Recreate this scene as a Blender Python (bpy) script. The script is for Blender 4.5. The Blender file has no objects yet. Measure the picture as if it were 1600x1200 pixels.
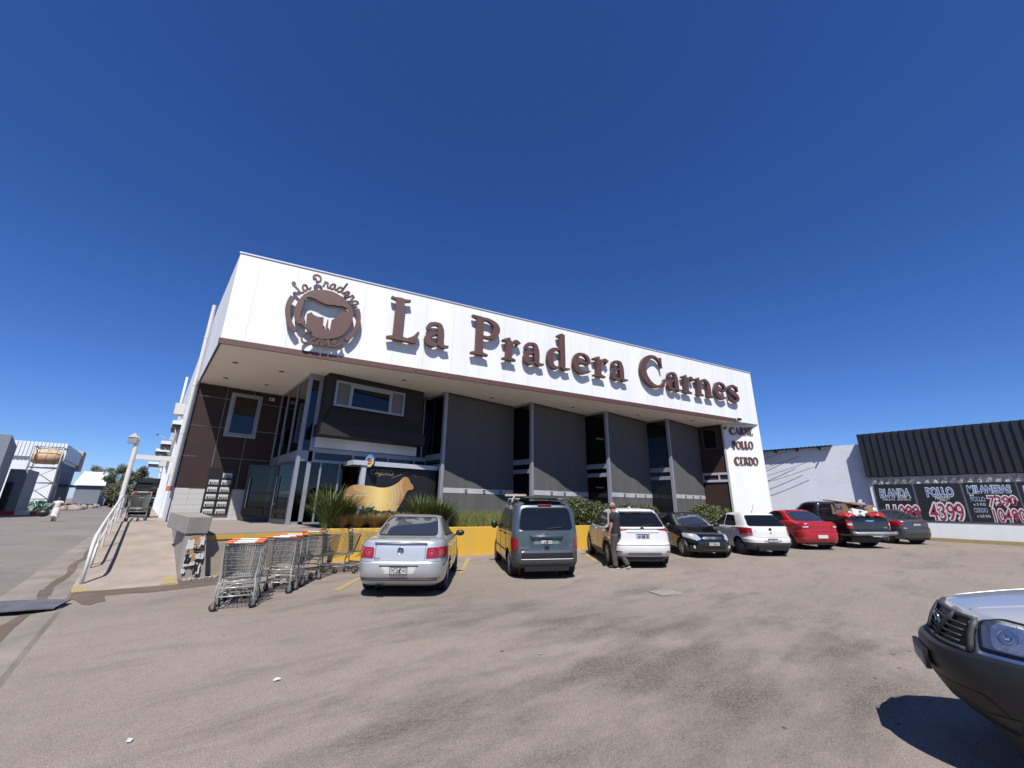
import bpy, bmesh, math, random
from mathutils import Vector, Matrix, geometry
from mathutils.bvhtree import BVHTree
random.seed(7)
S = bpy.context.scene
COL = S.collection
rad = math.radians
# ---------------------------------------------------------------- camera
cam = bpy.data.cameras.new("camera"); camo = bpy.data.objects.new("camera", cam); COL.objects.link(camo)
cr = Vector((0.7517356, -0.6593252, 0.0135579)); cu = Vector((-0.1987819, -0.2069444, 0.9579456)); cf = Vector((0.6287919, 0.7228169, 0.2866294))
camo.matrix_world = Matrix(((cr.x, cu.x, -cf.x, 0), (cr.y, cu.y, -cf.y, 0), (cr.z, cu.z, -cf.z, 1.72), (0, 0, 0, 1)))
cam.sensor_width = 36; cam.lens = 36*626.637/1600; cam.clip_start = .05; cam.clip_end = 4000
S.camera = camo
# ---------------------------------------------------------------- sky and sun
SUN = Vector((.42, .57, -1.0)).normalized()           # direction the light travels
elev = math.asin(-SUN.z); az = math.atan2(-SUN.x, -SUN.y)   # compass angle of the sun from +Y towards +X
W = bpy.data.worlds.new("World"); S.world = W; W.use_nodes = True
wn = W.node_tree.nodes; wl = W.node_tree.links
sky = wn.new('ShaderNodeTexSky'); sky.sky_type = 'NISHITA'; sky.sun_disc = False
sky.sun_elevation = elev; sky.sun_rotation = az; sky.air_density = 1.0; sky.dust_density = .25; sky.ozone_density = 3.2; sky.altitude = 900
sp_ = wn.new('ShaderNodeSeparateColor'); cb_ = wn.new('ShaderNodeCombineColor'); wl.new(sky.outputs[0], sp_.inputs[0])
for i_, (ex_, h_, t_) in enumerate(((1.25, 4.3, .59), (1.13, 4.7, .80), (1.06, 4.85, 1.27))):      # dry, very clear mountain air: the zenith is deeper than the stock sky
    pw_ = wn.new('ShaderNodeMath'); pw_.operation = 'POWER'; pw_.inputs[1].default_value = ex_; ml_ = wn.new('ShaderNodeMath'); ml_.operation = 'MULTIPLY'; ml_.inputs[1].default_value = t_*h_**(1-ex_)
    wl.new(sp_.outputs[i_], pw_.inputs[0]); wl.new(pw_.outputs[0], ml_.inputs[0]); wl.new(ml_.outputs[0], cb_.inputs[i_])
wl.new(cb_.outputs[0], wn['Background'].inputs[0])
wn['Background'].inputs[1].default_value = .0648
sl = bpy.data.lights.new("sun", 'SUN'); sl.energy = 5.0; sl.angle = rad(.53); sl.color = (1, .955, .89)
so = bpy.data.objects.new("sun", sl); COL.objects.link(so); so.rotation_euler = SUN.to_track_quat('-Z', 'Y').to_euler(); so.location = (-20, -40, 50)
S.view_settings.view_transform = 'Standard'; S.view_settings.look = 'None'; S.view_settings.exposure = 0.63; S.view_settings.gamma = 1
S.render.engine = 'CYCLES'
S.cycles.max_bounces = 6; S.cycles.transparent_max_bounces = 8
# ---------------------------------------------------------------- materials
MATS = {}
KD = .69      # albedos were tuned at exposure 0; the picture is exposed two thirds of a stop brighter
def mat(name, col, rough=.6, metal=0., var=.0, scale=4., bump=0., bscale=60., spec=.5, coat=0., emit=0., col2=None, streak=False):
    if name in MATS: return MATS[name]
    if metal < .3 and not emit:
        col = tuple(c*KD for c in col); col2 = tuple(c*KD for c in col2) if col2 else None
    m = bpy.data.materials.new(name); m.use_nodes = True; nt = m.node_tree; b = nt.nodes['Principled BSDF']
    b.inputs['Base Color'].default_value = (*col, 1); b.inputs['Roughness'].default_value = rough; b.inputs['Metallic'].default_value = metal
    b.inputs['Specular IOR Level'].default_value = spec; b.inputs['Coat Weight'].default_value = coat; b.inputs['Coat Roughness'].default_value = .04
    if emit: b.inputs['Emission Color'].default_value = (*col, 1); b.inputs['Emission Strength'].default_value = emit
    if var or bump or col2:
        tc = nt.nodes.new('ShaderNodeTexCoord'); mp = nt.nodes.new('ShaderNodeMapping'); nt.links.new(tc.outputs['Object'], mp.inputs[0])
        if streak: mp.inputs['Scale'].default_value = (1, 1, .12)
    if var or col2:
        n = nt.nodes.new('ShaderNodeTexNoise'); n.inputs['Scale'].default_value = scale; n.inputs['Detail'].default_value = 8; n.inputs['Roughness'].default_value = .62
        nt.links.new(mp.outputs[0], n.inputs['Vector'])
        r = nt.nodes.new('ShaderNodeValToRGB'); r.color_ramp.elements[0].position = .3; r.color_ramp.elements[1].position = .7
        c2 = col2 or tuple(c*(1-var) for c in col)
        r.color_ramp.elements[0].color = (*c2, 1); r.color_ramp.elements[1].color = (*col, 1)
        nt.links.new(n.outputs[0], r.inputs[0]); nt.links.new(r.outputs[0], b.inputs['Base Color'])
    if bump:
        n2 = nt.nodes.new('ShaderNodeTexNoise'); n2.inputs['Scale'].default_value = bscale; n2.inputs['Detail'].default_value = 5
        nt.links.new(mp.outputs[0], n2.inputs['Vector'])
        bp = nt.nodes.new('ShaderNodeBump'); bp.inputs['Strength'].default_value = bump; bp.inputs['Distance'].default_value = .02
        nt.links.new(n2.outputs[0], bp.inputs['Height']); nt.links.new(bp.outputs[0], b.inputs['Normal'])
    MATS[name] = m; return m
def paint(name, col, metal=0., rough=.3, dirt=.1, coat=.9):
    m = mat(name, col, rough, metal, var=dirt, scale=2.5, coat=coat, bump=.015, bscale=9)
    return m
def asphalt(name, base, dark, light, streakdir=.25):
    m = bpy.data.materials.new(name); m.use_nodes = True; nt = m.node_tree; N = nt.nodes; L = nt.links; b = N['Principled BSDF']; base, dark, light = [tuple(x*.69 for x in c) for c in (base, dark, light)]
    b.inputs['Roughness'].default_value = .85; b.inputs['Specular IOR Level'].default_value = .35
    g = N.new('ShaderNodeNewGeometry')
    def mapn(sc, rot=0.):
        mp = N.new('ShaderNodeMapping'); mp.inputs['Scale'].default_value = sc; mp.inputs['Rotation'].default_value = (0, 0, rot); L.new(g.outputs['Position'], mp.inputs[0]); return mp
    def noise(mp, sc, det=8, ro=.6):
        n = N.new('ShaderNodeTexNoise'); n.inputs['Scale'].default_value = sc; n.inputs['Detail'].default_value = det; n.inputs['Roughness'].default_value = ro
        L.new(mp.outputs[0], n.inputs['Vector']); return n
    def ramp(src, p0, p1, c0=(0, 0, 0, 1), c1=(1, 1, 1, 1)):
        r = N.new('ShaderNodeValToRGB'); r.color_ramp.elements[0].position = p0; r.color_ramp.elements[1].position = p1
        r.color_ramp.elements[0].color = c0; r.color_ramp.elements[1].color = c1; L.new(src, r.inputs[0]); return r
    def mix(f, a, bb, typ='MIX'):
        x = N.new('ShaderNodeMixRGB'); x.blend_type = typ
        if isinstance(f, float): x.inputs[0].default_value = f
        else: L.new(f, x.inputs[0])
        for i, v in ((1, a), (2, bb)):
            if isinstance(v, tuple): x.inputs[i].default_value = (*v, 1)
            else: L.new(v, x.inputs[i])
        return x
    iso = mapn((1, 1, 1)); st = mapn((.35, 2.4, 1), streakdir)
    big = ramp(noise(iso, .22, 6).outputs[0], .35, .68)
    c = mix(big.outputs[0], tuple(x*.84 for x in base), tuple(x*1.1 for x in base))
    stn = ramp(noise(st, .9, 10, .7).outputs[0], .54, .74)
    k = mix(stn.outputs[0], (0, 0, 0), (.55, .55, .55)); c = mix(k.outputs[0], c.outputs[0], dark)
    st2 = ramp(noise(st, 2.3, 8, .7).outputs[0], .62, .75); k = mix(st2.outputs[0], (0, 0, 0), (.35, .35, .35)); c = mix(k.outputs[0], c.outputs[0], light)
    # darker worn and oily zone where cars turn, broken up into short scuffs
    dn = N.new('ShaderNodeVectorMath'); dn.operation = 'DISTANCE'; dn.inputs[1].default_value = (4.9, 2.7, 0); L.new(g.outputs['Position'], dn.inputs[0])
    fall = N.new('ShaderNodeMapRange'); fall.inputs[1].default_value = .5; fall.inputs[2].default_value = 5.5; fall.inputs[3].default_value = .20; fall.inputs[4].default_value = 0.; L.new(dn.outputs['Value'], fall.inputs[0])
    zn = noise(mapn((.55, 1.5, 1), streakdir+.1), .75, 8, .62); ad = N.new('ShaderNodeMath'); L.new(zn.outputs[0], ad.inputs[0]); L.new(fall.outputs[0], ad.inputs[1])
    zone = ramp(ad.outputs[0], .56, .76); sc = ramp(noise(mapn((1.0, 3.4, 1), streakdir+.6), 15, 7, .7).outputs[0], .42, .58)
    k = mix(1., zone.outputs[0], mix(.55, (1., 1., 1.), sc.outputs[0]).outputs[0], 'MULTIPLY'); c = mix(k.outputs[0], c.outputs[0], tuple(x*.80 for x in dark))
    for sc_, lo_, hi_, p0_, p1_ in ((7, .95, 1.04, .36, .64), (26, .90, 1.07, .36, .64), (75, .68, 1.25, .36, .64), (170, .52, 1.38, .36, .64)):
        fn = ramp(noise(iso, sc_, 4, .65).outputs[0], p0_, p1_, (lo_, lo_, lo_*.99, 1), (hi_, hi_*.995, hi_*.985, 1)); c = mix(1., c.outputs[0], fn.outputs[0], 'MULTIPLY')
    # oil drops and gum spots
    v = N.new('ShaderNodeTexVoronoi'); v.inputs['Scale'].default_value = 2.3; vm = mapn((1, 1, 1)); L.new(vm.outputs[0], v.inputs['Vector'])
    sp = ramp(v.outputs['Distance'], .045, .075, (1, 1, 1, 1), (0, 0, 0, 1)); k = mix(1., sp.outputs[0], ramp(noise(iso, 1.6, 3).outputs[0], .49, .51).outputs[0], 'MULTIPLY')
    c = mix(k.outputs[0], c.outputs[0], tuple(x*.42 for x in dark))
    # cracks
    vc = N.new('ShaderNodeTexVoronoi'); vc.feature = 'DISTANCE_TO_EDGE'; vc.inputs['Scale'].default_value = .35
    wv = mix(.12, iso.outputs[0], noise(iso, 1.6, 5).outputs['Color'], 'ADD'); L.new(wv.outputs[0], vc.inputs['Vector'])
    ck = ramp(vc.outputs['Distance'], .0008, .003, (.10, .10, .10, 1), (0, 0, 0, 1)); c = mix(ck.outputs[0], c.outputs[0], tuple(x*.7 for x in dark))
    L.new(c.outputs[0], b.inputs['Base Color'])
    bp = N.new('ShaderNodeBump'); bp.inputs['Strength'].default_value = .25; bp.inputs['Distance'].default_value = .004
    L.new(noise(iso, 120, 4, .8).outputs[0], bp.inputs['Height']); L.new(bp.outputs[0], b.inputs['Normal'])
    MATS[name] = m; return m
def glassmat(name, trans=.35, ior=1.5):
    m = bpy.data.materials.new(name); m.use_nodes = True; nt = m.node_tree; N = nt.nodes; L = nt.links
    N.remove(N['Principled BSDF']); out = N['Material Output']
    t = N.new('ShaderNodeBsdfTransparent'); t.inputs[0].default_value = (trans, trans, trans*1.02, 1)
    g = N.new('ShaderNodeBsdfGlossy'); g.inputs['Roughness'].default_value = .02; g.inputs['Color'].default_value = (.9, .93, .95, 1)
    f = N.new('ShaderNodeFresnel'); f.inputs[0].default_value = ior; x = N.new('ShaderNodeMixShader')
    L.new(f.outputs[0], x.inputs[0]); L.new(t.outputs[0], x.inputs[1]); L.new(g.outputs[0], x.inputs[2]); L.new(x.outputs[0], out.inputs[0])
    MATS[name] = m; return m
M = dict(
 white=mat('white_wall_paint', (.92, .935, .935), .55, var=.12, scale=1.3, streak=True),
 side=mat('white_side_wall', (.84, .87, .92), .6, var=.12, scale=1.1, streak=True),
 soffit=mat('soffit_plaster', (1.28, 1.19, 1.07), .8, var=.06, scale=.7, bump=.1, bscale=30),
 brown=mat('brown_metal', (.125, .057, .045), .5, var=.15, scale=3),
 bpanel=mat('brown_wall_panel', (.050, .029, .025), .6, var=.18, scale=1.5, spec=.3),
 dark=mat('dark_render', (.018, .013, .012), .7, var=.2, scale=2),
 alu=mat('aluminium_frame', (.27, .285, .32), .42, .35, var=.08, scale=3),
 alulight=mat('pale_aluminium', (.62, .65, .70), .4, .2, var=.06),
 tile=mat('white_tile', (.60, .59, .56), .35, var=.05, scale=6),
 conc=mat('grey_concrete', (.37, .335, .30), .85, var=.22, scale=3.2, bump=.3, bscale=40),
 ramp=mat('ramp_concrete', (.43, .36, .30), .88, var=.34, scale=1.3, bump=.3, bscale=50),
 gutter=mat('gutter_concrete', (.33, .29, .25), .9, var=.45, scale=.9, bump=.4, bscale=30),
 dirt=mat('dirt', (.17, .125, .095), .95, var=.4, scale=1.2, bump=.6, bscale=20),
 paver=mat('platform_floor', (.33, .28, .24), .8, var=.2, scale=2.5),
 yellow=mat('yellow_paint', (.72, .43, .035), .6, var=.2, scale=2.2, streak=True, col2=(.60, .37, .07)),
 lineyel=mat('worn_yellow_line', (.52, .36, .10), .8, col2=(.30, .25, .18), scale=9),
 linewhite=mat('worn_white_line', (.5, .48, .45), .8, col2=(.22, .2, .18), scale=9),
 fabric=mat('shade_fabric', (.115, .112, .11), .85, var=.12, scale=3, bump=.2, bscale=300, streak=True),
 band=mat('shade_band', (.52, .52, .54), .6, var=.06),
 black=mat('black_plastic', (.012, .012, .013), .45, var=.3, scale=20),
 rubber=mat('tyre_rubber', (.018, .018, .019), .85, var=.3, scale=30),
 grim=mat('grey_trim', (.055, .058, .062), .6, var=.15, scale=8),
 chrome=mat('chrome', (.72, .73, .74), .12, 1.),
 wire=mat('zinc_wire', (.30, .30, .28), .38, .55, var=.4, scale=25), bright=mat('bright_zinc_tube', (.50, .50, .47), .28, .25, var=.15, scale=25),
 wired=mat('dull_wire', (.16, .16, .155), .4, .7, var=.4, scale=25),
 rim=mat('alloy_rim', (.42, .43, .45), .3, .75, var=.15, scale=20),
 steelrim=mat('grey_steel_rim', (.10, .10, .105), .5, .4),
 orange=mat('orange_plastic', (.80, .13, .02), .45, var=.15, scale=30),
 whitep=mat('white_plastic', (.70, .70, .68), .45, var=.12, scale=20),
 rail=mat('white_painted_steel', (.74, .73, .71), .45, var=.12, scale=8),
 redlens=mat('red_lens', (.32, .008, .012), .12, coat=1.),
 redlens2=mat('pale_red_lens', (.55, .10, .10), .12, coat=1.),
 clearlens=mat('clear_lens', (.62, .64, .66), .08, .55, coat=1.),
 amber=mat('amber_lens', (.55, .11, .02), .2, coat=1.),
 glassd=mat('dark_car_glass', (.008, .009, .011), .03, spec=.5),
 glasst=mat('tinted_car_glass', (.03, .035, .045), .04, coat=1., spec=.7),
 winblack=mat('dark_window_glass', (.006, .007, .009), .04, spec=.5),
 blind=mat('window_blind', (.18, .18, .17), .7, var=.1),
 plateb=mat('plate_black', (.012, .012, .012), .5), platew=mat('plate_white', (.62, .62, .60), .5), plateblue=mat('plate_blue', (.03, .07, .3), .5),
 skin=mat('skin', (.42, .22, .15), .55, var=.1, scale=30), hair=mat('grey_hair', (.12, .11, .10), .8, var=.3, scale=60), darkhair=mat('dark_hair', (.02, .015, .012), .8),
 shirt=mat('charcoal_cotton', (.014, .015, .022), .9, var=.2, scale=15, bump=.3, bscale=30), trouser=mat('grey_brown_cloth', (.085, .068, .058), .9, var=.25, scale=9, bump=.4, bscale=22),
 whitecloth=mat('white_cloth', (.72, .70, .66), .9, var=.1, scale=10, bump=.3, bscale=14),
 shoe=mat('dark_shoe', (.03, .028, .028), .7), sole=mat('white_sole', (.6, .6, .58), .7),
 leaf=mat('leaf_green', (.085, .125, .028), .55, var=.5, scale=7), leafd=mat('dark_leaf', (.035, .060, .016), .55, var=.5, scale=5), leafy=mat('yellow_green_leaf', (.20, .22, .06), .6, var=.4, scale=7),
 grassg=mat('grass_green', (.16, .22, .045), .6, var=.45, scale=6), grassd=mat('dark_grass', (.08, .13, .03), .6, var=.4, scale=6), blond=mat('blond_grass', (.52, .38, .16), .8, var=.4, scale=5),
 olive=mat('olive_leaf', (.24, .25, .15), .7, var=.4, scale=1.2), bark=mat('bark', (.09, .065, .045), .9, var=.4, scale=9), soil=mat('soil', (.06, .042, .03), .95, var=.4, scale=5, bump=.5),
 tan=mat('tan_board', (.40, .20, .085), .55), gold=mat('gold_board', (.62, .38, .10), .5), goldtxt=mat('gold_lettering', (.30, .22, .10), .45),
 cardb=mat('cardboard', (.33, .21, .12), .85, var=.3, scale=6), cardd=mat('brown_cardboard', (.16, .10, .065), .85, var=.3, scale=6),
 corr=mat('black_corrugated_metal', (.022, .024, .028), .45, .1, var=.2, scale=1.5), corrw=mat('white_corrugated_metal', (.92, .96, 1.0), .5, var=.08, scale=.6, streak=True),
 banner=mat('banner_vinyl', (.62, .60, .57), .6, var=.35, scale=2.2, bump=.5, bscale=5), bboard=mat('black_board', (.010, .010, .012), .5, var=.2, scale=6),
 blueink=mat('blue_ink', (.09, .20, .48), .6, var=.4, scale=5), whiteink=mat('white_ink', (.70, .72, .76), .6, var=.12, scale=5), redink=mat('crimson_ink', (.36, .015, .06), .6, var=.3, scale=4), greyink=mat('grey_ink', (.25, .25, .26), .6),
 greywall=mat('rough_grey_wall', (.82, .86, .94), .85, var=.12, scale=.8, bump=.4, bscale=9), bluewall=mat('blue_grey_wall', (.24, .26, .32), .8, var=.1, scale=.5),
 metalplate=mat('worn_steel_plate', (.15, .15, .155), .55, .3, var=.4, scale=4), paper=mat('paper', (.65, .64, .62), .8, var=.1), green=mat('pale_green_mesh', (.14, .30, .22), .8, var=.4, scale=1), terra=mat('orange_tank', (.60, .24, .07), .6, var=.5, scale=2.4, col2=(.75, .60, .38)),
 steelgrey=mat('galvanised_steel', (.30, .30, .30), .5, .5, var=.3, scale=2), redpaint=mat('red_paint', (.45, .02, .03), .55), brownfl=mat('brown_door_board', (.17, .07, .04), .6),
 lampw=mat('lit_lamp', (1, .92, .78), .5, emit=1.5), interior=mat('interior_wall', (.22, .21, .19), .8, var=.1), cyan=mat('sign_blue', (.10, .35, .62), .4), signy=mat('sign_yellow', (.72, .58, .16), .4), signr=mat('sign_red', (.5, .03, .03), .4), shelf=mat('shelf_goods', (.25, .18, .10), .7, col2=(.05, .10, .12), scale=9), haze=None)
glass = glassmat('clear_window_glass')
glassc = glassmat('clear_lamp_lens', .96, 1.16)
glassk = glassmat('smoked_window_glass', trans=.12)
A_lot = asphalt('lot_asphalt', (.320, .279, .248), (.155, .133, .118), (.45, .40, .355), .5)
A_road = asphalt('road_asphalt', (.255, .235, .222), (.15, .14, .13), (.36, .33, .31), 1.55)
# ---------------------------------------------------------------- object helpers
WM = {}
def wm(o):
    return WM.get(o.name, Matrix.Identity(4)) if o else Matrix.Identity(4)
def tag(o, label=None, cat=None, group=None, kind=None):
    if label: o['label'] = label
    if cat: o['category'] = cat
    if group: o['group'] = group
    if kind: o['kind'] = kind
    return o
def thing(name, label, cat, loc=(0, 0, 0), rz=0., group=None):
    o = bpy.data.objects.new(name, None); COL.objects.link(o); o.location = loc; o.rotation_euler = (0, 0, rz); o.empty_display_size = .2
    WM[o.name] = Matrix.Translation(loc) @ Matrix.Rotation(rz, 4, 'Z')
    return tag(o, label, cat, group)
def rename_wm(o, loc, rz):
    o.location = loc; o.rotation_euler = (0, 0, rz); WM[o.name] = Matrix.Translation(loc) @ Matrix.Rotation(rz, 4, 'Z')
class MB:
    def __init__(s): s.v = []; s.f = []; s.m = []; s.sm = []
    def add(s, vs, fs, mi=0, smooth=False):
        n = len(s.v); s.v += [Vector(v) for v in vs]; s.f += [tuple(n+i for i in f) for f in fs]; s.m += [mi]*len(fs); s.sm += [smooth]*len(fs); return s
    def box(s, x0, x1, y0, y1, z0, z1, mi=0, T=None):
        vs = [Vector((x, y, z)) for z in (z0, z1) for y in (y0, y1) for x in (x0, x1)]
        if T: vs = [T @ v for v in vs]
        return s.add(vs, [(0, 2, 3, 1), (4, 5, 7, 6), (0, 1, 5, 4), (2, 6, 7, 3), (0, 4, 6, 2), (1, 3, 7, 5)], mi)
    def tube(s, pts, r, n=8, mi=0, closed=False, caps=True):
        pts = [Vector(p) for p in pts]; R = r if isinstance(r, (list, tuple)) else [r]*len(pts); rings = []; base = len(s.v); prev = None
        L = len(pts)
        for i, p in enumerate(pts):
            if closed: t = pts[(i+1) % L]-pts[i-1]
            else: t = (pts[min(i+1, L-1)]-pts[max(i-1, 0)])
            if t.length < 1e-9: t = Vector((0, 0, 1))
            t.normalize()
            if prev is None:
                a = Vector((0, 0, 1)) if abs(t.z) < .9 else Vector((1, 0, 0)); u = t.cross(a).normalized()
            else:
                u = prev-t*prev.dot(t); u = u.normalized() if u.length > 1e-6 else t.orthogonal().normalized()
            prev = u; w = t.cross(u)
            rings.append([p+(u*math.cos(2*math.pi*k/n)+w*math.sin(2*math.pi*k/n))*R[i] for k in range(n)])
        vs = [v for q in rings for v in q]; fs = []
        for i in range(L if closed else L-1):
            j = (i+1) % L
            for k in range(n): k2 = (k+1) % n; fs.append((i*n+k, i*n+k2, j*n+k2, j*n+k))
        if caps and not closed: fs.append(tuple(range(n))[::-1]); fs.append(tuple((L-1)*n+k for k in range(n)))
        return s.add(vs, fs, mi, n > 4)
    def cyl(s, p0, p1, r, n=16, mi=0, r1=None):
        p0 = Vector(p0); p1 = Vector(p1); t = (p1-p0).normalized(); a = Vector((0, 0, 1)) if abs(t.z) < .9 else Vector((1, 0, 0)); u = t.cross(a).normalized(); w = t.cross(u); r1 = r if r1 is None else r1
        A = [p0+(u*math.cos(2*math.pi*k/n)+w*math.sin(2*math.pi*k/n))*r for k in range(n)]; B = [p1+(u*math.cos(2*math.pi*k/n)+w*math.sin(2*math.pi*k/n))*r1 for k in range(n)]
        s.add(A+B, [(k, (k+1) % n, n+(k+1) % n, n+k) for k in range(n)], mi, True)
        s.add(A, [tuple(range(n))[::-1]], mi); s.add(B, [tuple(range(n))], mi); return s
    def prism(s, poly, z0, z1, mi=0, T=None):     # poly in xy, extruded in z, then T
        n = len(poly); vs = [Vector((x, y, z0)) for x, y in poly]+[Vector((x, y, z1)) for x, y in poly]
        if T: vs = [T @ v for v in vs]
        return s.add(vs, [tuple(range(n))[::-1], tuple(range(n, 2*n))]+[(k, (k+1) % n, n+(k+1) % n, n+k) for k in range(n)], mi)
    def lathe(s, prof, n=32, mi=0, T=None):      # prof (r, y) around y axis
        vs = []; fs = []
        for r, y in prof:
            for k in range(n): a = 2*math.pi*k/n; vs.append(Vector((r*math.cos(a), y, r*math.sin(a))))
        m = len(prof)
        for i in range(m-1):
            for k in range(n): k2 = (k+1) % n; fs.append((i*n+k, (i+1)*n+k, (i+1)*n+k2, i*n+k2))
        if T: vs = [T @ v for v in vs]
        return s.add(vs, fs, mi, True)
    def ell(s, c, r, mi=0, nu=14, nv=9, T=None):
        c = Vector(c); vs = []; fs = []
        for j in range(nv+1):
            ph = math.pi*j/nv-math.pi/2
            for k in range(nu): a = 2*math.pi*k/nu; vs.append(c+Vector((r[0]*math.cos(ph)*math.cos(a), r[1]*math.cos(ph)*math.sin(a), r[2]*math.sin(ph))))
        for j in range(nv):
            for k in range(nu): k2 = (k+1) % nu; fs.append((j*nu+k, j*nu+k2, (j+1)*nu+k2, (j+1)*nu+k))
        if T: vs = [T @ v for v in vs]
        return s.add(vs, fs, mi, True)
    def loft(s, rings, n=22, mi=0, T=None):      # rings: (x, y, z, rx, ry)
        vs = []
        for x, y, z, rx, ry in rings: vs += [Vector((x+rx*math.cos(2*math.pi*k/n), y+ry*math.sin(2*math.pi*k/n), z)) for k in range(n)]
        if T: vs = [T @ v for v in vs]
        m = len(rings); fs = [(i*n+k, i*n+(k+1) % n, (i+1)*n+(k+1) % n, (i+1)*n+k) for i in range(m-1) for k in range(n)]
        return s.add(vs, fs+[tuple(range(n))[::-1], tuple((m-1)*n+k for k in range(n))], mi, True)
    def build(s, name, mats, parent=None, world=False, label=None, cat=None, group=None, kind=None, bevel=0.):
        me = bpy.data.meshes.new(name); vs = s.v
        if world and parent: I = wm(parent).inverted(); vs = [I @ v for v in vs]
        me.from_pydata([tuple(v) for v in vs], [], s.f)
        for m in (mats if isinstance(mats, (list, tuple)) else [mats]): me.materials.append(M[m] if isinstance(m, str) else m)
        me.polygons.foreach_set('material_index', s.m); me.polygons.foreach_set('use_smooth', s.sm); me.update()
        o = bpy.data.objects.new(name, me); COL.objects.link(o)
        if parent: o.parent = parent; WM[o.name] = wm(parent).copy()
        if bevel: b = o.modifiers.new('bevel', 'BEVEL'); b.width = bevel; b.segments = 2; b.limit_method = 'ANGLE'
        return tag(o, label, cat, group, kind)
def copytree(root, loc, rz=0., label=None, group=None):
    r = root.copy(); COL.objects.link(r); r.location = loc; r.rotation_euler = (0, 0, rz)
    if label: r['label'] = label
    if group: r['group'] = group
    def rec(a, b):
        for ch in CH.get(a, []):
            c = ch.copy(); COL.objects.link(c); c.parent = b; rec(ch, c)
    CH = {}
    for o in list(COL.objects):
        if o.parent: CH.setdefault(o.parent, []).append(o)
    rec(root, r); return r
def cat_spline(P, sub=8, closed=False):
    out = []; n = len(P); P = [tuple(p) for p in P]
    rng = range(n) if closed else range(n-1)
    for i in rng:
        p0 = P[(i-1) % n] if closed else P[max(i-1, 0)]; p1 = P[i]; p2 = P[(i+1) % n]; p3 = P[(i+2) % n] if closed else P[min(i+2, n-1)]
        for k in range(sub):
            t = k/sub; out.append(tuple(.5*((2*b)+(-a+c)*t+(2*a-5*b+4*c-d)*t*t+(-a+3*b-3*c+d)*t**3) for a, b, c, d in zip(p0, p1, p2, p3)))
    if not closed: out.append(P[-1])
    return out
def gz(x):      # the car park rises gently towards the right hand building
    return 0. if x < 8 else min(.40, .0145*(x-8))
def text_mesh(txt, size, mats, name, parent, T, depth=.004, offset=0., shear=0., align='LEFT', space=1., xs=1., world=False, label=None, cat=None):
    cu_ = bpy.data.curves.new('lettering', 'FONT'); cu_.body = txt; cu_.size = size; cu_.extrude = depth; cu_.offset = offset; cu_.shear = shear; cu_.align_x = align; cu_.space_character = space; cu_.resolution_u = 4
    o = bpy.data.objects.new('tmp', cu_); COL.objects.link(o); dg = bpy.context.evaluated_depsgraph_get(); me = bpy.data.meshes.new_from_object(o.evaluated_get(dg)); bpy.data.objects.remove(o)
    X = T @ Matrix.Diagonal((xs, 1, 1, 1))
    if world and parent: X = wm(parent).inverted() @ X
    me.transform(X); me.name = name; me.materials.clear(); me.materials.append(M[mats] if isinstance(mats, str) else mats)
    ob = bpy.data.objects.new(name, me); COL.objects.link(ob); ob.parent = parent
    if parent: WM[ob.name] = wm(parent).copy()
    return tag(ob, label, cat)
def twidth(t, size, shear=0.):
    c_ = bpy.data.curves.new('m', 'FONT'); c_.body = t; c_.size = size; c_.shear = shear; o = bpy.data.objects.new('m', c_); COL.objects.link(o); bpy.context.view_layer.update(); w = o.dimensions.x; bpy.data.objects.remove(o); return w
def upT(origin, right, up=(0, 0, 1)):     # maps local x->right, y->up, z->out
    r = Vector(right).normalized(); u = Vector(up).normalized(); w = r.cross(u)
    return Matrix(((r.x, u.x, w.x, origin[0]), (r.y, u.y, w.y, origin[1]), (r.z, u.z, w.z, origin[2]), (0, 0, 0, 1)))
# ---------------------------------------------------------------- ground
def sheet(name, poly, z, m, kind='structure', sub=0):
    b = MB(); b.add([(x, y, z) for x, y in poly], [tuple(range(len(poly)))]); return b.build(name, m, kind=kind)
b = MB(); gxs = [-900, 8, 35.6, 1200]
for x0, x1 in zip(gxs, gxs[1:]): b.add([(x0, -600, gz(x0)), (x1, -600, gz(x1)), (x1, 1500, gz(x1)), (x0, 1500, gz(x0))], [(0, 1, 2, 3)])
b.build('ground', A_lot, kind='structure')
sheet('road', [(-1.55, -60), (-1.55, 320), (-11.5, 320), (-11.5, -60)], .004, A_road)
b = MB(); ys = [-20+i*1.5 for i in range(60)]
# concrete gutter: two sloping strips with a shallow dirt-filled channel, slightly wandering edges
rnd = random.Random(3)
e = [[x+rnd.uniform(-.02, .02) for x in (-1.62, -1.28, -1.12, -.98, -.72)] for _ in ys]
zs = [.006, .022, .009, .010, .024]
for i, y in enumerate(ys):
    if i == 0: continue
    for k in range(4): b.add([(e[i-1][k], ys[i-1], zs[k]), (e[i-1][k+1], ys[i-1], zs[k+1]), (e[i][k+1], y, zs[k+1]), (e[i][k], y, zs[k])], [(0, 1, 2, 3)])
    b.add([(e[i-1][4], ys[i-1], zs[4]), (e[i-1][4]+.05, ys[i-1], .001), (e[i][4]+.05, y, .001), (e[i][4], y, zs[4])], [(0, 1, 2, 3)])
b.build('gutter', 'gutter', kind='structure')
b = MB()
for i in range(40):
    y = 2+i*.8; w = .05+.05*rnd.random(); x = -1.05+.05*math.sin(i*1.3)
    w2 = .05+.05*rnd.random(); x2 = -1.05+.05*math.sin((i+1)*1.3)
    b.add([(x-w, y, .026-.012), (x+w, y, .026-.012), (x2+w2, y+.8, .014), (x2-w2, y+.8, .014)], [(0, 1, 2, 3)])
b.build('gutter_dirt', 'dirt', kind='structure')
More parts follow.
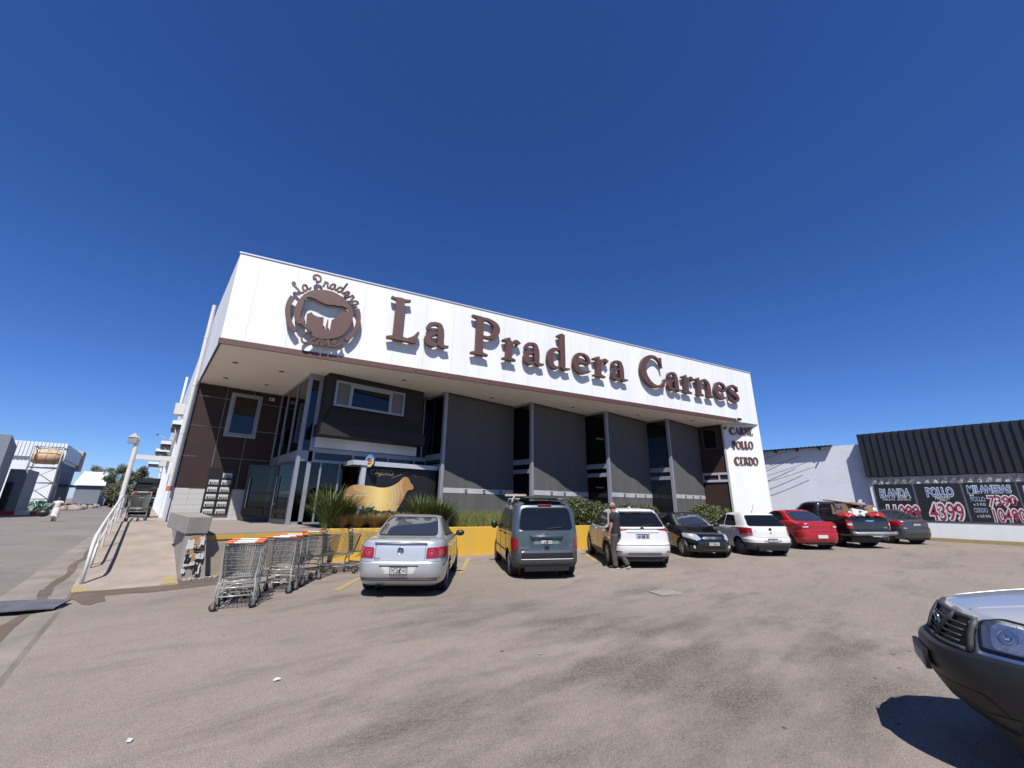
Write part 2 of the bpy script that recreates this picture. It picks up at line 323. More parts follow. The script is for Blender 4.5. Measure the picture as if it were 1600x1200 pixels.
# dirt patches at the ramp foot
def blob(cx, cy, rx, ry, z, n=26, seed=1, rot=0.):
    r = random.Random(seed); P = []
    for k in range(n):
        a = 2*math.pi*k/n; f = 1+.22*math.sin(3*a+seed)+.12*r.uniform(-1, 1); x = rx*f*math.cos(a); y = ry*f*math.sin(a)
        P.append((cx+x*math.cos(rot)-y*math.sin(rot), cy+x*math.sin(rot)+y*math.cos(rot), z))
    return P
b = MB()
for a in ((.55, 11.5, 1.5, .45, .005, .1), (2.3, 12.1, 1.9, .42, .006, .05), (-.55, 11.7, .35, 1.2, .007, .1), (4.6, 11.9, 1.6, .3, .005, -.25)):
    P = blob(a[0], a[1], a[2], a[3], a[4], seed=int(a[0]*7+9), rot=a[5]); b.add(P, [tuple(range(len(P)))])
b.build('dirt_patch', 'dirt', kind='structure')
# painted stall lines (worn) at about 50 degrees
sa = rad(50.5); sd = Vector((math.cos(sa), math.sin(sa), 0)); sn = Vector((-sd.y, sd.x, 0))
b = MB()
for (x, y, L) in ((6.42, 9.29, 3.0), (3.25, 9.05, 2.2), (10.9, 8.40, 3.2), (13.9, 7.7, 3.0), (17.9, 6.5, 2.8), (21.0, 5.5, 2.8), (24.2, 4.4, 2.6)):
    P = Vector((x, y, .0045)); q = 0
    while q < L:
        l = min(.9, L-q); w = .055+.012*rnd.random()
        b.add([v+Vector((0, 0, gz(v.x))) for v in (P+sd*q-sn*w, P+sd*(q+l)-sn*w, P+sd*(q+l)+sn*w, P+sd*q+sn*w)], [(0, 1, 2, 3)]); q += l+(.04 if rnd.random() < .5 else .0)
b.build('parking_line', 'lineyel', kind='structure')
b = MB(); b.add([(-7.2, 20, .009), (-7.08, 20, .009), (-7.08, 34, .009), (-7.2, 34, .009)], [(0, 1, 2, 3)])
b.add([(-4.9, 58, .009), (-1.6, 58, .009), (-1.6, 58.35, .009), (-4.9, 58.35, .009)], [(0, 1, 2, 3)])
b.build('road_line', 'linewhite', kind='structure')
# manhole cover
b = MB(); b.box(-.28, .28, -.2, .2, .002, .012, T=Matrix.Translation((8.44, 4.78, gz(8.5))) @ Matrix.Rotation(-.4, 4, 'Z'))
for k in range(6): b.box(-.24+.08*k, -.20+.08*k, -.16, .16, .012, .015, T=Matrix.Translation((8.44, 4.78, gz(8.5))) @ Matrix.Rotation(-.4, 4, 'Z'))
b.build('drain_cover', 'conc', label='small rectangular concrete drain cover set in the asphalt before the parked cars', cat='drain cover')
# litter
for i, (x, y, s_) in enumerate(((1.34, 5.05, .035), (.26, 4.55, .03), (3.9, 3.9, .02))):
    b = MB(); r = Matrix.Translation((x, y, .012)) @ Matrix.Rotation(i*1.3, 4, 'Z') @ Matrix.Rotation(.15, 4, 'X')
    b.add([r @ Vector(p) for p in ((-s_, -s_*.5, 0), (0, -s_*.7, .006), (s_, -s_*.4, 0), (s_*.8, s_*.5, .004), (-s_*.2, s_*.6, .01), (-s_*.9, s_*.4, 0))], [(0, 1, 2, 3, 4, 5)])
    b.build('paper_scrap', 'paper', label=['torn white paper scrap nearest the viewer on open asphalt at lower left', 'tiny white paper scrap near the left gutter edge', 'tiny pale paper scrap in the middle of the asphalt'][i], cat='litter')
# steel plate bridging the gutter
b = MB(); P = [(-1.9, 9.95), (-.74, 9.98), (-.62, 10.62), (-1.95, 11.1)]
n = 8
for i in range(n):
    t0, t1 = i/n, (i+1)/n
    def pt(t, top): a = Vector(P[0]).lerp(Vector(P[1]), t); c = Vector(P[3]).lerp(Vector(P[2]), t); z = .07+.045*math.sin(math.pi*t)*0.6; q = c if top else a; return (q.x, q.y, z)
    a, c, d, f = pt(t0, 0), pt(t1, 0), pt(t1, 1), pt(t0, 1); lo = lambda p: (p[0], p[1], p[2]-.018)
    b.add([a, c, d, f, lo(a), lo(c), lo(d), lo(f)], [(0, 1, 2, 3), (7, 6, 5, 4), (0, 4, 5, 1), (3, 2, 6, 7)])
b.build('steel_plate', 'metalplate', label='worn flat steel plate laid across the concrete gutter at left', cat='metal plate')
# ---------------------------------------------------------------- ramp, block, platform
pf = thing('entrance_ramp', 'beige concrete access ramp rising beside the shop with yellow marked foot', 'ramp', (0, 12, 0))
b = MB(); X0, X1 = -.74, .86
b.add([(X0, 11.75, .006), (X1, 11.65, .006), (X1, 20.0, .93), (X0, 20.0, .93), (X0, 11.75, -.1), (X1, 11.65, -.1), (X1, 20, -.1), (X0, 20, -.1)], [(0, 1, 2, 3), (0, 4, 5, 1), (1, 5, 6, 2), (0, 3, 7, 4)])
b.build('slope', 'ramp', pf, world=True)
b = MB(); b.box(X0, X1-.17, 20.0, 78, -.1, .932); b.build('walkway', 'ramp', pf, world=True)
b = MB(); b.add([(X0+.02, 11.72, .012), (X0+.25, 11.72, .012), (X0+.2, 12.0, .044), (X0+.02, 12.15, .06)], [(0, 1, 2, 3)]); b.build('yellow_marking', 'lineyel', pf, world=True); b = MB(); b.add([(X1-.3, 11.7, .018), (X1-.02, 11.7, .018), (X1-.02, 12.35, .09), (X1-.22, 12.2, .075)], [(0, 1, 2, 3)])
b.build('yellow_marking', 'lineyel', pf, world=True)
ram = b
b = MB(); b.box(.863, 1.02, 12.35, 20.68, -.1, 1.0); b.build('side_wall', 'conc', pf, world=True)
pl = thing('entrance_platform', 'raised beige entrance platform in front of the shop doors', 'platform', (2.5, 14, 0))
b = MB(); b.prism([(1.02, 12.45), (4.2, 12.9), (4.2, 16.1), (3.83, 16.2), (3.83, 20.69), (1.02, 20.69)], -.1, .93); b.build('floor_slab', 'paver', pl, world=True)
b = MB(); b.prism([(1.0, 12.42), (4.25, 12.86), (4.25, 12.905), (1.02, 12.455)], -.1, .80); b.build('front_face', mat('beige_plaster', (.46, .38, .29), .85, var=.25, scale=3), pl, world=True)
b = MB(); b.prism([(1.01, 12.40), (4.26, 12.84), (4.26, 12.90), (1.02, 12.46)], .803, .90); b.build('yellow_edge', 'yellow', pl, world=True)
blk = thing('concrete_block', 'large grey concrete parapet block at the head of the ramp wall', 'block', (1.1, 12.5, .95))
b = MB(); b.add([(.82, 12.22, .96), (1.24, 12.16, .96), (1.24, 15.6, .96), (.60, 15.6, .96), (.83, 12.12, 1.34), (1.26, 12.06, 1.34), (1.24, 15.6, 1.37), (.60, 15.6, 1.37)], [(3, 2, 1, 0), (4, 5, 6, 7), (0, 1, 5, 4), (1, 2, 6, 5), (2, 3, 7, 6), (3, 0, 4, 7)])
b.build('block_body', 'conc', blk, world=True, bevel=.015)
pst = thing('poster_pillar', 'low pillar end covered in torn peeling posters under the concrete block', 'pillar', (1.1, 12.3, 0))
b = MB(); b.add([(.86, 12.25, -.05), (1.38, 12.20, -.05), (1.38, 12.7, -.05), (.86, 12.7, -.05), (.84, 12.25, .955), (1.22, 12.2, .955), (1.22, 12.7, .955), (.84, 12.7, .955)], [(0, 1, 5, 4), (1, 2, 6, 5), (2, 3, 7, 6), (3, 0, 4, 7), (4, 5, 6, 7)])
b.build('pillar_body', 'conc', pst, world=True)
rr = random.Random(11)
b = MB(); mats_ = ['black', 'paper', mat('tan_paper', (.42, .24, .10), .8), 'yellow', 'whitep']
for k in range(34):
    x = rr.uniform(.88, 1.20); z = rr.uniform(.06, .80); w = rr.uniform(.05, .16); h = rr.uniform(.05, .24); mi = rr.choice([0, 0, 1, 4, 2, 1]); o = 12.212-.0012*k; Q_ = []
    x1_ = min(x+w, 1.30-z*.12); z1_ = min(z+h, .93)
    for (ax, az), (cx_, cz) in zip(((x, z), (x1_, z), (x1_, z1_), (x, z1_)), ((x1_, z), (x1_, z1_), (x, z1_), (x, z))):
        for q in range(4): t = q/4; j = .012; Q_.append((ax+(cx_-ax)*t+rr.uniform(-j, j), o-(ax-.86)*.09, az+(cz-az)*t+rr.uniform(-j, j)))
    b.add(Q_, [tuple(range(16))], mi)
b.build('torn_poster', mats_, pst, world=True)
b = MB()
for k in range(26):
    x = rr.uniform(.9, 2.3); y = 12.2+(x-.9)*.1-rr.uniform(.02, .25); s_ = rr.uniform(.02, .06)
    b.ell((x, y, s_*.4), (s_, s_*.8, s_*.6), nu=6, nv=4)
b.build('rubble', 'conc', kind='stuff', label='loose rubble at the foot of the poster pillar', cat='rubble')
# handrail
hr = thing('handrail', 'white tubular handrail along the left edge of the ramp', 'handrail', (-.63, 12.4, 0))
def rz_(y): return min(.93, max(0, (y-11.7)*.93/8.3))
b = MB(); b.tube([(-.64, 12.3, .0), (-.64, 12.42, .80), (-.64, 12.50, .87), (-.64, 12.7, .89+rz_(12.7)*.55)]+[(-.64, y, .88+rz_(y)) for y in (14, 16, 18, 20)]+[(-.64, 24.2, 1.82)], .032, 10); b.build('top_rail', 'rail', hr, world=True)
b = MB(); b.tube([(-.64, 13.6, .16), (-.64, 13.65, .62)]+[(-.64, y, .45+rz_(y)) for y in (13.9, 15, 17, 20, 24)], .024, 10); b.build('mid_rail', 'rail', hr, world=True)
for y in (13.9, 15.9, 17.9, 19.9, 21.9, 24.1):
    b = MB(); b.cyl((-.64, y, rz_(y)-.02), (-.64, y, rz_(y)+.87), .02, 8); b.build('post', 'rail', hr, world=True)
# ---------------------------------------------------------------- the shop
CA, SA = math.cos(.255478), math.sin(.255478)
C0 = Vector((.75, 14.8, 0)); FD = Vector((CA, -SA, 0)); NO = Vector((-SA, -CA, 0))
def FW(s, off=0., z=0.): return C0+FD*s+NO*off+Vector((0, 0, z))
shop = thing('shop_building', 'large white butcher shop with deep canopy, brown trim and dark glazed front', 'building', (12, 18, 0))
LEN = 26.6; ZS = 6.42; ZT = 9.65
fr = [FW(0).xy, FW(LEN).xy]
# facade and roof mass
b = MB(); E_ = FW(24.6); plan = [tuple(fr[0]), tuple(fr[1]), (27.2, 30), (27.2, 42), (.69, 42), (.69, 20.6)]
b.prism(plan, ZS+.012, ZT); b.build('facade_wall', 'white', shop, world=True)
b = MB()       # parapet cap
for a_, c_ in ((0, 1),):
    b.add([FW(-.03, .03, ZT+.002), FW(LEN+.03, .03, ZT+.002), FW(LEN+.03, -.3, ZT+.002), FW(-.03, -.3, ZT+.002), FW(-.03, .03, ZT+.05), FW(LEN+.03, .03, ZT+.05), FW(LEN+.03, -.3, ZT+.05), FW(-.03, -.3, ZT+.05)], [(0, 3, 2, 1), (4, 5, 6, 7), (0, 1, 5, 4), (1, 2, 6, 5), (3, 0, 4, 7), (2, 3, 7, 6)])
b.build('parapet_cap', 'alulight', shop, world=True)
# panel joints of the facade (thin raised seams)
b = MB()
for s_ in [.62]+[.62+1.15*k for k in range(1, 23)]:
    T = upT(FW(s_, .001, 0), FD); b.box(-.004, .004, ZS+.2, ZT-.01, -.001, .0025, T=T)
b.build('panel_seam', mat('seam_paint', (.48, .50, .54), .6), shop, world=True)
# soffit
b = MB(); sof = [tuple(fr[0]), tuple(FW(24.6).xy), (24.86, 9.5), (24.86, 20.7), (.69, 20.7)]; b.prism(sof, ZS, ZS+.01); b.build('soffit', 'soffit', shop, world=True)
# brown trim
b = MB(); T = upT(FW(0, 0, 0), FD)
for k in range(8):
    s0 = -.03+3.08*k; s1 = min(24.62, s0+3.07); b.box(s0, s1, ZS-.03, ZS+.17, -.02, .035, T=T)
b.box(-.035, .0, ZS-.03, ZS+.17, -.05, .035, T=T)
b.build('fascia_trim', 'brown', shop, world=True, bevel=.006)
b = MB(); b.add([(.745, 14.8, ZS-.02), (.685, 20.6, ZS-.02), (.725, 20.6, ZS-.02), (.79, 14.85, ZS-.02), (.745, 14.8, ZS+.1), (.665, 20.6, ZS+.02)], [(3, 2, 1, 0), (0, 1, 5, 4)]); b.build('side_trim', 'brown', shop, world=True)
# right leg
b = MB(); p1 = FW(LEN); b.prism([(24.86, 9.5), tuple(p1.xy), (27.2, 11), (24.86, 11)], -.1, ZS+.011); b.build('pier', 'white', shop, world=True)
# side wall on the street, with brick lower band and pilasters
b = MB(); b.box(.69, 1.2, 20.705, 78, -.1, ZS+.01); b.box(.70, 12, 42, 78, ZS+.01, ZT-.6); b.box(1.2, 12, 77, 78, 0, ZS); b.build('street_wall', 'side', shop, world=True)
for y in (24.5, 29, 33.5, 38, 42.5, 47, 51.5, 56, 60.5, 65): b = MB(); b.box(.57, .688, y, y+.35, .9, ZS-.4); b.build('pilaster', 'side', shop, world=True)
# brown panelled wall
b = MB(); b.box(.69, 3.86, 20.72, 20.9, .90, ZS+.005); b.build('joint_wall', mat('joint_white', (.5, .49, .47), .6), shop, world=True)
b = MB(); xs = [.72, 1.735, 2.725, 3.85]; zz = [2.15, 3.40, 4.635, 5.88, 6.41]
for i in range(3):
    for j in range(4): b.box(xs[i]+(.0 if i == 0 else .014), xs[i+1]-.014, 20.69, 20.72, zz[j]+.014, zz[j+1]-.014)
b.build('wall_panel', 'bpanel', shop, world=True)
b = MB()
for j in range(6):
    for i in range(6): b.box(.70+.525*i+.002, .70+.525*(i+1)-.002, 20.685, 20.72, .93+.2*j+.003, .93+.2*(j+1)-.002)
b.build('white_tiling', 'tile', shop, world=True)
b = MB(); b.box(.655, .71, 20.62, 20.72, .93, ZS); b.build('corner_strip', 'alulight', shop, world=True)
def window(parent, x0, x1, z0, z1, y, fw=.07, name='window', glassm='winblack', panes=1, fm='alu', world=True, depth=.06, T=None):
    b = MB(); bx = lambda a, c, d, f: b.box(a, c, y-depth, y+.01, d, f)
    bx(x0, x1, z1-fw, z1); bx(x0, x1, z0, z0+fw); bx(x0, x0+fw, z0+fw, z1-fw); bx(x1-fw, x1, z0+fw, z1-fw)
    b2 = MB(); b2.box(x0+fw, x1-fw, y-.012, y-.006, z0+fw, z1-fw)
    if T: b.v = [T @ v for v in b.v]; b2.v = [T @ v for v in b2.v]
    f = b.build(name, fm, parent, world=world); g = b2.build('pane', glassm, f, world=world); return f
window(shop, 1.90, 3.06, 4.30, 6.20, 20.69, .11)
f = window(shop, 2.02, 2.94, 4.42, 6.08, 20.64, .04, name='window_sash'); 
# glass tower: return wall and front
def fill(b, x0, x1, y0, y1, z0, z1): b.box(x0, x1, y0, y1, z0, z1)
gt = MB(); P_ = 3.80
for y in (16.2, 17.75, 19.3, 20.6): gt.box(P_, P_+.08, y-.04, y+.04, .93, ZS)
gt.box(P_, P_+.1, 16.2, 20.69, 3.12, 3.5); gt.box(P_+.005, P_+.075, 16.2, 20.69, 6.3, ZS); gt.box(P_, P_+.08, 16.2, 20.69, .93, 1.0)
gt.box(P_-.02, P_+.10, 16.08, 16.22, .93, ZS); gt.box(P_+.10, P_+.5, 16.12, 16.19, 3.12, 3.5); gt.box(P_+.36, P_+.5, 16.12, 16.22, .93, ZS); gt.box(P_+.1, P_+.36, 16.12, 16.2, 6.2, ZS-.002)
gt.box(P_+.10, P_+.5, 16.12, 16.22, .93, 1.02)
gt.build('glazing_frame', 'alu', shop, world=True)
g = MB(); g.box(P_+.035, P_+.042, 16.24, 20.66, 3.5, 6.3); g.box(P_+.1, P_+.36, 16.155, 16.162, 3.5, 6.2); g.box(P_+.1, P_+.36, 16.155, 16.162, 1.02, 3.12); g.build('glass_panel', glass, shop, world=True)
b = MB(); b.box(P_+.13, P_+.34, 16.17, 16.2, 1.0, 2.1); b.build('brown_board', 'brownfl', shop, world=True)
# doors in the return wall (open leaves) 
def door(y0, y1, rz=0., label=None):
    d = MB(); T = Matrix.Translation((P_+.03, y0, 0)) @ Matrix.Rotation(rz, 4, 'Z'); w = y1-y0
    for a in ((-.02, .025, 0, .07, .95, 3.1), (-.02, .025, w-.07, w, .95, 3.1), (-.02, .025, .07, w-.07, 3.02, 3.1), (-.02, .025, .07, w-.07, .95, 1.1), (-.02, .025, .07, w-.07, 1.95, 2.05)): d.box(*a, T=T)
    o = d.build('door', 'grim', shop, world=True, label=label)  # aluminium frames take the dark trim colour, so their shade is painted in
    q = MB(); q.box(0, .008, .07, w-.07, 1.1, 3.02, T=T); q.build('pane', glassk, o, world=True)
    q = MB(); q.tube([T @ Vector((-.07, w-.14, z)) for z in (1.45, 2.6)], .018, 8); q.tube([T @ Vector((-.07, w-.14, 1.6)), T @ Vector((0, w-.14, 1.6))], .012, 6); q.tube([T @ Vector((-.07, w-.14, 2.45)), T @ Vector((0, w-.14, 2.45))], .012, 6); q.build('handle', 'alulight', o, world=True)
door(18.9, 20.0, rad(58)); door(16.35, 17.45, rad(16)); door(17.6, 18.7)
# bay
b = MB(); b.box(4.31, 8.32, 15.5, 16.9, 4.46, ZS+.004); b.build('bay_wall', 'dark', shop, world=True)
b = MB(); b.box(4.2, 8.36, 15.18, 16.9, 4.02, 4.46); b.build('bay_base', 'dark', shop, world=True)
b = MB(); b.add([(4.25, 15.2, 4.462), (8.3, 15.2, 4.462), (7.45, 15.494, 5.16), (4.55, 15.494, 5.16), (4.312, 15.494, 4.462), (8.31, 15.494, 4.462)], [(0, 1, 2, 3), (0, 3, 4), (1, 5, 2)]); b.build('bay_apron', 'dark', shop, world=True)
wb = MB(); y = 15.5
for a in ((4.58, 7.42, 6.08, 6.17), (4.58, 7.42, 5.17, 5.25), (4.58, 4.66, 5.25, 6.08), (7.34, 7.42, 5.25, 6.08), (5.12, 5.24, 5.25, 6.08), (6.74, 6.86, 5.25, 6.08), (5.24, 6.74, 5.98, 6.08)): wb.box(a[0], a[1], y-.07, y+.01, a[2], a[3])
wf = wb.build('window', 'alu', shop, world=True)
b = MB(); b.box(4.66, 5.12, y-.02, y-.012, 5.25, 6.08); b.build('blind', 'blind', wf, world=True); b = MB(); b.box(6.86, 7.34, y-.02, y-.012, 5.25, 6.08); b.build('blind', 'blind', wf, world=True)
b = MB(); b.box(5.24, 6.74, y-.02, y-.012, 5.25, 5.98); b.build('pane', 'winblack', wf, world=True)
# glazed wall under and beside the bay
b = MB(); b.box(4.30, 8.42, 15.95, 16.12, 3.64, 4.018); b.build('fascia_panel', 'white', shop, world=True)
b = MB(); Y0, Y1 = 16.12, 16.2
b.box(4.30, 9.05, Y0, Y1, 3.46, 3.63); b.box(4.30, 9.05, Y0, Y1, 3.1, 3.2)
for x in (4.30, 5.75, 7.2, 8.4, 8.98): b.box(x-.0, x+.08, Y0+.002, Y1, 3.2, 3.46)
for x in (8.35, 8.72): b.box(x, x+.07, Y0, Y1, 3.63, ZS)
b.box(8.42, 9.05, Y0, Y1-.01, 6.3, ZS); b.box(4.3, 9.05, Y0, Y1, .93, 1.0)
for x in (4.62, 5.3): b.box(x, x+.06, Y0, Y1, 1.0, 3.1)
b.build('shopfront_frame', 'alu', shop, world=True)
b = MB(); b.box(4.3, 9.0, 16.16, 16.167, 3.2, 3.46); b.box(8.42, 9.03, 16.16, 16.167, 3.63, 6.3); b.build('dark_glazing', 'winblack', shop, world=True)
b = MB(); b.box(4.3, 8.9, 16.16, 16.167, 1.0, 3.1); b.build('entrance_glazing', glass, shop, world=True)
# interior seen through the entrance glass
b = MB(); b.box(P_+.2, 9.0, 20.5, 20.6, .9, 6.4); b.box(9.0, 9.1, 16.3, 20.5, .9, 6.4); b.box(P_+.1, 9.0, 16.3, 20.5, .88, .94); b.box(4.3, 9.0, 16.2, 20.5, 3.7, 3.76); b.build('inner_wall', 'interior', shop, world=True)
b = MB()
for k in range(4): b.box(4.7, 6.9, 18.6, 19.2, 1.0+.5*k, 1.38+.5*k)
b.box(7.2, 8.6, 17.6, 18.2, .95, 2.0); b.build('display_shelf', 'shelf', shop, world=True)
# sawtooth bays
PK = [(9.05, 14.8), (13.05, 13.55), (17.1, 12.2), (21.05, 10.95)]; EX = [13.0, 17.05, 21.0, 24.75]; RY = [16.2]+[p[1] for p in PK[:-1]]
for k, (px, py) in enumerate(PK):
    b = MB(); b.box(px-.08, px+.06, py-.08, py+.06, .9, ZS); b.build('bay_post', 'alu', shop, world=True)
    # back wall behind the screen
    b = MB(); b.box(px+.06, EX[k]+.02, py+.12, py+.2, .5, ZS+.003); b.build('screened_glazing', 'winblack', shop, world=True)
    b = MB(); b.box(px+.06, EX[k]+.02, py+.02, py+.1, ZS-.08, ZS+.004); b.build('head_rail', 'alu', shop, world=True)
    # glazed return between previous screen and this post
    x = px-.03; y0, y1 = py+.06, RY[k]+.12
    b = MB(); b.box(x-.03, x+.03, y0, y1, 3.50, 3.74); b.box(x-.03, x+.03, y0, y1, 3.09, 3.28); b.box(x-.03, x+.03, y0, y1, ZS-.10, ZS+.002); b.box(x-.03, x+.03, y0, y1, .9, 1.0); b.box(x-.03, x+.03, y1-.05, y1, 1.0, 3.09); b.box(x-.03, x+.03, y1-.05, y1, 3.74, 6.3)
    fo = b.build('return_frame', 'alu', shop, world=True)
    b = MB(); b.box(x-.004, x+.004, y0, y1, 1.0, ZS-.1); b.build('pane', glassk, fo, world=True)
b = MB(); b.box(8.9, 25, 16.5, 16.6, .5, 6.4); b.prism([(9.1, 15.0), (13.1, 15.0), (13.1, 13.8), (17.1, 13.8), (17.1, 12.45), (21.1, 12.45), (21.1, 11.2), (24.7, 11.2), (24.7, 16.4), (9.1, 16.4)], .87, .92)
b.build('inner_partition', 'interior', shop, world=True)
for i, (x, y, z) in enumerate(((13.9, 14.9, 5.6), (18.2, 13.6, 2.6), (19.2, 14.2, 5.4))):
    b = MB(); b.box(x-.3, x+.3, y-.06, y+.06, z, z+.06); b.build('ceiling_lamp', 'lampw', shop, world=True)
# brown end wall with window and rails
b = MB(); b.box(24.80, 24.86, 9.502, 11.2, .3, ZS+.003); b.build('end_wall', 'bpanel', shop, world=True)
b = MB(); X = 24.80
for a in ((9.85, 10.72, 6.17, 6.25), (9.85, 10.72, 5.0, 5.08), (9.85, 9.93, 5.08, 6.17), (10.64, 10.72, 5.08, 6.17)): b.box(X-.05, X, a[0], a[1], a[2], a[3])
wf = b.build('window', 'grim', shop, world=True); b = MB(); b.box(X-.02, X-.012, 9.93, 10.64, 5.08, 6.17); b.build('pane', 'winblack', wf, world=True)
b = MB()
for z in (3.5, 3.1): b.box(X-.06, X-.002, 9.51, 10.98, z, z+.13)
for y in (10.9, 9.98): b.box(X-.06, X-.002, y, y+.08, 3.23, 3.5)
b.box(X-.08, X-.002, 9.44, 9.53, .9, ZS); b.build('end_rail', 'alulight', shop, world=True)
b = MB()
for x, y in ((1.42, 16.65), (2.89, 16.63), (1.44, 19.14), (2.88, 19.12), (11.08, 14.11), (15.17, 12.77), (19.02, 11.48), (22.52, 10.17), (6.8, 14.4)):
    b.cyl((x, y, ZS-.012), (x, y, ZS+.002), .13, 20); b.cyl((x, y, ZS-.02), (x, y, ZS-.012), .09, 20, 1)
b.build('downlight', ['soffit', 'grim'], shop, world=True)
# security camera, corner downpipe
dp = thing('downpipe', 'tall white downpipe with orange foot at the brown wall corner', 'downpipe', (.58, 20.5, 0)); b = MB(); b.cyl((.57, 20.55, 2.2), (.57, 20.55, 9.86), .075, 14); b.build('pipe', 'rail', dp, world=True)
b = MB(); b.cyl((.57, 20.55, 2.02), (.57, 20.55, 2.2), .085, 14); b.build('foot', mat('orange_pipe_foot', (.55, .17, .10), .6), dp, world=True)
b = MB()
for z in (4.2, 6.2, 8.3): b.cyl((.57, 20.55, z), (.57, 20.55, z+.09), .084, 14)
b.build('bracket', 'rail', dp, world=True)
dp = thing('downpipe', 'second white downpipe further back along the street wall', 'downpipe', (.55, 33.4, 0)); b = MB(); b.tube([(.58, 33.4, 3.5), (.58, 33.4, 6.9), (.45, 33.4, 7.15), (.45, 33.4, 9.5)], .07, 10); b.build('pipe', 'rail', dp, world=True)
sc = thing('security_camera', 'small white security camera under the canopy by the brown wall', 'camera', (3.3, 20.4, 6.2)); b = MB(); b.box(3.30, 3.50, 20.45, 20.55, 6.05, 6.18); b.box(3.37, 3.43, 20.5, 20.69, 6.12, 6.16); b.build('housing', 'whitep', sc, world=True); b = MB(); b.cyl((3.36, 20.45, 6.11), (3.36, 20.43, 6.11), .035, 12); b.build('lens', 'black', sc, world=True)
fl = thing('floodlight', 'tiny floodlight at the right end of the brown canopy trim', 'floodlight', tuple(FW(24.7, .1, 6.4))); b = MB(); T = upT(FW(24.72, .12, ZS+.12), FD); b.box(-.13, .13, -.06, .06, -.05, .05, T=T); b.build('lamp_body', 'black', fl, world=True)
b = MB(); T = upT(FW(24.72, .02, ZS+.12), FD); b.box(-.02, .02, -.02, .02, -.02, .06, T=T); b.build('bracket', 'rail', fl, world=True)
PN_ = Vector((-.65838, -.75269, 0))
fl = thing('floodlight', 'black wall floodlight below the canopy beside the word CARNE', 'floodlight', (24.6, 8.9, 6)); b = MB(); T = upT((24.95, 9.42, 6.22), PN_); b.box(0, .2, -.02, .02, -.02, .02, T=T); b.cyl(T @ Vector((.15, 0, 0)), T @ Vector((.28, -.1, .16)), .06, 10); b.build('lamp_body', 'black', fl, world=True)
# ---------------------------------------------------------------- hanging screens
for k, (px, py) in enumerate(PK):
    sh = thing('shade_screen', ['charcoal fabric screen nearest the cash machine kiosk, widest of the four in view', 'charcoal fabric screen behind the green van, second from the entrance', 'charcoal fabric screen behind the white crossover, with bright creases', 'charcoal fabric screen nearest the right pier and the brown end wall'][k], 'shade screen', (px, py, 0), 0, 'fabric screens hung along the glazed front')
    b = MB(); x0 = px+.10; x1 = EX[k]; nx, nz = 60, 22; r = random.Random(k+5)
    zt, zb = ZS-.06, .75; ph = [r.uniform(0, 6) for _ in range(4)]
    def yy(x, z):
        u = (x-x0)/(x1-x0); t = (zt-z)/(zt-zb)
        return py-.02-.035*math.sin(9*u+ph[0])*t-.02*math.sin(21*u+ph[1]+1.3*t)*t**1.5-.05*max(0, 1-abs(u-.22-.05*t)/.05)*t**2-.03*t*math.sin(3*u+ph[2])
    vs = [(x0+(x1-x0)*i/nx, yy(x0+(x1-x0)*i/nx, zt-(zt-zb)*j/nz), zt-(zt-zb)*j/nz) for j in range(nz+1) for i in range(nx+1)]
    fs = [(j*(nx+1)+i, (j+1)*(nx+1)+i, (j+1)*(nx+1)+i+1, j*(nx+1)+i+1) for j in range(nz) for i in range(nx)]; b.add(vs, fs, 0, True)
    b.build('fabric', 'fabric', sh, world=True)
    b = MB(); vs = [(x0+(x1-x0)*i/nx, yy(x0+(x1-x0)*i/nx, z)-.012, z) for z in (2.34, 2.13) for i in range(nx+1)]; b.add(vs, [(i, nx+1+i, nx+2+i, i+1) for i in range(nx)], 0, True); b.build('clear_band', 'band', sh, world=True)
    for u in (.3, .55, .8):
        b = MB(); x = x0+(x1-x0)*u; c = Vector((x, yy(x, 2.24)-.03, 2.235)); b.tube([c+Vector((.06*math.cos(a), 0, .06*math.sin(a))) for a in [q*math.pi/8 for q in range(16)]], .014, 6, closed=True); b.build('ring_mark', 'grim', sh, world=True)
    b = MB(); b.cyl((x0-.02, py-.02, ZS-.05), (x1, py-.02, ZS-.05), .045, 10); b.build('roller', 'grim', sh, world=True)
# ---------------------------------------------------------------- kiosk, board, logos
ki = thing('cash_machine_kiosk', 'black and white cash machine kiosk with gold lettering beside the entrance', 'kiosk', (7.5, 15.3, .9))
b = MB(); b.box(5.98, 9.28, 15.2, 16.0, .93, 3.02); b.build('cabinet', 'bboard', ki, world=True)
b = MB(); b.box(5.45, 9.4, 15.05, 16.1, 3.03, 3.2); b.build('canopy', 'alulight', ki, world=True)
b = MB(); b.box(5.80, 5.97, 15.1, 15.27, .93, 3.028); b.build('post', 'alulight', ki, world=True)
b = MB(); b.box(9.285, 9.40, 15.08, 15.2, .93, 3.028); b.build('post', 'alulight', ki, world=True)
text_mesh('CAJERO', .27, 'goldtxt', 'lettering', ki, upT((6.16, 15.19, 2.72), (1, 0, 0)), .004, .004, world=True)
b = MB(); b.tube([(7.05, 15.19, 2.62), (7.72, 15.19, 2.90), (8.35, 15.19, 2.62)], .010, 6); b.build('roof_emblem', 'goldtxt', ki, world=True)
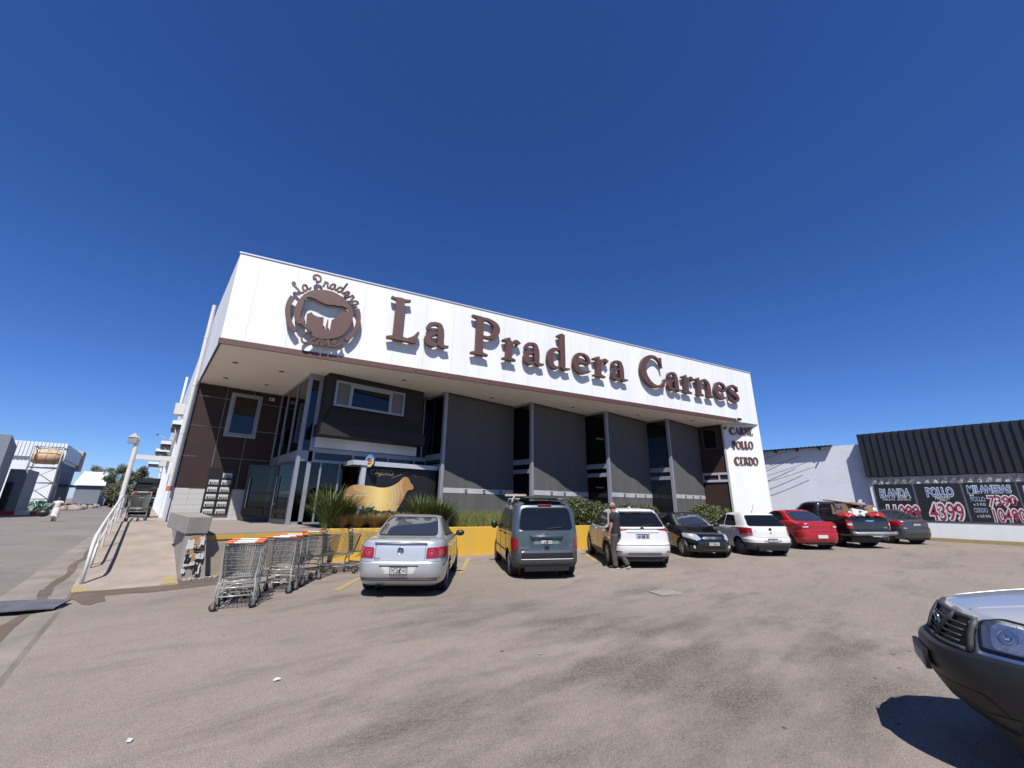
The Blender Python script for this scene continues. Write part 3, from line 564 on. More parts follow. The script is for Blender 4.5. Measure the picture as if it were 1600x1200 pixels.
def logo(name, label, T, r):
    o = thing(name, label, 'sign', tuple(T.to_translation())); P8 = [(r*math.cos(math.pi/4*k+.39), r*math.sin(math.pi/4*k+.39)) for k in range(8)]
    b = MB(); b.prism(P8, -.05, 0, T=T); b.build('panel', 'plateblue', o, world=True)
    b = MB(); f = .93; b.add([T @ Vector((f*x, f*y, .004)) for x, y in P8[:5]], [(0, 1, 2, 3, 4)]); b.build('blue_field', 'cyan', o, world=True)
    b = MB(); b.add([T @ Vector((f*x, f*y, .006)) for x, y in P8[4:]+[P8[0]]], [(0, 1, 2, 3, 4)]); b.build('yellow_field', 'signy', o, world=True)
    b = MB(); pts = [(.45*r*math.cos(a), .38*r*math.sin(a)) for a in [rad(d) for d in range(0, 330, 15)]]
    b.tube([T @ Vector((x, y, .014)) for x, y in pts], .075*r, 6, 1); b.tube([T @ Vector((-.45*r, 0, .014)), T @ Vector((.45*r, 0, .014))], .07*r, 6, 1); b.build('letter_mark', ['plateblue', 'signr'], o, world=True)
logo('round_logo_sign', 'octagonal blue and yellow logo sign on the tall glass return', upT((3.72, 18.55, 4.22), (-.25, -1, 0)), .37)
logo('round_logo_sign', 'octagonal blue and yellow logo sign seen edge on above the kiosk', upT((6.02, 15.0, 3.2), (.35, -1, 0)), .26)
pb = thing('price_board', 'narrow black board with rows of small white price cards on the tiled wall', 'notice board', (2.1, 20.6, 1))
b = MB(); b.box(1.70, 2.60, 20.63, 20.68, 1.12, 2.98); b.build('board', 'bboard', pb, world=True)
for r_ in range(6):
    for c_ in range(2):
        if r_ == 0 and c_ == 0: continue
        x = 1.77+.42*c_; z = 2.60-.285*r_; b = MB(); b.box(x, x+.32, 20.615, 20.63, z, z+.19); b.box(x+.03, x+.30, 20.611, 20.615, z+.015, z+.1, 1)
        for q in range(4): b.box(x+.08+.055*q, x+.11+.055*q, 20.607, 20.611, z+.035, z+.085)
        b.build('price_card', ['paper', 'black'], pb, world=True)
# ---------------------------------------------------------------- sign letters
def ribbon(b, pts, T, z0, z1, sub=7, mi=0, sharp=False):
    P = pts if sharp or len(pts) < 3 else cat_spline(pts, sub); n = len(P); L = []; R = []
    for i, (x, y, w) in enumerate(P):
        a = P[max(i-1, 0)]; c = P[min(i+1, n-1)]; dx, dy = c[0]-a[0], c[1]-a[1]; l = math.hypot(dx, dy) or 1; nx, ny = -dy/l, dx/l
        L.append((x+nx*w/2, y+ny*w/2)); R.append((x-nx*w/2, y-ny*w/2))
    vs = [T @ Vector((x, y, z)) for z in (z0, z1) for x, y in L+R]; m = 2*n; fs = []
    for i in range(n-1):
        fs += [(m+i, m+n+i, m+n+i+1, m+i+1), (i, i+1, n+i+1, n+i), (i, m+i, m+i+1, i+1), (n+i, n+i+1, m+n+i+1, m+n+i)]
    fs += [(0, n, m+n, m), (n-1, m+n-1, m+2*n-1, 2*n-1)]
    b.add(vs, fs, mi)
GL = {
 'L': (1.2, [[(.38, .04, .3), (.38, 1.67, .3)], [(.02, 1.66, .07), (.2, 1.63, .10), (.38, 1.62, .16), (.56, 1.63, .10), (.76, 1.67, .07)], [(.0, .04, .08), (.2, .07, .13), (.38, .09, .18), (.75, .06, .13), (1.1, .03, .06)], [(.8, .08, .14), (1.03, .2, .16), (1.17, .46, .07)]]),
 'a': (1.0, [[(.62, .78, .23), (.645, .5, .25), (.65, .22, .23), (.74, .08, .14), (.98, .1, .07)], [(.13, .72, .17), (.22, .88, .15), (.42, .95, .12), (.58, .91, .16), (.63, .75, .2)], [(.62, .6, .05), (.42, .55, .09), (.19, .42, .19), (.13, .22, .23), (.28, .07, .15), (.45, .08, .11), (.62, .22, .06)], [(.06, .72, .08), (.2, .70, .16)]]),
 'P': (1.25, [[(.38, .04, .3), (.38, 1.67, .3)], [(.02, 1.66, .07), (.2, 1.63, .12), (.5, 1.62, .12)], [(.02, .04, .07), (.2, .07, .12), (.38, .09, .16), (.56, .07, .12), (.76, .04, .07)], [(.45, 1.6, .12), (.78, 1.6, .13), (1.08, 1.42, .24), (1.12, 1.18, .29), (.98, .92, .22), (.75, .82, .12), (.46, .84, .08)]]),
 'r': (.85, [[(.3, .04, .25), (.3, .9, .24)], [(.0, .84, .07), (.14, .88, .12), (.36, .98, .10)], [(.0, .04, .07), (.14, .07, .11), (.3, .09, .15), (.46, .07, .11), (.62, .04, .07)], [(.4, .62, .06), (.5, .82, .12), (.66, .89, .16), (.78, .78, .22)]]),
 'd': (1.25, [[(.82, .2, .25), (.82, 1.72, .25)], [(.54, 1.58, .07), (.66, 1.62, .12), (.86, 1.71, .12)], [(.82, .22, .22), (.9, .08, .14), (1.2, .12, .06)], [(.76, .86, .08), (.55, .95, .11), (.24, .8, .23), (.15, .48, .28), (.24, .17, .22), (.48, .06, .13), (.74, .24, .07)]]),
 'e': (1.05, [[(.2, .54, .08), (.93, .56, .09)], [(.93, .56, .17), (.84, .84, .16), (.56, .96, .10), (.26, .84, .20), (.15, .5, .27), (.26, .2, .23), (.55, .06, .14), (.98, .2, .05)]]),
 'C': (1.7, [[(1.44, 1.2, .04), (1.36, 1.46, .12), (1.02, 1.64, .12), (.58, 1.5, .24), (.24, 1.1, .33), (.24, .6, .34), (.56, .2, .26), (1.0, .06, .15), (1.42, .2, .11), (1.62, .52, .06)], [(1.46, 1.66, .07), (1.46, 1.1, .08)], [(1.5, .12, .09), (1.6, .5, .09)]]),
 'n': (1.5, [[(.3, .04, .25), (.3, .9, .24)], [(.0, .84, .07), (.14, .88, .12), (.36, .98, .10)], [(.02, .04, .07), (.3, .07, .14), (.58, .04, .07)], [(.4, .62, .06), (.55, .84, .11), (.8, .93, .15), (1.02, .78, .22), (1.06, .5, .25), (1.06, .04, .25)], [(.8, .04, .07), (1.06, .07, .14), (1.34, .04, .07)]]),
 's': (.95, [[(.82, .68, .05), (.74, .88, .11), (.46, .95, .12), (.2, .8, .19), (.26, .6, .25), (.52, .48, .27), (.78, .3, .23), (.7, .1, .15), (.42, .05, .11), (.16, .12, .11), (.08, .36, .05)], [(.84, .94, .06), (.84, .64, .06)], [(.08, .05, .06), (.08, .38, .06)]]),
 'A': (1.5, [[(.1, .04, .06), (.72, 1.66, .09)], [(.68, 1.66, .1), (1.3, .04, .24)], [(.34, .6, .07), (1.06, .6, .07)], [(-.05, .04, .06), (.3, .04, .06)], [(1.05, .04, .06), (1.5, .04, .06)]]),
 'R': (1.4, [[(.35, .04, .22), (.35, 1.66, .22)], [(.05, 1.64, .06), (.5, 1.64, .06)], [(.05, .04, .06), (.65, .04, .06)], [(.4, 1.62, .07), (.8, 1.58, .12), (1.05, 1.25, .22), (.8, .9, .12), (.4, .86, .07)], [(.75, .86, .16), (1.35, .05, .2)]]),
 'N': (1.5, [[(.3, .04, .09), (.3, 1.66, .09)], [(.3, 1.66, .22), (1.3, .04, .22)], [(1.3, .04, .09), (1.3, 1.66, .09)], [(.05, .04, .06), (.55, .04, .06)], [(1.05, 1.64, .06), (1.55, 1.64, .06)]]),
 'E': (1.2, [[(.35, .04, .22), (.35, 1.66, .22)], [(.05, 1.63, .08), (1.1, 1.63, .08)], [(.05, .05, .08), (1.15, .05, .08)], [(.4, .86, .07), (.9, .86, .07)], [(1.1, 1.66, .06), (1.1, 1.35, .06)], [(1.15, .03, .06), (1.15, .38, .06)]]),
 'O': (1.6, [[(.8, 1.64, .09), (.35, 1.4, .18), (.18, .85, .24), (.35, .3, .18), (.8, .06, .09), (1.25, .3, .18), (1.42, .85, .24), (1.25, 1.4, .18), (.8, 1.64, .09)]]),
 'D': (1.5, [[(.35, .04, .22), (.35, 1.66, .22)], [(.05, 1.64, .06), (.5, 1.64, .06)], [(.05, .04, .06), (.5, .04, .06)], [(.4, 1.63, .07), (.9, 1.55, .13), (1.28, 1.2, .22), (1.33, .8, .24), (1.25, .4, .2), (.9, .12, .13), (.4, .05, .07)]])}
def glyph(ch, T, sx, sy, z0, z1, name, parent, m, bold=1.):
    b = MB()
    for i, st in enumerate(GL[ch][1]): ribbon(b, [(x*sx, y*sy, w*sy*bold) for x, y, w in st], T, z0, z1+.0012*i)
    return b.build(name, m, parent, world=True)
sg = thing('shop_sign', 'large raised brown serif letters reading La Pradera Carnes across the white facade', 'sign', tuple(FW(15, 0, 7.4)))
LB = [('L', 4.92, 6.11), ('a', 6.31, 7.31), ('P', 8.20, 9.46), ('r', 9.63, 10.48), ('a', 10.62, 11.66), ('d', 11.82, 13.08), ('e', 13.2, 14.25), ('r', 14.35, 15.29), ('a', 15.41, 16.45), ('C', 17.32, 19.04), ('a', 19.13, 20.18), ('r', 20.22, 21.15), ('n', 21.22, 22.76), ('e', 22.78, 23.83), ('s', 23.89, 24.89)]
for ch, s0, s1 in LB:
    glyph(ch, upT(FW(s0, 0, 7.50), FD), (s1-s0)/GL[ch][0], 1.02, .10, .25, 'letter', sg, 'brown', 1.05)
PA = Vector((24.86, 9.5, 0)); PD = Vector((.75269, -.65838, 0)); PN = Vector((-.65838, -.75269, 0))
for w, sl_, z, wd in (('CARNE', .38, 5.80, 1.36), ('POLLO', .42, 4.98, 1.22), ('CERDO', .42, 4.06, 1.36)):
    o = thing('wall_lettering', 'small dark serif letters reading %s on the white pier' % w, 'lettering', tuple(PA+PD*sl_+Vector((0, 0, z))), 0, 'small words mounted on the right pier'); tot = sum(GL[c][0]+.1 for c in w); x = 0; k = wd/tot
    for c in w: glyph(c, upT(PA+PD*(sl_+x*k)+Vector((0, 0, z)), PD), k, .27, .03, .055, 'letter', o, 'brown', 1.5); x += GL[c][0]+.1
# round emblem
em = thing('round_emblem', 'round brown emblem with a cut out cow and script words at the facade corner', 'sign', tuple(FW(2.75, 0, 7.9)))
EC = (2.78, 7.95)
cow = [(-.74, .40), (-.70, .50), (-.60, .54), (-.40, .52), (-.18, .44), (.06, .40), (.30, .44), (.42, .43), (.56, .46), (.66, .44), (.80, .40), (.84, .33), (.76, .27), (.62, .26), (.52, .16), (.44, .02), (.36, -.06), (.28, -.12), (.27, -.42), (.30, -.50), (.20, -.50), (.19, -.40), (.17, -.14), (.13, -.14), (.11, -.42), (.13, -.5), (.03, -.5), (.02, -.40), (.0, -.08), (-.2, -.10), (-.36, -.06), (-.44, .02), (-.50, -.02), (-.58, -.08), (-.56, -.34), (-.54, -.42), (-.63, -.42), (-.65, -.34), (-.68, -.1), (-.70, .06), (-.74, -.2), (-.79, -.24), (-.77, .1), (-.76, .28)]
cow = [(x*.91, y*1.04-.04) for x, y in cow]
def holed(b, outer, hole, T, z0, z1, mi=0):
    co = [Vector(p) for p in outer+hole]; n = len(outer); m = len(hole); ed = [(i, (i+1) % n) for i in range(n)]+[(n+i, n+(i+1) % m) for i in range(m)]
    vs, e_, fs, _, _, _ = geometry.delaunay_2d_cdt(co, ed, [], 1, 1e-6)
    def inside(p, poly):
        c = False; j = len(poly)-1
        for i in range(len(poly)):
            if (poly[i][1] > p[1]) != (poly[j][1] > p[1]) and p[0] < (poly[j][0]-poly[i][0])*(p[1]-poly[i][1])/(poly[j][1]-poly[i][1])+poly[i][0]: c = not c
            j = i
        return c
    F2 = [f for f in fs if not inside(sum((vs[i] for i in f), Vector((0, 0)))/len(f), hole)]
    b.add([T @ Vector((v.x, v.y, z1)) for v in vs], F2, mi); b.add([T @ Vector((v.x, v.y, z0)) for v in vs], [tuple(reversed(f)) for f in F2], mi)
    for poly in (outer, hole):
        k = len(poly); b.add([T @ Vector((x, y, z)) for z in (z0, z1) for x, y in poly], [(i, (i+1) % k, k+(i+1) % k, k+i) for i in range(k)], mi)
TE = upT(FW(EC[0], 0, EC[1]), FD)
b = MB(); outer = [(.92*math.cos(a)+.02*math.sin(5*a), .92*math.sin(a)) for a in [2*math.pi*k/72 for k in range(72)]]
outer = [(x, y) if not (-.75 < x < -.25 and y < -.55) else (x*.92, y*.86) for x, y in outer]
holed(b, outer, cow, TE, .14, .25); b.build('disc', 'brown', em, world=True)
for a0, a1 in ((158, 226), (-46, 24)):
    b = MB(); P = [(1.12*math.cos(rad(a)), 1.12*math.sin(rad(a)), .15) for a in [a0+(a1-a0)*k/16 for k in range(17)]]; ribbon(b, P, TE, .14, .25, sharp=True); b.build('arc', 'brown', em, world=True)
SC = {'L': [(.5, 1.25), (.62, 1.45), (.45, 1.55), (.32, 1.3), (.38, .7), (.25, .15), (.05, .12), (.08, .32), (.3, .2), (.55, .05), (.8, .12)],
 'a': [(.6, .6), (.42, .72), (.15, .5), (.12, .15), (.32, .05), (.55, .3), (.62, .68), (.58, .2), (.7, .05), (.95, .2)],
 'P': [(.38, .0), (.36, .7), (.34, 1.2), (.15, 1.1), (.2, 1.5), (.6, 1.62), (.9, 1.3), (.8, .85), (.5, .75), (.4, .85)],
 'r': [(.0, .15), (.18, .5), (.25, .8), (.32, .66), (.52, .68), (.48, .2), (.6, .05), (.8, .2)],
 'd': [(.6, .55), (.38, .7), (.12, .45), (.15, .1), (.35, .05), (.6, .4), (.85, 1.5), (.66, .5), (.66, .12), (.85, .08), (1.0, .25)],
 'e': [(.05, .2), (.4, .35), (.58, .58), (.4, .74), (.18, .5), (.2, .12), (.45, .03), (.75, .25)],
 'C': [(.95, 1.2), (1.0, 1.5), (.7, 1.55), (.25, 1.1), (.1, .5), (.35, .02), (.8, .1), (1.1, .4)],
 'n': [(.0, .2), (.15, .7), (.2, .05), (.35, .6), (.55, .7), (.56, .15), (.7, .04), (.9, .2)],
 's': [(.0, .1), (.35, .5), (.42, .8), (.5, .4), (.45, .08), (.2, .05), (.3, .15), (.7, .2)]}
def script(ch, T, s_, parent):
    b = MB(); P = cat_spline([(x, y, .20) for x, y in SC[ch]], 5); ribbon(b, [(x*s_, y*s_, w*s_) for x, y, w in P], T, .17, .24, sharp=True)
    return b.build('script_letter', 'brown', parent, world=True)
ang = 149
for ch in 'La Pradera':
    if ch == ' ': ang -= 9; continue
    p = Vector((1.03*math.cos(rad(ang)), 1.03*math.sin(rad(ang)), 0)); R = Matrix.Translation(p) @ Matrix.Rotation(rad(ang-90)*.8, 4, 'Z') @ Matrix.Translation((0, -.02, 0)); script(ch, TE @ R, .30, em); ang -= {'L': 12, 'P': 15, 'd': 13.5, 'a': 13}.get(ch, 11)
x = -.62
for i, ch in enumerate('Carnes'):
    R = Matrix.Translation((x, -1.15+.10*(abs(x+.1))**1.6, 0)) @ Matrix.Rotation(x*.32, 4, 'Z'); script(ch, TE @ R, .29, em); x += {'C': .30}.get(ch, .22)
# ---------------------------------------------------------------- planter, plants
pt = thing('planter_wall', 'long yellow painted planter wall along the front of the shop', 'planter', (9, 12.2, 0))
n_ = 14.40
def pline(x, off=0): return (x, n_-.2611*x+off)
b = MB(); poly = [pline(4.2, .0), pline(15.2), (15.2, pline(15.2)[1]+.22), (4.2, pline(4.2)[1]+.22)]
b.prism(poly, -.1, .93); b.build('wall', 'yellow', pt, world=True, bevel=.012)
b = MB(); b.prism([pline(15.2, .003), pline(24.4), (24.4, pline(24.4)[1]+.22), (15.2, pline(15.2)[1]+.22)], -.1, .90); b.build('unpainted_wall', 'conc', pt, world=True, bevel=.012)
b = MB(); b.prism([(4.2, 13.53), (24.3, 8.3), (24.7, 9.3), (24.7, 10.9), (21.0, 10.95), (20.9, 12.1), (17.0, 12.2), (16.9, 13.5), (13.0, 13.55), (12.9, 14.75), (9.0, 14.8), (8.9, 15.15), (4.2, 15.1)], 0, .86); b.build('soil_bed', 'soil', pt, world=True)
def clump(name, x, y, z, h, n, spread, m, label, seed, cat='grass plant', w=.016, kind=None, group=None, tip=None, wm_=1.0):
    r = random.Random(seed); b = MB()
    for i in range(n):
        a = r.uniform(0, 6.283); rr_ = spread*.22*r.random(); bx, by = rr_*math.cos(a), rr_*math.sin(a); a2 = a+r.uniform(-.6, .6); L = h*r.uniform(.55, 1.12); out = spread*r.uniform(.15, 1.)*(1 if r.random() < .8 else 1.3); ww = w*r.uniform(.6, 1.3); pa = a2+1.57; P = []
        droop = r.uniform(.1, .55)
        for k in range(6):
            t = k/5; d = out*t**1.7; zz_ = L*(t-droop*t**3*.6); P.append((bx+d*math.cos(a2), by+d*math.sin(a2), zz_, ww*(1-t**1.6)+.001))
        vs = []
        for (px_, py_, pz_, q) in P: vs += [(px_-q*math.cos(pa), py_-q*math.sin(pa), pz_), (px_+q*math.cos(pa), py_+q*math.sin(pa), pz_)]
        b.add(vs, [(2*k, 2*k+1, 2*k+3, 2*k+2) for k in range(5)], 0 if r.random() < .7 else 1)
    o = b.build(name, list(m), None, label=label, cat=cat, kind=kind, group=group); o.location = (x, y, z); return o
GG = 'tall ornamental grasses around the cow board'
clump('ornamental_grass', 4.42, 13.72, .86, 1.45, 650, 1.0, ('grassg', 'grassd'), 'tall arching green grass clump left of the cow board, by the glass entrance', 1, group=GG)
clump('ornamental_grass', 4.95, 13.85, .86, 1.2, 450, .75, ('grassd', 'grassg'), 'darker green grass clump just in front of the cow board tail', 2, group=GG)
clump('ornamental_grass', 7.45, 13.45, .86, 1.25, 600, .95, ('grassg', 'leafy'), 'tall bright green grass clump under the cow board head', 3, group=GG)
clump('ornamental_grass', 8.15, 13.25, .86, 1.15, 600, .9, ('grassd', 'grassg'), 'spiky green grass clump right of the cow board behind the silver sedan', 4, group=GG)
FG = 'blond feather grasses along the planter edge'
for i, (x, l) in enumerate(((4.75, 'blond feather grass tuft nearest the shop entrance'), (5.25, 'blond feather grass tuft second from the entrance end'), (5.75, 'blond feather grass tuft in the middle of the row under the cow'), (6.25, 'blond feather grass tuft just left of the silver sedan roof'), (6.75, 'blond feather grass tuft partly hidden by the silver sedan'))):
    clump('feather_grass', x, pline(x)[1]+.42, .86, .58, 800, .55, ('blond', 'blond'), l, 20+i, w=.007, group=FG)
b = MB(); r = random.Random(9)
for i in range(6500):
    x = 8.7+4.2*r.random(); y = pline(x)[1]+.3+r.random()*min(1.2, 14.4-pline(x)[1]); hh = .25+.4*r.random()+(.12 if r.random() < .2 else 0); a = r.uniform(0, 6.28); dx, dy = .12*math.cos(a), .12*math.sin(a); q = .007
    b.add([(x-q, y, .86), (x+q, y, .86), (x+dx*.4+q*.7, y+dy*.4, .86+hh*.6), (x+dx*.4-q*.7, y+dy*.4, .86+hh*.6), (x+dx, y+dy, .86+hh)], [(0, 1, 2, 3), (3, 2, 4)], 0 if r.random() < .6 else (1 if r.random() < .6 else 2))
b.build('grass_strip', ['grassg', 'leafy', 'blond'], label='low green grass growing behind the yellow wall between sedan and van', cat='grass', kind='stuff')
def bush(name, boxes, m, label, seed, n, cat='hedge', ls=.045, group=None):
    r = random.Random(seed); b = MB(); st = MB(); tot = sum(c[1][0]*c[1][2] for c in boxes)
    for (c, s_) in boxes:
        c = Vector(c)
        for i in range(int(n*s_[0]*s_[2]/tot)):
            while 1:
                v = Vector((r.uniform(-1, 1), r.uniform(-1, 1), r.uniform(-1, 1)))
                l = v.length
                if .55 < l < 1+.12*r.random(): break
            p = c+Vector((v.x*s_[0], v.y*s_[1], v.z*s_[2])); a = Vector((r.uniform(-1, 1), r.uniform(-1, 1), r.uniform(-.3, 1))).normalized(); d = a.orthogonal().normalized(); e2 = a.cross(d); q = ls*r.uniform(.6, 1.4)
            b.add([p-d*q, p+e2*q*.5, p+d*q, p-e2*q*.5], [(0, 1, 2, 3)], r.choice((0, 0, 1, 2)))
        for k in range(7):
            p = c+Vector((s_[0]*r.uniform(-.7, .7), s_[1]*r.uniform(-.5, .5), 0)); st.tube([(c.x+s_[0]*r.uniform(-.3, .3), c.y, c.z-s_[2]), p, p+Vector((r.uniform(-.1, .1), 0, s_[2]*.8))], [.02, .014, .006], 5)
    o = thing(name, label, cat, (boxes[0][0][0], boxes[0][0][1], .86), 0, group); b.build('foliage', list(m), o, world=True); st.build('stem', 'bark', o, world=True); return o
HG = 'shrubs along the planter in front of the screens'
bush('hedge', [((13.6, 11.5, 1.45), (.7, .5, .55)), ((14.5, 11.3, 1.4), (.7, .5, .5)), ((15.3, 11.0, 1.35), (.6, .45, .45))], ('leafd', 'leaf', 'leafy'), 'dark leafy hedge between the green van and the white crossover', 31, 9000, group=HG)
bush('hedge', [((16.6, 10.9, 1.35), (.7, .5, .45)), ((17.8, 10.7, 1.35), (.8, .5, .42))], ('leafd', 'leaf', 'leafy'), 'green hedge top showing behind the white crossover roof', 32, 5000, group=HG)
bush('hedge', [((21.3, 9.6, 1.3), (.9, .6, .55)), ((22.6, 9.35, 1.25), (.9, .55, .52))], ('leaf', 'leafy', 'leafd'), 'rounded sunlit hedge behind the black hatchback and white hatchback', 33, 7000, group=HG)
clump('feather_grass', 12.9, 11.45, .86, .5, 500, .35, ('blond', 'leafy'), 'small blond grass tuft beside the green van front corner', 55, w=.004)
# cow board
cb = thing('cow_board', 'flat brown and gold cow shaped butcher cut chart standing among the grasses', 'sign', (6, 14.2, .9))
TC = upT((4.90, 14.08, 1.42), FD)
# outline in metres, u along the facade direction, v up from the board base line
cw = [(.02, .15), (.0, .45), (.05, .66), (.18, .80), (.38, .86), (.62, .84), (.9, .82), (1.15, .78), (1.4, .80), (1.6, .88), (1.78, 1.0), (1.86, 1.10), (1.95, 1.17), (2.06, 1.16), (2.14, 1.06), (2.18, .98), (2.26, .90), (2.30, .80), (2.24, .74), (2.12, .72), (2.04, .60), (1.98, .44), (1.9, .26), (1.8, .08), (1.72, -.1), (1.70, -.4), (1.52, -.4), (1.50, -.1), (1.42, .02), (1.28, .0), (1.1, -.06), (.92, -.05), (.8, .02), (.7, .12), (.6, .18), (.5, .08), (.42, -.1), (.40, -.4), (.2, -.4), (.18, -.1), (.1, .0)]
cw = [(p[0], p[1]) for p in cat_spline(cw, 3, closed=True)]
m = bpy.data.materials.new('butcher_chart_paint'); m.use_nodes = True; nt = m.node_tree; tc = nt.nodes.new('ShaderNodeTexCoord'); sx = nt.nodes.new('ShaderNodeSeparateXYZ'); nt.links.new(tc.outputs['Generated'], sx.inputs[0]); rp = nt.nodes.new('ShaderNodeValToRGB')
for q, c in ((.12, (.36, .17, .07, 1)), (.5, (.62, .40, .13, 1))): pass
rp.color_ramp.elements[0].position = .1; rp.color_ramp.elements[0].color = (.27, .135, .05, 1); rp.color_ramp.elements[1].position = .85; rp.color_ramp.elements[1].color = (.27, .135, .05, 1); e3 = rp.color_ramp.elements.new(.5); e3.color = (.58, .44, .13, 1); e4 = rp.color_ramp.elements.new(.3); e4.color = (.42, .27, .085, 1)
nt.links.new(sx.outputs[0], rp.inputs[0]); nt.links.new(rp.outputs[0], nt.nodes['Principled BSDF'].inputs['Base Color']); nt.nodes['Principled BSDF'].inputs['Roughness'].default_value = .5
b = MB(); vs, e_, fs, _, _, _ = geometry.delaunay_2d_cdt([Vector(p) for p in cw], [(i, (i+1) % len(cw)) for i in range(len(cw))], [], 1, 1e-6)
b.add([TC @ Vector((v.x, v.y, .02)) for v in vs], [tuple(f) for f in fs]); b.add([TC @ Vector((v.x, v.y, -.02)) for v in vs], [tuple(reversed(f)) for f in fs]); k = len(cw); b.add([TC @ Vector((x, y, z)) for z in (-.02, .02) for x, y in cw], [(i, (i+1) % k, k+(i+1) % k, k+i) for i in range(k)])
def dots(pts):
    P = cat_spline([(p[0], p[1]) for p in pts], 12); acc = 0
    for a_, c_ in zip(P, P[1:]):
        d = math.hypot(c_[0]-a_[0], c_[1]-a_[1]); acc += d
        if acc > .042:
            acc = 0; x, y = c_; dx, dy = (c_[0]-a_[0])/d*.017, (c_[1]-a_[1])/d*.017
            b.add([TC @ Vector((x-dx-dy*.6, y-dy+dx*.6, .0235)), TC @ Vector((x-dx+dy*.6, y-dy-dx*.6, .0235)), TC @ Vector((x+dx+dy*.6, y+dy-dx*.6, .0235)), TC @ Vector((x+dx-dy*.6, y+dy+dx*.6, .0235))], [(0, 1, 2, 3)], 1)
for L_ in ([(.28, .84), (.36, .70), (.62, .63)], [(.0, .52), (.3, .50), (.62, .5), (.82, .52)], [(.62, .84), (.66, .6), (.62, .4), (.5, .14)], [(.82, .82), (.84, .4), (.84, -.02)], [(1.04, .8), (1.03, .4)], [(1.2, .79), (1.18, .5), (1.2, .0)], [(1.46, .82), (1.58, .6), (1.6, .35), (1.5, .0)], [(1.6, .88), (1.7, .6), (1.68, .3), (1.6, .0)], [(1.72, .96), (1.8, .6), (1.76, .3), (1.7, .0)], [(1.84, 1.08), (1.86, .8), (1.95, .55)], [(.66, .3), (1.2, .28), (1.6, .27)], [(.3, .5), (.28, .2), (.26, .0)], [(.02, .4), (.12, .25), (.12, .05)], [(.1, .12), (.4, .08)], [(.62, .16), (1.0, .14), (1.55, .12)]): dots(L_)
b.build('board', [m, 'paper'], cb, world=True)
b = MB(); b.box(.28, .32, -.6, .3, -.05, -.022, T=TC); b.box(1.6, 1.64, -.6, .3, -.05, -.022, T=TC); b.build('stake', 'bark', cb, world=True)
bush('broadleaf_plant', [((5.65, 13.72, 1.2), (.32, .2, .3))], ('leafd', 'leafd', 'leaf'), 'dark broad leaved plant below the cow belly', 35, 260, cat='plant', ls=.13)
bush('broadleaf_plant', [((6.35, 13.55, 1.15), (.32, .2, .25))], ('leafd', 'leafd', 'leaf'), 'dark broad leaved plant below the cow chest', 36, 240, cat='plant', ls=.12)
# ---------------------------------------------------------------- right hand building and wall
rb = thing('black_clad_building', 'low building with black corrugated cladding above painted price boards', 'building', (29.3, 1, .3))
XB = 29.2
b = MB(); b.box(XB, XB+12, -9, 4.08, -.1, 1.15); b.box(XB+.10, XB+12, -9, 4.08, 1.15, 3.25); b.build('base_wall', 'white', rb, world=True)
b = MB(); y = 4.10; step = .29
while y > -9:
    b.box(XB-.17, XB-.09, y-.075, y, 3.395, 5.69); b.box(XB-.09, XB-.08, y-step, y-.075, 3.395, 5.69); y -= step
b.box(XB-.075, XB+12, -9, 4.08, 3.38, 5.67); b.build('cladding', 'corr', rb, world=True)
b = MB(); b.box(XB-.02, XB+.098, -9, 4.08, 1.15, 1.22); b.build('ledge', 'grim', rb, world=True)
bn = thing('banner', 'crumpled white banner with faint repeated shop name above the price boards', 'banner', (XB, 0, 3.1))
b = MB(); nx = 120; vs = []
for j_, z in enumerate((3.36, 3.27, 3.18, 3.09, 3.0)):
    for i in range(nx+1):
        y = 4.06-12*i/nx; vs.append((XB+.02-.018*math.sin(i*1.7+z*9)-.014*math.sin(i*.6+z*14), y, z+.008*math.sin(i*.9)))
b.add(vs, [(j*(nx+1)+i, (j+1)*(nx+1)+i, (j+1)*(nx+1)+i+1, j*(nx+1)+i+1) for j in range(4) for i in range(nx)], 0, True); b.build('sheet', 'banner', bn, world=True)
for y in (3.66, 1.42, -.81, -3.1): text_mesh('La Pradera Carnes', .19, 'greyink', 'lettering', bn, upT((XB-.03, y, 3.13), (0, -1, 0)), .003, .003, world=True)
def board(y0, y1, label, items):
    o = thing('price_sign', label, 'sign', (XB, (y0+y1)/2, 1.2), 0, 'painted black price boards'); b = MB(); b.box(XB+.03, XB+.095, y1, y0, 1.222, 2.96); b.build('board', 'bboard', o, world=True)
    for (t, yl, yr, z, size, ink, fat, shear) in items:
        xs = (yl-yr)/twidth(t, size, shear); T = lambda d: upT((XB+.025-d, yl, z), (0, -1, 0))
        if fat: text_mesh(t, size, 'whiteink', 'letter_outline', o, T(0), .003, fat, shear, world=True, xs=xs); text_mesh(t, size, ink, 'lettering', o, T(.007), .003, fat*.10, shear, world=True, xs=xs)
        else: text_mesh(t, size, ink, 'lettering', o, T(0), .003, size*.012, shear, world=True, xs=xs)
    return o
board(3.89, 2.42, 'black board with BLANDA in blue and a half hidden red price, leftmost of the row', [('BLANDA', 3.74, 2.60, 2.32, .585, 'blueink', .042, .12), ('PALETA  ENTERA', 3.66, 2.6, 2.17, .105, 'whiteink', 0, .1), ('11099', 3.70, 2.48, 1.23, .98, 'redink', .078, .1)])
board(2.34, .75, 'black board with POLLO in blue and 4399 in crimson', [('POLLO', 1.97, 1.06, 2.37, .57, 'blueink', .044, .0), ('FREZCO', 1.71, 1.22, 2.22, .16, 'whiteink', 0, .1), ('C/U', 1.58, 1.34, 2.13, .11, 'whiteink', 0, .1), ('4399', 2.03, .88, 1.25, 1.12, 'redink', .088, .05)])
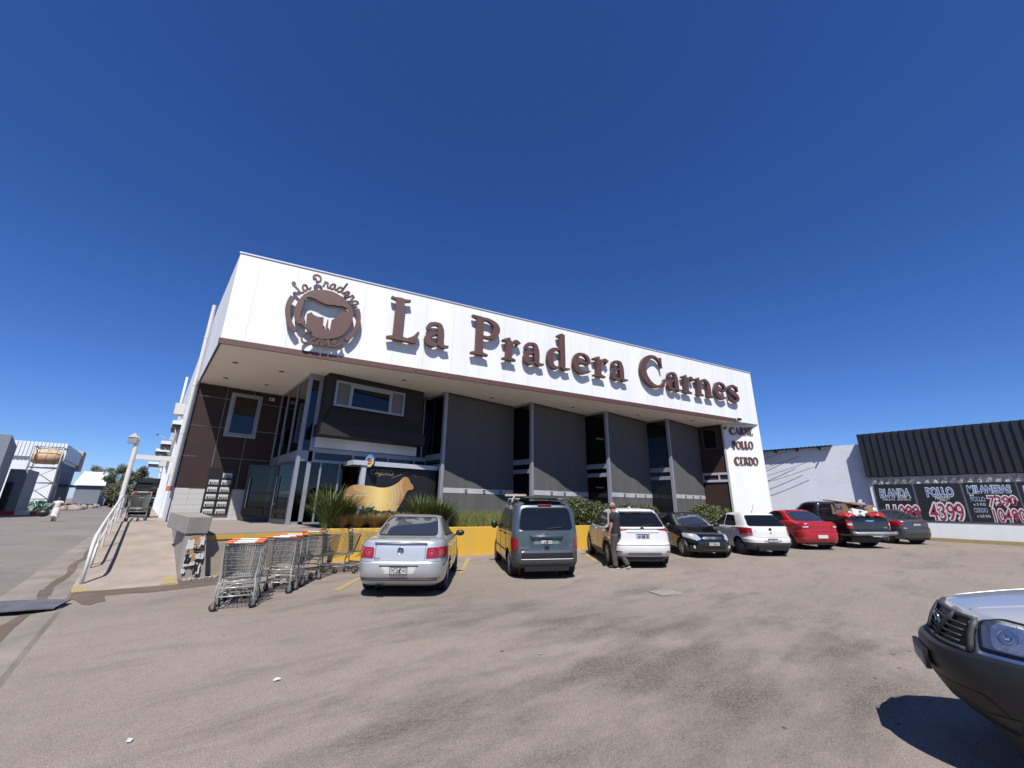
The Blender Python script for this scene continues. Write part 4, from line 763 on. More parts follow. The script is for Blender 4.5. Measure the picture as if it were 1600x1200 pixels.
board(.68, -.94, 'black board with MILANESAS in blue above prices 7390 and 10490', [('MILANESAS', .57, -.75, 2.52, .455, 'blueink', .034, .1), ('de', .55, .41, 2.37, .16, 'whiteink', 0, .1), ('POLLO', .55, .10, 2.13, .28, 'blueink', .012, .0), ('x 2 KG', .50, .12, 1.95, .15, 'whiteink', 0, .1), ('7390', .02, -.81, 1.93, .63, 'redink', .058, .05), ('CERDO', .54, .12, 1.64, .26, 'blueink', .012, .0), ('x 2,5 KG', .49, .08, 1.43, .15, 'whiteink', 0, .1), ('10490', .05, -.88, 1.25, .79, 'redink', .060, .05)])
board(-1.0, -2.6, 'black board at the right frame edge with the start of a word', [('ROAST', -1.1, -2.36, 2.45, .49, 'whiteink', .025, .1), ('5990', -1.3, -2.44, 1.3, .98, 'redink', .055, .05)])
b = MB(); b.prism([(XB-1.05, -9), (XB-.85, -9), (XB-.30, 4.6), (XB-.50, 4.6)], -.05, .46); b.build('kerb', 'conc', kind='structure', bevel=.02)
b = MB(); b.prism([(XB-1.06, -9), (XB-1.045, -9), (XB-.498, 4.6), (XB-.513, 4.6)], .0, .455); b.build('kerb_paint', 'lineyel', kind='structure')
gw = thing('side_wall', 'tall rough pale grey wall with corrugated eave between shop and black building', 'wall', (29.6, 7, 0))
b = MB(); b.box(29.6, 30.0, 4.09, 15, -.1, 5.215); b.build('wall', 'greywall', gw, world=True)
b = MB()
for k in range(44):
    y = 5.37+.2*k; b.box(29.24, 30.3, y, y+.1, 5.235, 5.265); b.box(29.24, 30.3, y+.1, y+.2, 5.21, 5.24)
b.build('eave_sheet', 'corr', gw, world=True)
for y in (5.93, 7.07, 8.21, 9.35): b = MB(); b.box(29.28, 29.6, y, y+.08, 5.06, 5.2); b.build('eave_bracket', 'black', gw, world=True)
b = MB(); b.cyl((29.15, 5.77, 5.09), (29.6, 5.77, 5.04), .04, 10); b.build('spout', 'steelgrey', gw, world=True)
for i, (y, z0, z1) in enumerate(((6.99, 4.87, 3.6), (6.67, 4.79, 3.2), (6.4, 4.7, 2.9), (7.5, 4.87, 4.0))):
    b = MB(); b.tube(cat_spline([(29.3, y, z1+1.15), (29.2, y+2.2, z1+.45), (29.25, y+4.5, z1)], 8), .012, 5); b.build('cable', 'black', label=['second from top', 'third from top', 'lowest', 'topmost'][i]+' of four black cables slanting over the grey wall', cat='cable', group='cables strung over the grey wall')
# ---------------------------------------------------------------- left side: gantry, awnings, far buildings
gn = thing('gate_frame', 'tall white tubular gate frame with beam joined to the street wall', 'gate frame', (-.78, 24, .9))
b = MB(); b.cyl((-.79, 24, .9), (-.79, 24, 4.32), .085, 12); b.build('pole', 'rail', gn, world=True)
b = MB(); b.box(-.7, .6, 23.92, 24.08, 3.36, 3.56); b.build('beam', 'rail', gn, world=True)
fl = thing('floodlight', 'dusty box floodlight on top of the white gate pole', 'floodlight', (-.9, 24, 4.2)); b = MB(); b.box(-1.1, -.8, 23.85, 24.12, 4.02, 4.26, T=None); b.build('lamp_body', 'steelgrey', fl, world=True); b = MB(); b.prism([(-1.12, 4.27), (-.78, 4.27), (-.92, 4.46)], 23.83, 24.14, T=Matrix(((1, 0, 0, 0), (0, 0, 1, 0), (0, 1, 0, 0), (0, 0, 0, 1)))); b.build('hood', 'rail', fl, world=True)
AW = 'white flat awnings along the street wall'
for i, (y, z, x, l) in enumerate(((28, 5.6, .25, 'white flat awning nearest the gate frame'), (34, 5.1, .0, 'white flat awning second along the street wall'), (42, 5.3, -.2, 'white flat awning third along the street wall'), (50, 4.8, -.5, 'white flat awning farthest along the street wall'))):
    o = thing('awning', l, 'awning', (.6, y, z), 0, AW); b = MB(); b.box(x, .66, y, y+3, z, z+.2); b.build('slab', 'side', o, world=True)
    b = MB(); b.box(x+.05, .66, y+.1, y+2.9, z-.12, z-.003); b.build('underside', 'grim', o, world=True)
    b = MB(); b.tube([(x+.1, y+.2, z), (.6, y+.2, z-.8)], .03, 6); b.build('brace', 'rail', o, world=True)
for i, (y, z) in enumerate(((30.8, 6.6), (39, 4.0))):
    o = thing('air_conditioner', ['grey air conditioner unit high on the street wall', 'grey air conditioner unit lower and farther on the street wall'][i], 'air conditioner', (.5, y, z)); b = MB(); b.box(.2, .68, y, y+.9, z, z+.65); b.build('casing', 'whitep', o, world=True); b = MB(); b.cyl((.19, y+.45, z+.32), (.2, y+.45, z+.32), .26, 18); b.build('fan_grille', 'grim', o, world=True)
wl_ = thing('wall_lamp', 'thin lamp arm reaching out from the street wall', 'lamp', (.6, 26, 4.6)); b = MB(); b.tube([(.66, 26, 4.35), (.3, 26, 4.50), (-.2, 26, 4.72)], .014, 6); b.build('arm', 'steelgrey', wl_, world=True); b = MB(); b.box(-.26, -.16, 25.95, 26.05, 4.70, 4.75); b.build('head', 'grim', wl_, world=True)
for k in range(4):
    o = thing('plastic_crate', 'black plastic crate, %s of the stack behind the lone trolley' % ['lowest', 'second lowest', 'second highest', 'topmost'][k], 'crate', (.0, 24.6, .94+.42*k), 0, 'stacked black crates')
    b = MB(); z = .94+.42*k; x0, x1, y0, y1 = -.52+.02*k, .26+.02*k, 24.3, 25.1
    b.box(x0, x1, y0, y0+.03, z, z+.12); b.box(x0, x1, y0, y0+.03, z+.2, z+.4); b.box(x0, x1, y1-.03, y1, z, z+.4); b.box(x0, x0+.03, y0, y1, z, z+.4); b.box(x1-.03, x1, y0, y1, z, z+.4); b.box(x0, x1, y0+.03, y1-.03, z+.001, z+.03)
    b.build('shell', 'black', o, world=True); b = MB(); b.box(x0+.25, x1-.25, y0-.012, y0, z+.30, z+.33); b.build('handle_slot', 'grim', o, world=True)
# middle white building
mb = thing('warehouse', 'white warehouse with ribbed top band and dark gridded side, beyond the tank tower', 'building', (-14, 100, 0))
b = MB(); b.box(-17.6-9, -12.0, 100, 120.5, -.1, 7.95); b.build('wall', 'corrw', mb, world=True)
b = MB(); x = -26.6
while x < -11.8: b.box(x, x+.28, 99.62, 99.72, 8.0, 10.35); x += .42
b.box(-26.6, -11.72, 99.72, 121, 7.96, 10.34); b.build('ribbed_band', 'corrw', mb, world=True)
b = MB()
for k in range(5):
    y = 101.5+3.9*k; b.box(-11.99, -11.93, y, y+3.2, .6, 3.6); b.box(-11.99, -11.93, y, y+3.2, 4.1, 7.4)
wn_ = b.build('window_strip', 'bluewall', mb, world=True)
b = MB(); b.box(-11.9, -10.6, 104, 116, 3.6, 3.95); b.build('side_awning', 'grim', mb, world=True)
b = MB(); b.box(-13, -11.6, 121.2, 126, 7, 10.9); b.build('rear_box', mat('pink_render', (.62, .46, .38), .8), mb, world=True)
lb = thing('shaded_building', 'blue grey building corner cut by the left frame edge, in shade', 'building', (-14, 60, 0))
b = MB(); K = Vector((-10.6, 66)); d = (Vector((-7.35, 17.2))-Vector((0, 0))).normalized()
b.prism([(-11.6, 68), (-9.9, 55), (-30, 55), (-30, 68)], -.1, 6.9); b.build('wall', 'bluewall', lb, world=True)
b = MB(); b.box(-11.5, -10.2, 68.02, 74, -.1, 4.6); b.build('annex', 'bluewall', lb, world=True)
b = MB(); b.box(-11.35, -10.9, 67.3, 68.01, .3, 3.2); b.build('door', 'black', lb, world=True)
lo = thing('low_shed', 'low building with bright sloping metal roof at the end of the road', 'building', (-10, 120, 0))
b = MB(); b.box(-12.2, -8.1, 132.5, 150, -.1, 4.6); b.build('wall', 'bluewall', lo, world=True)
b = MB(); b.add([(-12.6, 132, 4.6), (-7.6, 132, 4.6), (-8.1, 139, 7.7), (-12.2, 139, 7.7), (-7.6, 150, 4.6), (-8.1, 150, 7.7), (-12.6, 132, 4.4), (-7.6, 132, 4.4), (-7.6, 150, 4.4)], [(0, 1, 2, 3), (1, 4, 5, 2), (6, 7, 1, 0), (7, 8, 4, 1)]); b.build('roof', 'corrw', lo, world=True)
# tank tower
tt = thing('tank_tower', 'lattice steel tower carrying a mottled orange water tank', 'water tower', (-13, 88, 0))
cx, cy, hw = -11.25, 84, 1.35
b = MB(); lv = [0, 1.5, 3.5, 5.8]
for sx_, sy_ in ((-1, -1), (1, -1), (1, 1), (-1, 1)): b.tube([(cx+sx_*hw*1.25, cy+sy_*hw, 0), (cx+sx_*hw, cy+sy_*hw, 5.8), (cx+sx_*hw, cy+sy_*hw, 8.3)], .09, 6)
for z in (1.5, 3.6, 5.6, 8.3):
    for a_, c_ in (((-1, -1), (1, -1)), ((1, -1), (1, 1)), ((1, 1), (-1, 1)), ((-1, 1), (-1, -1))): b.tube([(cx+a_[0]*hw, cy+a_[1]*hw, z), (cx+c_[0]*hw, cy+c_[1]*hw, z)], .07, 6)
for z0, z1 in ((1.5, 3.6), (3.6, 5.6)):
    b.tube([(cx-hw, cy-hw, z0), (cx+hw, cy-hw, z1)], .05, 5); b.tube([(cx+hw, cy-hw, z0), (cx-hw, cy-hw, z1)], .05, 5)
b.build('lattice', 'steelgrey', tt, world=True)
b = MB(); TK = Matrix.Translation((cx-.1, cy, 7.05)) @ Matrix.Rotation(rad(90), 4, 'Z'); b.lathe([(.02, -1.5), (.55, -1.44), (.85, -1.25), (.98, -.9), (1.0, 0), (.98, .9), (.85, 1.25), (.55, 1.44), (.02, 1.5)], 28, T=TK); b.build('tank', 'terra', tt, world=True)
b = MB()
for y_ in (-.8, 0, .8): b.lathe([(1.01, y_-.05), (1.03, y_), (1.01, y_+.05)], 28, T=TK)
b.build('tank_band', 'steelgrey', tt, world=True)
gm = thing('mesh_heap', 'pale green mesh covered heap under the tank tower', 'heap', (-10.6, 80, 0)); b = MB(); r = random.Random(4)
for k in range(70):
    u_ = r.uniform(-1.5, 1.5); c_ = Vector((-10.7+u_, 81+r.uniform(-1, 1), r.uniform(.1, 1.5-.5*abs(u_)))); n1 = Vector((r.gauss(0, 1), r.gauss(0, 1), r.gauss(0, 1))).normalized(); n2 = n1.orthogonal().normalized(); n3 = n1.cross(n2); q = r.uniform(.2, .5)
    b.add([c_+n2*q, c_+n3*q*.8+n1*.1, c_-n2*q*.9, c_-n3*q+n1*.1], [(0, 1, 2, 3)])
b.build('cover', 'green', gm, world=True)
# striped barrier
sb = thing('striped_barrier', 'low red and white striped barrier beside the road at far left', 'barrier', (-10, 48, 0))
for k in range(9):
    b = MB(); b.box(-16.4+1.02*k, -15.4+1.02*k, 62, 62.35, .05, .42); b.build('stripe', 'redpaint' if k % 2 == 0 else 'whitep', sb, world=True)
b = MB(); r = random.Random(5)
for k in range(60): b.ell((r.uniform(-11.4, -7.2), r.uniform(92, 118), .05), (r.uniform(.3, 1.2), r.uniform(.5, 2), r.uniform(.2, .7)), nu=7, nv=4)
b.build('rubble', 'ramp', kind='stuff', label='earth and rubble heaps beyond the road at left', cat='rubble')
# far trees
def tree(x, y, h, w, seed, label, m=('olive', 'leafd', 'olive')):
    r = random.Random(seed); o = thing('tree', label, 'tree', (x, y, 0), 0, 'trees at the end of the road'); b = MB(); tr = MB()
    tr.tube([(x, y, 0), (x+.1, y, h*.35), (x-.1, y, h*.7)], [.25, .18, .06], 7)
    for k in range(6): a = k*1.05; tr.tube([(x, y, h*(.25+.06*k)), (x+w*.5*math.cos(a), y+w*.5*math.sin(a), h*(.45+.07*k))], [.09, .03], 5)
    cl = [(Vector((x+r.uniform(-.6, .6)*w, y+r.uniform(-.5, .5)*w, h*r.uniform(.3, .88))), w*r.uniform(.22, .42)) for _ in range(15)]
    for c, q in cl:
        for i in range(230):
            v = Vector((r.gauss(0, 1), r.gauss(0, 1), r.gauss(0, .9))).normalized()*q*r.uniform(.5, 1.08); p = c+v; a = Vector((r.uniform(-1, 1), r.uniform(-1, 1), r.uniform(-.2, 1))).normalized(); d = a.orthogonal().normalized(); e2 = a.cross(d); s_ = .13*r.uniform(.6, 1.4)
            b.add([p-d*s_, p-e2*s_*.6, p+d*s_, p+e2*s_*.6], [(0, 1, 2, 3)], r.choice((0, 1, 2)))
    b.build('crown', list(m), o, world=True); tr.build('trunk', 'bark', o, world=True)
for i, (x, y, h, w, l) in enumerate(((-10.6, 150, 10.6, 2.2, 'dark conifer like tree just above the low shed roof'), (-8.0, 155, 8.6, 2.6, 'rounded olive tree right of the conifer'), (-6.6, 135, 9.3, 2.6, 'taller loose crowned tree in the middle of the far row'), (-4.6, 128, 9.6, 2.4, 'dark tree left of the white gate pole'), (-2.9, 120, 9.0, 2.4, 'tree showing behind the white gate pole'), (-1.4, 112, 8.6, 2.2, 'tree glimpsed between gate pole and street wall'), (-6.2, 156, 6.2, 2.6, 'low grey green bushy tree at the road end, left one'), (-4.9, 112, 4.6, 2.0, 'low grey green bushy tree at the road end, middle one'), (-2.8, 106, 4.6, 2.6, 'low grey green bushy tree at the road end, right one'))): tree(x, y, h, w, 60+i, l)
# ---------------------------------------------------------------- vehicles
def ring(xr, xf, w, nr, nf, N):
    D = 720; P = []; xm = (xr+xf)/2; hx = (xf-xr)/2
    for k in range(D+1):
        a = 2*math.pi*k/D; c, s_ = math.cos(a), math.sin(a); n = nf if c >= 0 else nr
        P.append((xm+hx*math.copysign(abs(c)**(2/n), c), w*math.copysign(abs(s_)**(2/n), s_)))
    acc = [0]
    for a, c in zip(P, P[1:]): acc.append(acc[-1]+math.hypot(c[0]-a[0], c[1]-a[1]))
    T = acc[-1]; out = []; j = 0
    for k in range(N):
        t = T*k/N
        while acc[j+1] < t: j += 1
        f = (t-acc[j])/max(1e-9, acc[j+1]-acc[j]); out.append((P[j][0]+(P[j+1][0]-P[j][0])*f, P[j][1]+(P[j+1][1]-P[j][1])*f))
    return out
class Car:
    def __init__(s, name, label, rows, wheels, R, track, parts, N=220, sub=5, arch=None, hump=None, cat='car', wheelm='rim', ww=.2, group='vehicles parked before the shop', spokes=5):
        s.o = thing(name, label, cat, (0, 0, 0), 0, group); s.R = R
        lv = cat_spline(rows, sub); V = []
        for (z, xr, xf, w, nr, nf) in lv:
            for x, y in ring(xr, xf, max(w, .01), nr, nf, N): V.append(Vector((x, y, z)))
        F = []; Lv = len(lv)
        for j in range(Lv-1):
            for k in range(N): k2 = (k+1) % N; F.append((j*N+k, j*N+k2, (j+1)*N+k2, (j+1)*N+k))
        ra = arch or R+.055; keep = []; dele = set()
        for i, f in enumerate(F):
            c = sum((V[q] for q in f), Vector())/4; cut = False
            if abs(c.y) > .5:
                for xw in wheels:
                    if (c.x-xw)**2+(c.z-R*.98)**2 < ra*ra: cut = True
            if cut: dele.update(f)
            else: keep.append(f)
        kv = set(q for f in keep for q in f)
        for q in dele & kv:
            v = V[q]; xw = min(wheels, key=lambda a: abs(a-v.x)); d = Vector((v.x-xw, v.z-R*.98)); l = d.length or 1
            if v.z > .24: v.x, v.z = xw+d.x/l*ra, R*.98+d.y/l*ra
        F = keep; top = tuple((Lv-1)*N+k for k in range(N)); F.append(top); F.append(tuple(range(N))[::-1])
        if hump: V = [hump(v) for v in V]
        s.V = V; s.bvh = BVHTree.FromPolygons([tuple(v) for v in V], F); G_ = {}
        for f in F:
            c = sum((V[q] for q in f), Vector())/len(f); G_.setdefault(parts(c), []).append(f)
        for (nm, m), fs in G_.items():
            idx = {}; b = MB(); vs = []
            for f in fs:
                for q in f:
                    if q not in idx: idx[q] = len(vs); vs.append(V[q])
            b.add(vs, [tuple(idx[q] for q in f) for f in fs], 0, True); b.build(nm, m, s.o)
        # wheel housings and floor
        b = MB(); tr = track/2
        for xw in wheels:
            for sg_ in (1, -1):
                n = 20; vs = []
                for yy_ in (tr-.035, tr-.30):
                    for k in range(n+1): a = math.pi*k/n*1.16-.25; vs.append((xw+(ra-.004)*math.cos(a), sg_*yy_, R*.98+(ra-.004)*math.sin(a)))
                b.add(vs, [(k, k+1, n+2+k, n+1+k) for k in range(n)], 0, True)
                b.add([(xw+ra*math.cos(a), sg_*(tr-.30), R*.98+ra*math.sin(a)) for a in [2*math.pi*k/20 for k in range(20)]], [tuple(range(20))])
        b.box(min(wheels)+ra-.02, max(wheels)-ra+.02, -tr+.12, tr-.12, .19, .32); b.box(wheels[1]-.7, wheels[0]+.6, -tr+.30, tr-.30, .2, .45)
        b.build('underbody', 'black', s.o)
        W_ = MB(); h = ww/2
        W_.lathe([(R*.60, h*.8), (R*.66, h*.96), (R*.80, h), (R*.93, h*.93), (R*.985, h*.72), (R, h*.5), (R, h*.08), (R*.985, h*.05), (R*.985, -h*.05), (R, -h*.08), (R, -h*.5), (R*.985, -h*.72), (R*.93, -h*.93), (R*.8, -h), (R*.6, -h*.8)], 40)
        W_.lathe([(R*.60, h*.55), (R*.60, -h*.8)], 30)
        Rm = MB(); Rm.lathe([(R*.62, h*.86), (R*.60, h*.5), (R*.54, h*.1), (R*.2, -h*.1), (.001, -h*.1)], 30, 1); Rm.lathe([(R*.625, h*.88), (R*.585, h*.90), (R*.57, h*.6)], 36)
        for k in range(spokes):
            a = 2*math.pi*k/spokes; T = Matrix.Rotation(a, 4, 'Y')
            Rm.add([T @ Vector(p) for p in ((.03, h*.62, -.035), (R*.585, h*.66, -.045), (R*.585, h*.66, .045), (.03, h*.62, .035), (.03, h*.1, -.035), (R*.585, h*.2, -.045), (R*.585, h*.2, .045), (.03, h*.1, .035))], [(0, 3, 2, 1), (0, 1, 5, 4), (3, 7, 6, 2), (1, 2, 6, 5)])
        Rm.cyl((0, h*.1, 0), (0, h*.72, 0), R*.17, 16); first = None; s.wheels = []
        for xw in wheels:
            for sg_ in (1, -1):
                if first is None: w_ = W_.build('wheel', 'rubber', s.o); r_ = Rm.build('rim', [wheelm, 'black'], w_); first = (w_, r_)
                else: w_ = first[0].copy(); COL.objects.link(w_); w_.parent = s.o; r_ = first[1].copy(); COL.objects.link(r_); r_.parent = w_
                w_.location = (xw, sg_*(tr-h-.005), R); w_.rotation_euler = (0, .3*xw, 0 if sg_ > 0 else math.pi); s.wheels.append(w_)
    def hit(s, T, x, y):
        o = T @ Vector((x, y, 0)); d = -Vector((T[0][2], T[1][2], T[2][2])); r = s.bvh.ray_cast(o, d, 12)
        return (r[0], r[1]) if r[0] is not None else (None, None)
    def drape(s, T, poly, m, name, off=.006, parent=None, rnd=.03, step=.07, label=None):
        P = []
        n = len(poly)
        for i, p in enumerate(poly):   # round the corners
            a, c = Vector(poly[i-1]), Vector(poly[(i+1) % n]); p = Vector(p); da, dc = a-p, c-p; ra_ = min(rnd, da.length*.45, dc.length*.45)
            p0 = p+da.normalized()*ra_; p1 = p+dc.normalized()*ra_
            for t in (0, .25, .5, .75, 1): P.append(p0.lerp(p, t).lerp(p.lerp(p1, t), t))
        Q = []
        for i, p in enumerate(P):
            q = P[(i+1) % len(P)]; k = max(1, int((q-p).length/step))
            for j in range(k): Q.append(p.lerp(q, j/k))
        n = len(Q); xs = [p.x for p in Q]; ys = [p.y for p in Q]; pts = list(Q)
        def inside(p):
            c = False; j = n-1
            for i in range(n):
                if (Q[i].y > p[1]) != (Q[j].y > p[1]) and p[0] < (Q[j].x-Q[i].x)*(p[1]-Q[i].y)/(Q[j].y-Q[i].y)+Q[i].x: c = not c
                j = i
            return c
        x = min(xs)+step/2
        while x < max(xs):
            y = min(ys)+step/2
            while y < max(ys):
                if inside((x, y)): pts.append(Vector((x, y)))
                y += step
            x += step
        vs, _, fs, _, _, _ = geometry.delaunay_2d_cdt(pts, [(i, (i+1) % n) for i in range(n)], [], 1, 1e-5)
        H = []; out = Vector((T[0][2], T[1][2], T[2][2])); last = None
        for v in vs:
            h, nn = s.hit(T, v.x, v.y)
            if h is None: H.append(None); continue
            if nn.dot(out) < 0: nn = -nn
            H.append((h, nn))
        ok = [f for f in fs if all(H[i] for i in f)]
        b = MB(); vv = [(h[0]+h[1]*off) if h else Vector() for h in H]; b.add(vv, [tuple(f) for f in ok], 0, True)
        cnt = {}
        for f in ok:
            for i in range(3): a, c = f[i], f[(i+1) % 3]; cnt[(a, c)] = 1
        sk = [e_ for e_ in cnt if (e_[1], e_[0]) not in cnt]
        for a, c in sk: b.add([vv[a], vv[c], H[c][0]-H[c][1]*.004, H[a][0]-H[a][1]*.004], [(0, 3, 2, 1)])
        return b.build(name, m, parent or s.o, label=label)
    def line(s, T, pts, r=.004, m='black', name='seam', off=.001, parent=None):
        P = []
        for a, c in zip(pts, pts[1:]):
            k = max(1, int(math.hypot(c[0]-a[0], c[1]-a[1])/.05))
            for j in range(k+1): h, nn = s.hit(T, a[0]+(c[0]-a[0])*j/k, a[1]+(c[1]-a[1])*j/k); (P.append(h+nn*off) if h is not None and (not P or (P[-1]-h).length > .004) else None)
        if len(P) < 2: return None
        b = MB(); b.tube(P, r, 5); return b.build(name, m, parent or s.o)
    def place(s, x, y, deg):
        tilt = math.atan(.0145) if x > 8 else 0.
        s.o.location = (x, y, gz(x)); s.o.rotation_euler = (Matrix.Rotation(-tilt, 4, 'Y') @ Matrix.Rotation(rad(deg), 4, 'Z')).to_euler()
REAR = upT((-4, 0, 0), (0, -1, 0)); FRONT = upT((4, 0, 0), (0, 1, 0)); LEFT = upT((0, 3, 0), (-1, 0, 0)); RIGHT = upT((0, -3, 0), (1, 0, 0)); TOPV = Matrix(((1, 0, 0, 0), (0, 1, 0, 0), (0, 0, 1, 4), (0, 0, 0, 1)))
def mir(poly): return [(-x, y) for x, y in poly]
def sides(c, poly, m, name, off=.006, rnd=.04, frame=True, mf='black'):
    # polygons given with x forward; LEFT view has x mirrored
    for T, P in ((RIGHT, poly), (LEFT, mir(poly))):
        if frame:
            cx_ = sum(p[0] for p in P)/len(P); cy_ = sum(p[1] for p in P)/len(P)
            c.drape(T, [(p[0]+.018*math.copysign(1, p[0]-cx_), p[1]+.018*math.copysign(1, p[1]-cy_)) for p in P], mf, name+'_trim', off*.5, None, rnd+.01)
        c.drape(T, P, m, name, off, None, rnd)
def rearglass(c, poly, m='glasst', T=REAR, name='rear_window', rnd=.08):
    cx_ = sum(p[0] for p in poly)/len(poly); cy_ = sum(p[1] for p in poly)/len(poly)
    c.drape(T, [(p[0]+.022*math.copysign(1, p[0]-cx_), p[1]+.022*math.copysign(1, p[1]-cy_)) for p in poly], 'black', name+'_seal', .003, None, rnd+.02); return c.drape(T, poly, m, name, .007, None, rnd)
def plate(c, T, z, txt, style='b', w=.40, h=.13, off=.012, y=0.):
    hpt, _ = c.hit(T, y, z); out = Vector((T[0][2], T[1][2], T[2][2])); P = hpt+out*off; X = Matrix.Translation(P) @ Matrix(((T[0][0], T[0][1], T[0][2], 0), (T[1][0], T[1][1], T[1][2], 0), (T[2][0], T[2][1], T[2][2], 0), (0, 0, 0, 1)))
    b = MB(); b.box(-w/2, w/2, -h/2, h/2, -.03, 0, T=X)
    if style == 'b': b.box(-w/2+.012, w/2-.012, -h/2+.012, h/2-.03, 0, .003, 1, T=X); b.box(-w/2+.025, w/2-.025, -h/2+.02, h/2-.038, .003, .005, 0, T=X); o = b.build('number_plate', ['plateb', 'platew'], c.o); col = 'platew'
    elif style == 'w': b.box(-w/2+.01, w/2-.01, h/2-.03, h/2-.006, 0, .003, 1, T=X); o = b.build('number_plate', ['platew', 'plateblue'], c.o); col = 'plateb'
    else: o = b.build('number_plate', ['platew'], c.o); return o
    text_mesh(txt, h*.80, col, 'lettering', o, X @ Matrix.Translation((0, -h*.36, .006)), .001, .004, align='CENTER', xs=w*.80/twidth(txt, h*.80)); return o
def mirror_pair(c, x, y, z, m='black', r=(.07, .11, .075)):
    for sg_ in (1, -1):
        b = MB(); b.ell((x, sg_*(y+r[1]*.8), z), r, nu=14, nv=8); b.tube([(x+.02, sg_*(y-.06), z-.06), (x+.01, sg_*(y+.04), z-.03)], .022, 6)
        b.build('wing_mirror', m, c.o)
def common(c, w, z, hx, doors=True):
    pass
def handles(c, xs, z, m):
    for x in xs:
        for T, sgx in ((RIGHT, 1), (LEFT, -1)):
            h, nn = c.hit(T, sgx*x, z)
            if h is None: continue
            b = MB(); b.tube([h+nn*.0+Vector((-.09, 0, 0)), h+nn*.022+Vector((-.07, 0, 0)), h+nn*.022+Vector((.07, 0, 0)), h+Vector((.09, 0, 0))], .013, 7); b.build('door_handle', m, c.o)
def badge_ring(c, T, y, z, r, kind=None, m='chrome'):
    h, nn = c.hit(T, y, z)
    if h is None: return
    out = Vector((T[0][2], T[1][2], T[2][2])); nn = nn if nn.dot(out) > 0 else -nn; X = upT(h+nn*.006, (T[0][0], T[1][0], T[2][0])); b = MB()
    if kind in ('vw', 'ring'):
        b.tube([X @ Vector((r*math.cos(a), r*math.sin(a), .004)) for a in [2*math.pi*k/24 for k in range(24)]], r*.09, 6, closed=True)
        b.cyl(X @ Vector((0, 0, -.004)), X @ Vector((0, 0, .001)), r*.95, 24, 1)
    if kind == 'vw':
        for P in ([(-.38, .8), (0, .08), (.38, .8)], [(-.8, .45), (-.42, -.75), (0, -.02), (.42, -.75), (.8, .45)]): b.tube([X @ Vector((x*r, y_*r, .006)) for x, y_ in P], r*.09, 5)
    if kind == 'bow':
        b.add([X @ Vector((x*r, y_*r, z_)) for z_ in (.0, .012) for x, y_ in ((-1, -.15), (-.35, -.15), (-.35, -.38), (.35, -.38), (.35, -.15), (1, -.15), (.9, .22), (.35, .22), (.35, .4), (-.35, .4), (-.35, .22), (-.9, .22))], [tuple(range(12, 24))]+[(k, (k+1) % 12, 12+(k+1) % 12, 12+k) for k in range(12)])
    if kind == 'chev':
        for dy in (0, .55): b.tube([X @ Vector((x*r, (y_+dy)*r, .004)) for x, y_ in ((-.8, -.8), (0, 0), (.8, -.8))], r*.16, 5)
    if kind == 'bar': b.box(-r, r, -r*.18, r*.18, 0, .008, T=X)
    if kind == 'lion': b.tube([X @ Vector((x*r, y_*r, .004)) for x, y_ in ((-.5, -.9), (-.1, -.3), (-.3, .2), (.1, .5), (0, .9), (.4, .7), (.2, .1), (.5, -.2))], r*.16, 5)
    b.build('badge', [m, 'black'], c.o)
def wiper(c, T, y0, z0, y1, z1):
    c.line(T, [(y0, z0), (y1, z1)], .010, 'black', 'wiper', .018)
def exhaust(c, pts, r=.028):
    for (x, y, z) in pts: b = MB(); b.tube([(x+.3, y, z+.02), (x, y, z)], r, 10, caps=False); b.build('exhaust_pipe', 'chrome', c.o)

silver = paint('silver_paint', (.44, .45, .455), .5, .36); white = paint('white_car_paint', (.78, .78, .77), 0, .35, coat=.35); blackp = paint('black_car_paint', (.008, .010, .018), .2, .15); redp = paint('red_car_paint', (.50, .010, .018), .15, .28); bluegrey = paint('blue_green_grey_paint', (.075, .105, .125), .5, .33); darkgrey = paint('dark_grey_paint', (.055, .06, .062), .4, .32); coal = paint('charcoal_truck_paint', (.016, .018, .022), .3, .25); hoodp = paint('pale_silver_paint', (.56, .57, .585), .45, .24)
# --- silver notchback sedan
rows = [(.20, -1.95, 1.95, .74, 9, 6), (.27, -2.07, 2.08, .82, 8, 5), (.42, -2.17, 2.17, .855, 7, 4.5), (.60, -2.185, 2.18, .868, 7, 4), (.66, -2.165, 2.14, .866, 7, 4), (.82, -2.135, 2.02, .862, 7, 3.6), (.93, -2.11, 1.62, .845, 7, 3.4), (1.0, -2.08, 1.05, .80, 7, 4), (1.035, -1.98, .86, .755, 6, 5), (1.055, -1.62, .78, .735, 6, 5), (1.10, -1.50, .64, .715, 7, 5), (1.25, -1.24, .30, .645, 7, 5), (1.38, -.98, -.02, .575, 7, 5), (1.43, -.84, -.18, .52, 5, 5), (1.452, -.70, -.30, .40, 4, 4), (1.46, -.6, -.4, .2, 3, 3)]
c = Car('sedan', 'silver four door sedan parked nose in, nearest the trolleys', rows, (1.30, -1.21), .305, 1.70, lambda p: ('body', silver))
rearglass(c, [(-.60, 1.085), (.60, 1.085), (.50, 1.395), (-.50, 1.395)], 'glasst', rnd=.06)
rearglass(c, [(-.60, 1.06), (.60, 1.06), (.5, 1.38), (-.5, 1.38)], 'glassd', FRONT, 'windshield')
sides(c, [(.60, 1.03), (.10, 1.37), (-.16, 1.385), (-.18, 1.03)], 'glassd', 'front_window'); sides(c, [(-.24, 1.03), (-.22, 1.385), (-.60, 1.38), (-1.05, 1.16), (-1.1, 1.06)], 'glassd', 'rear_side_window')
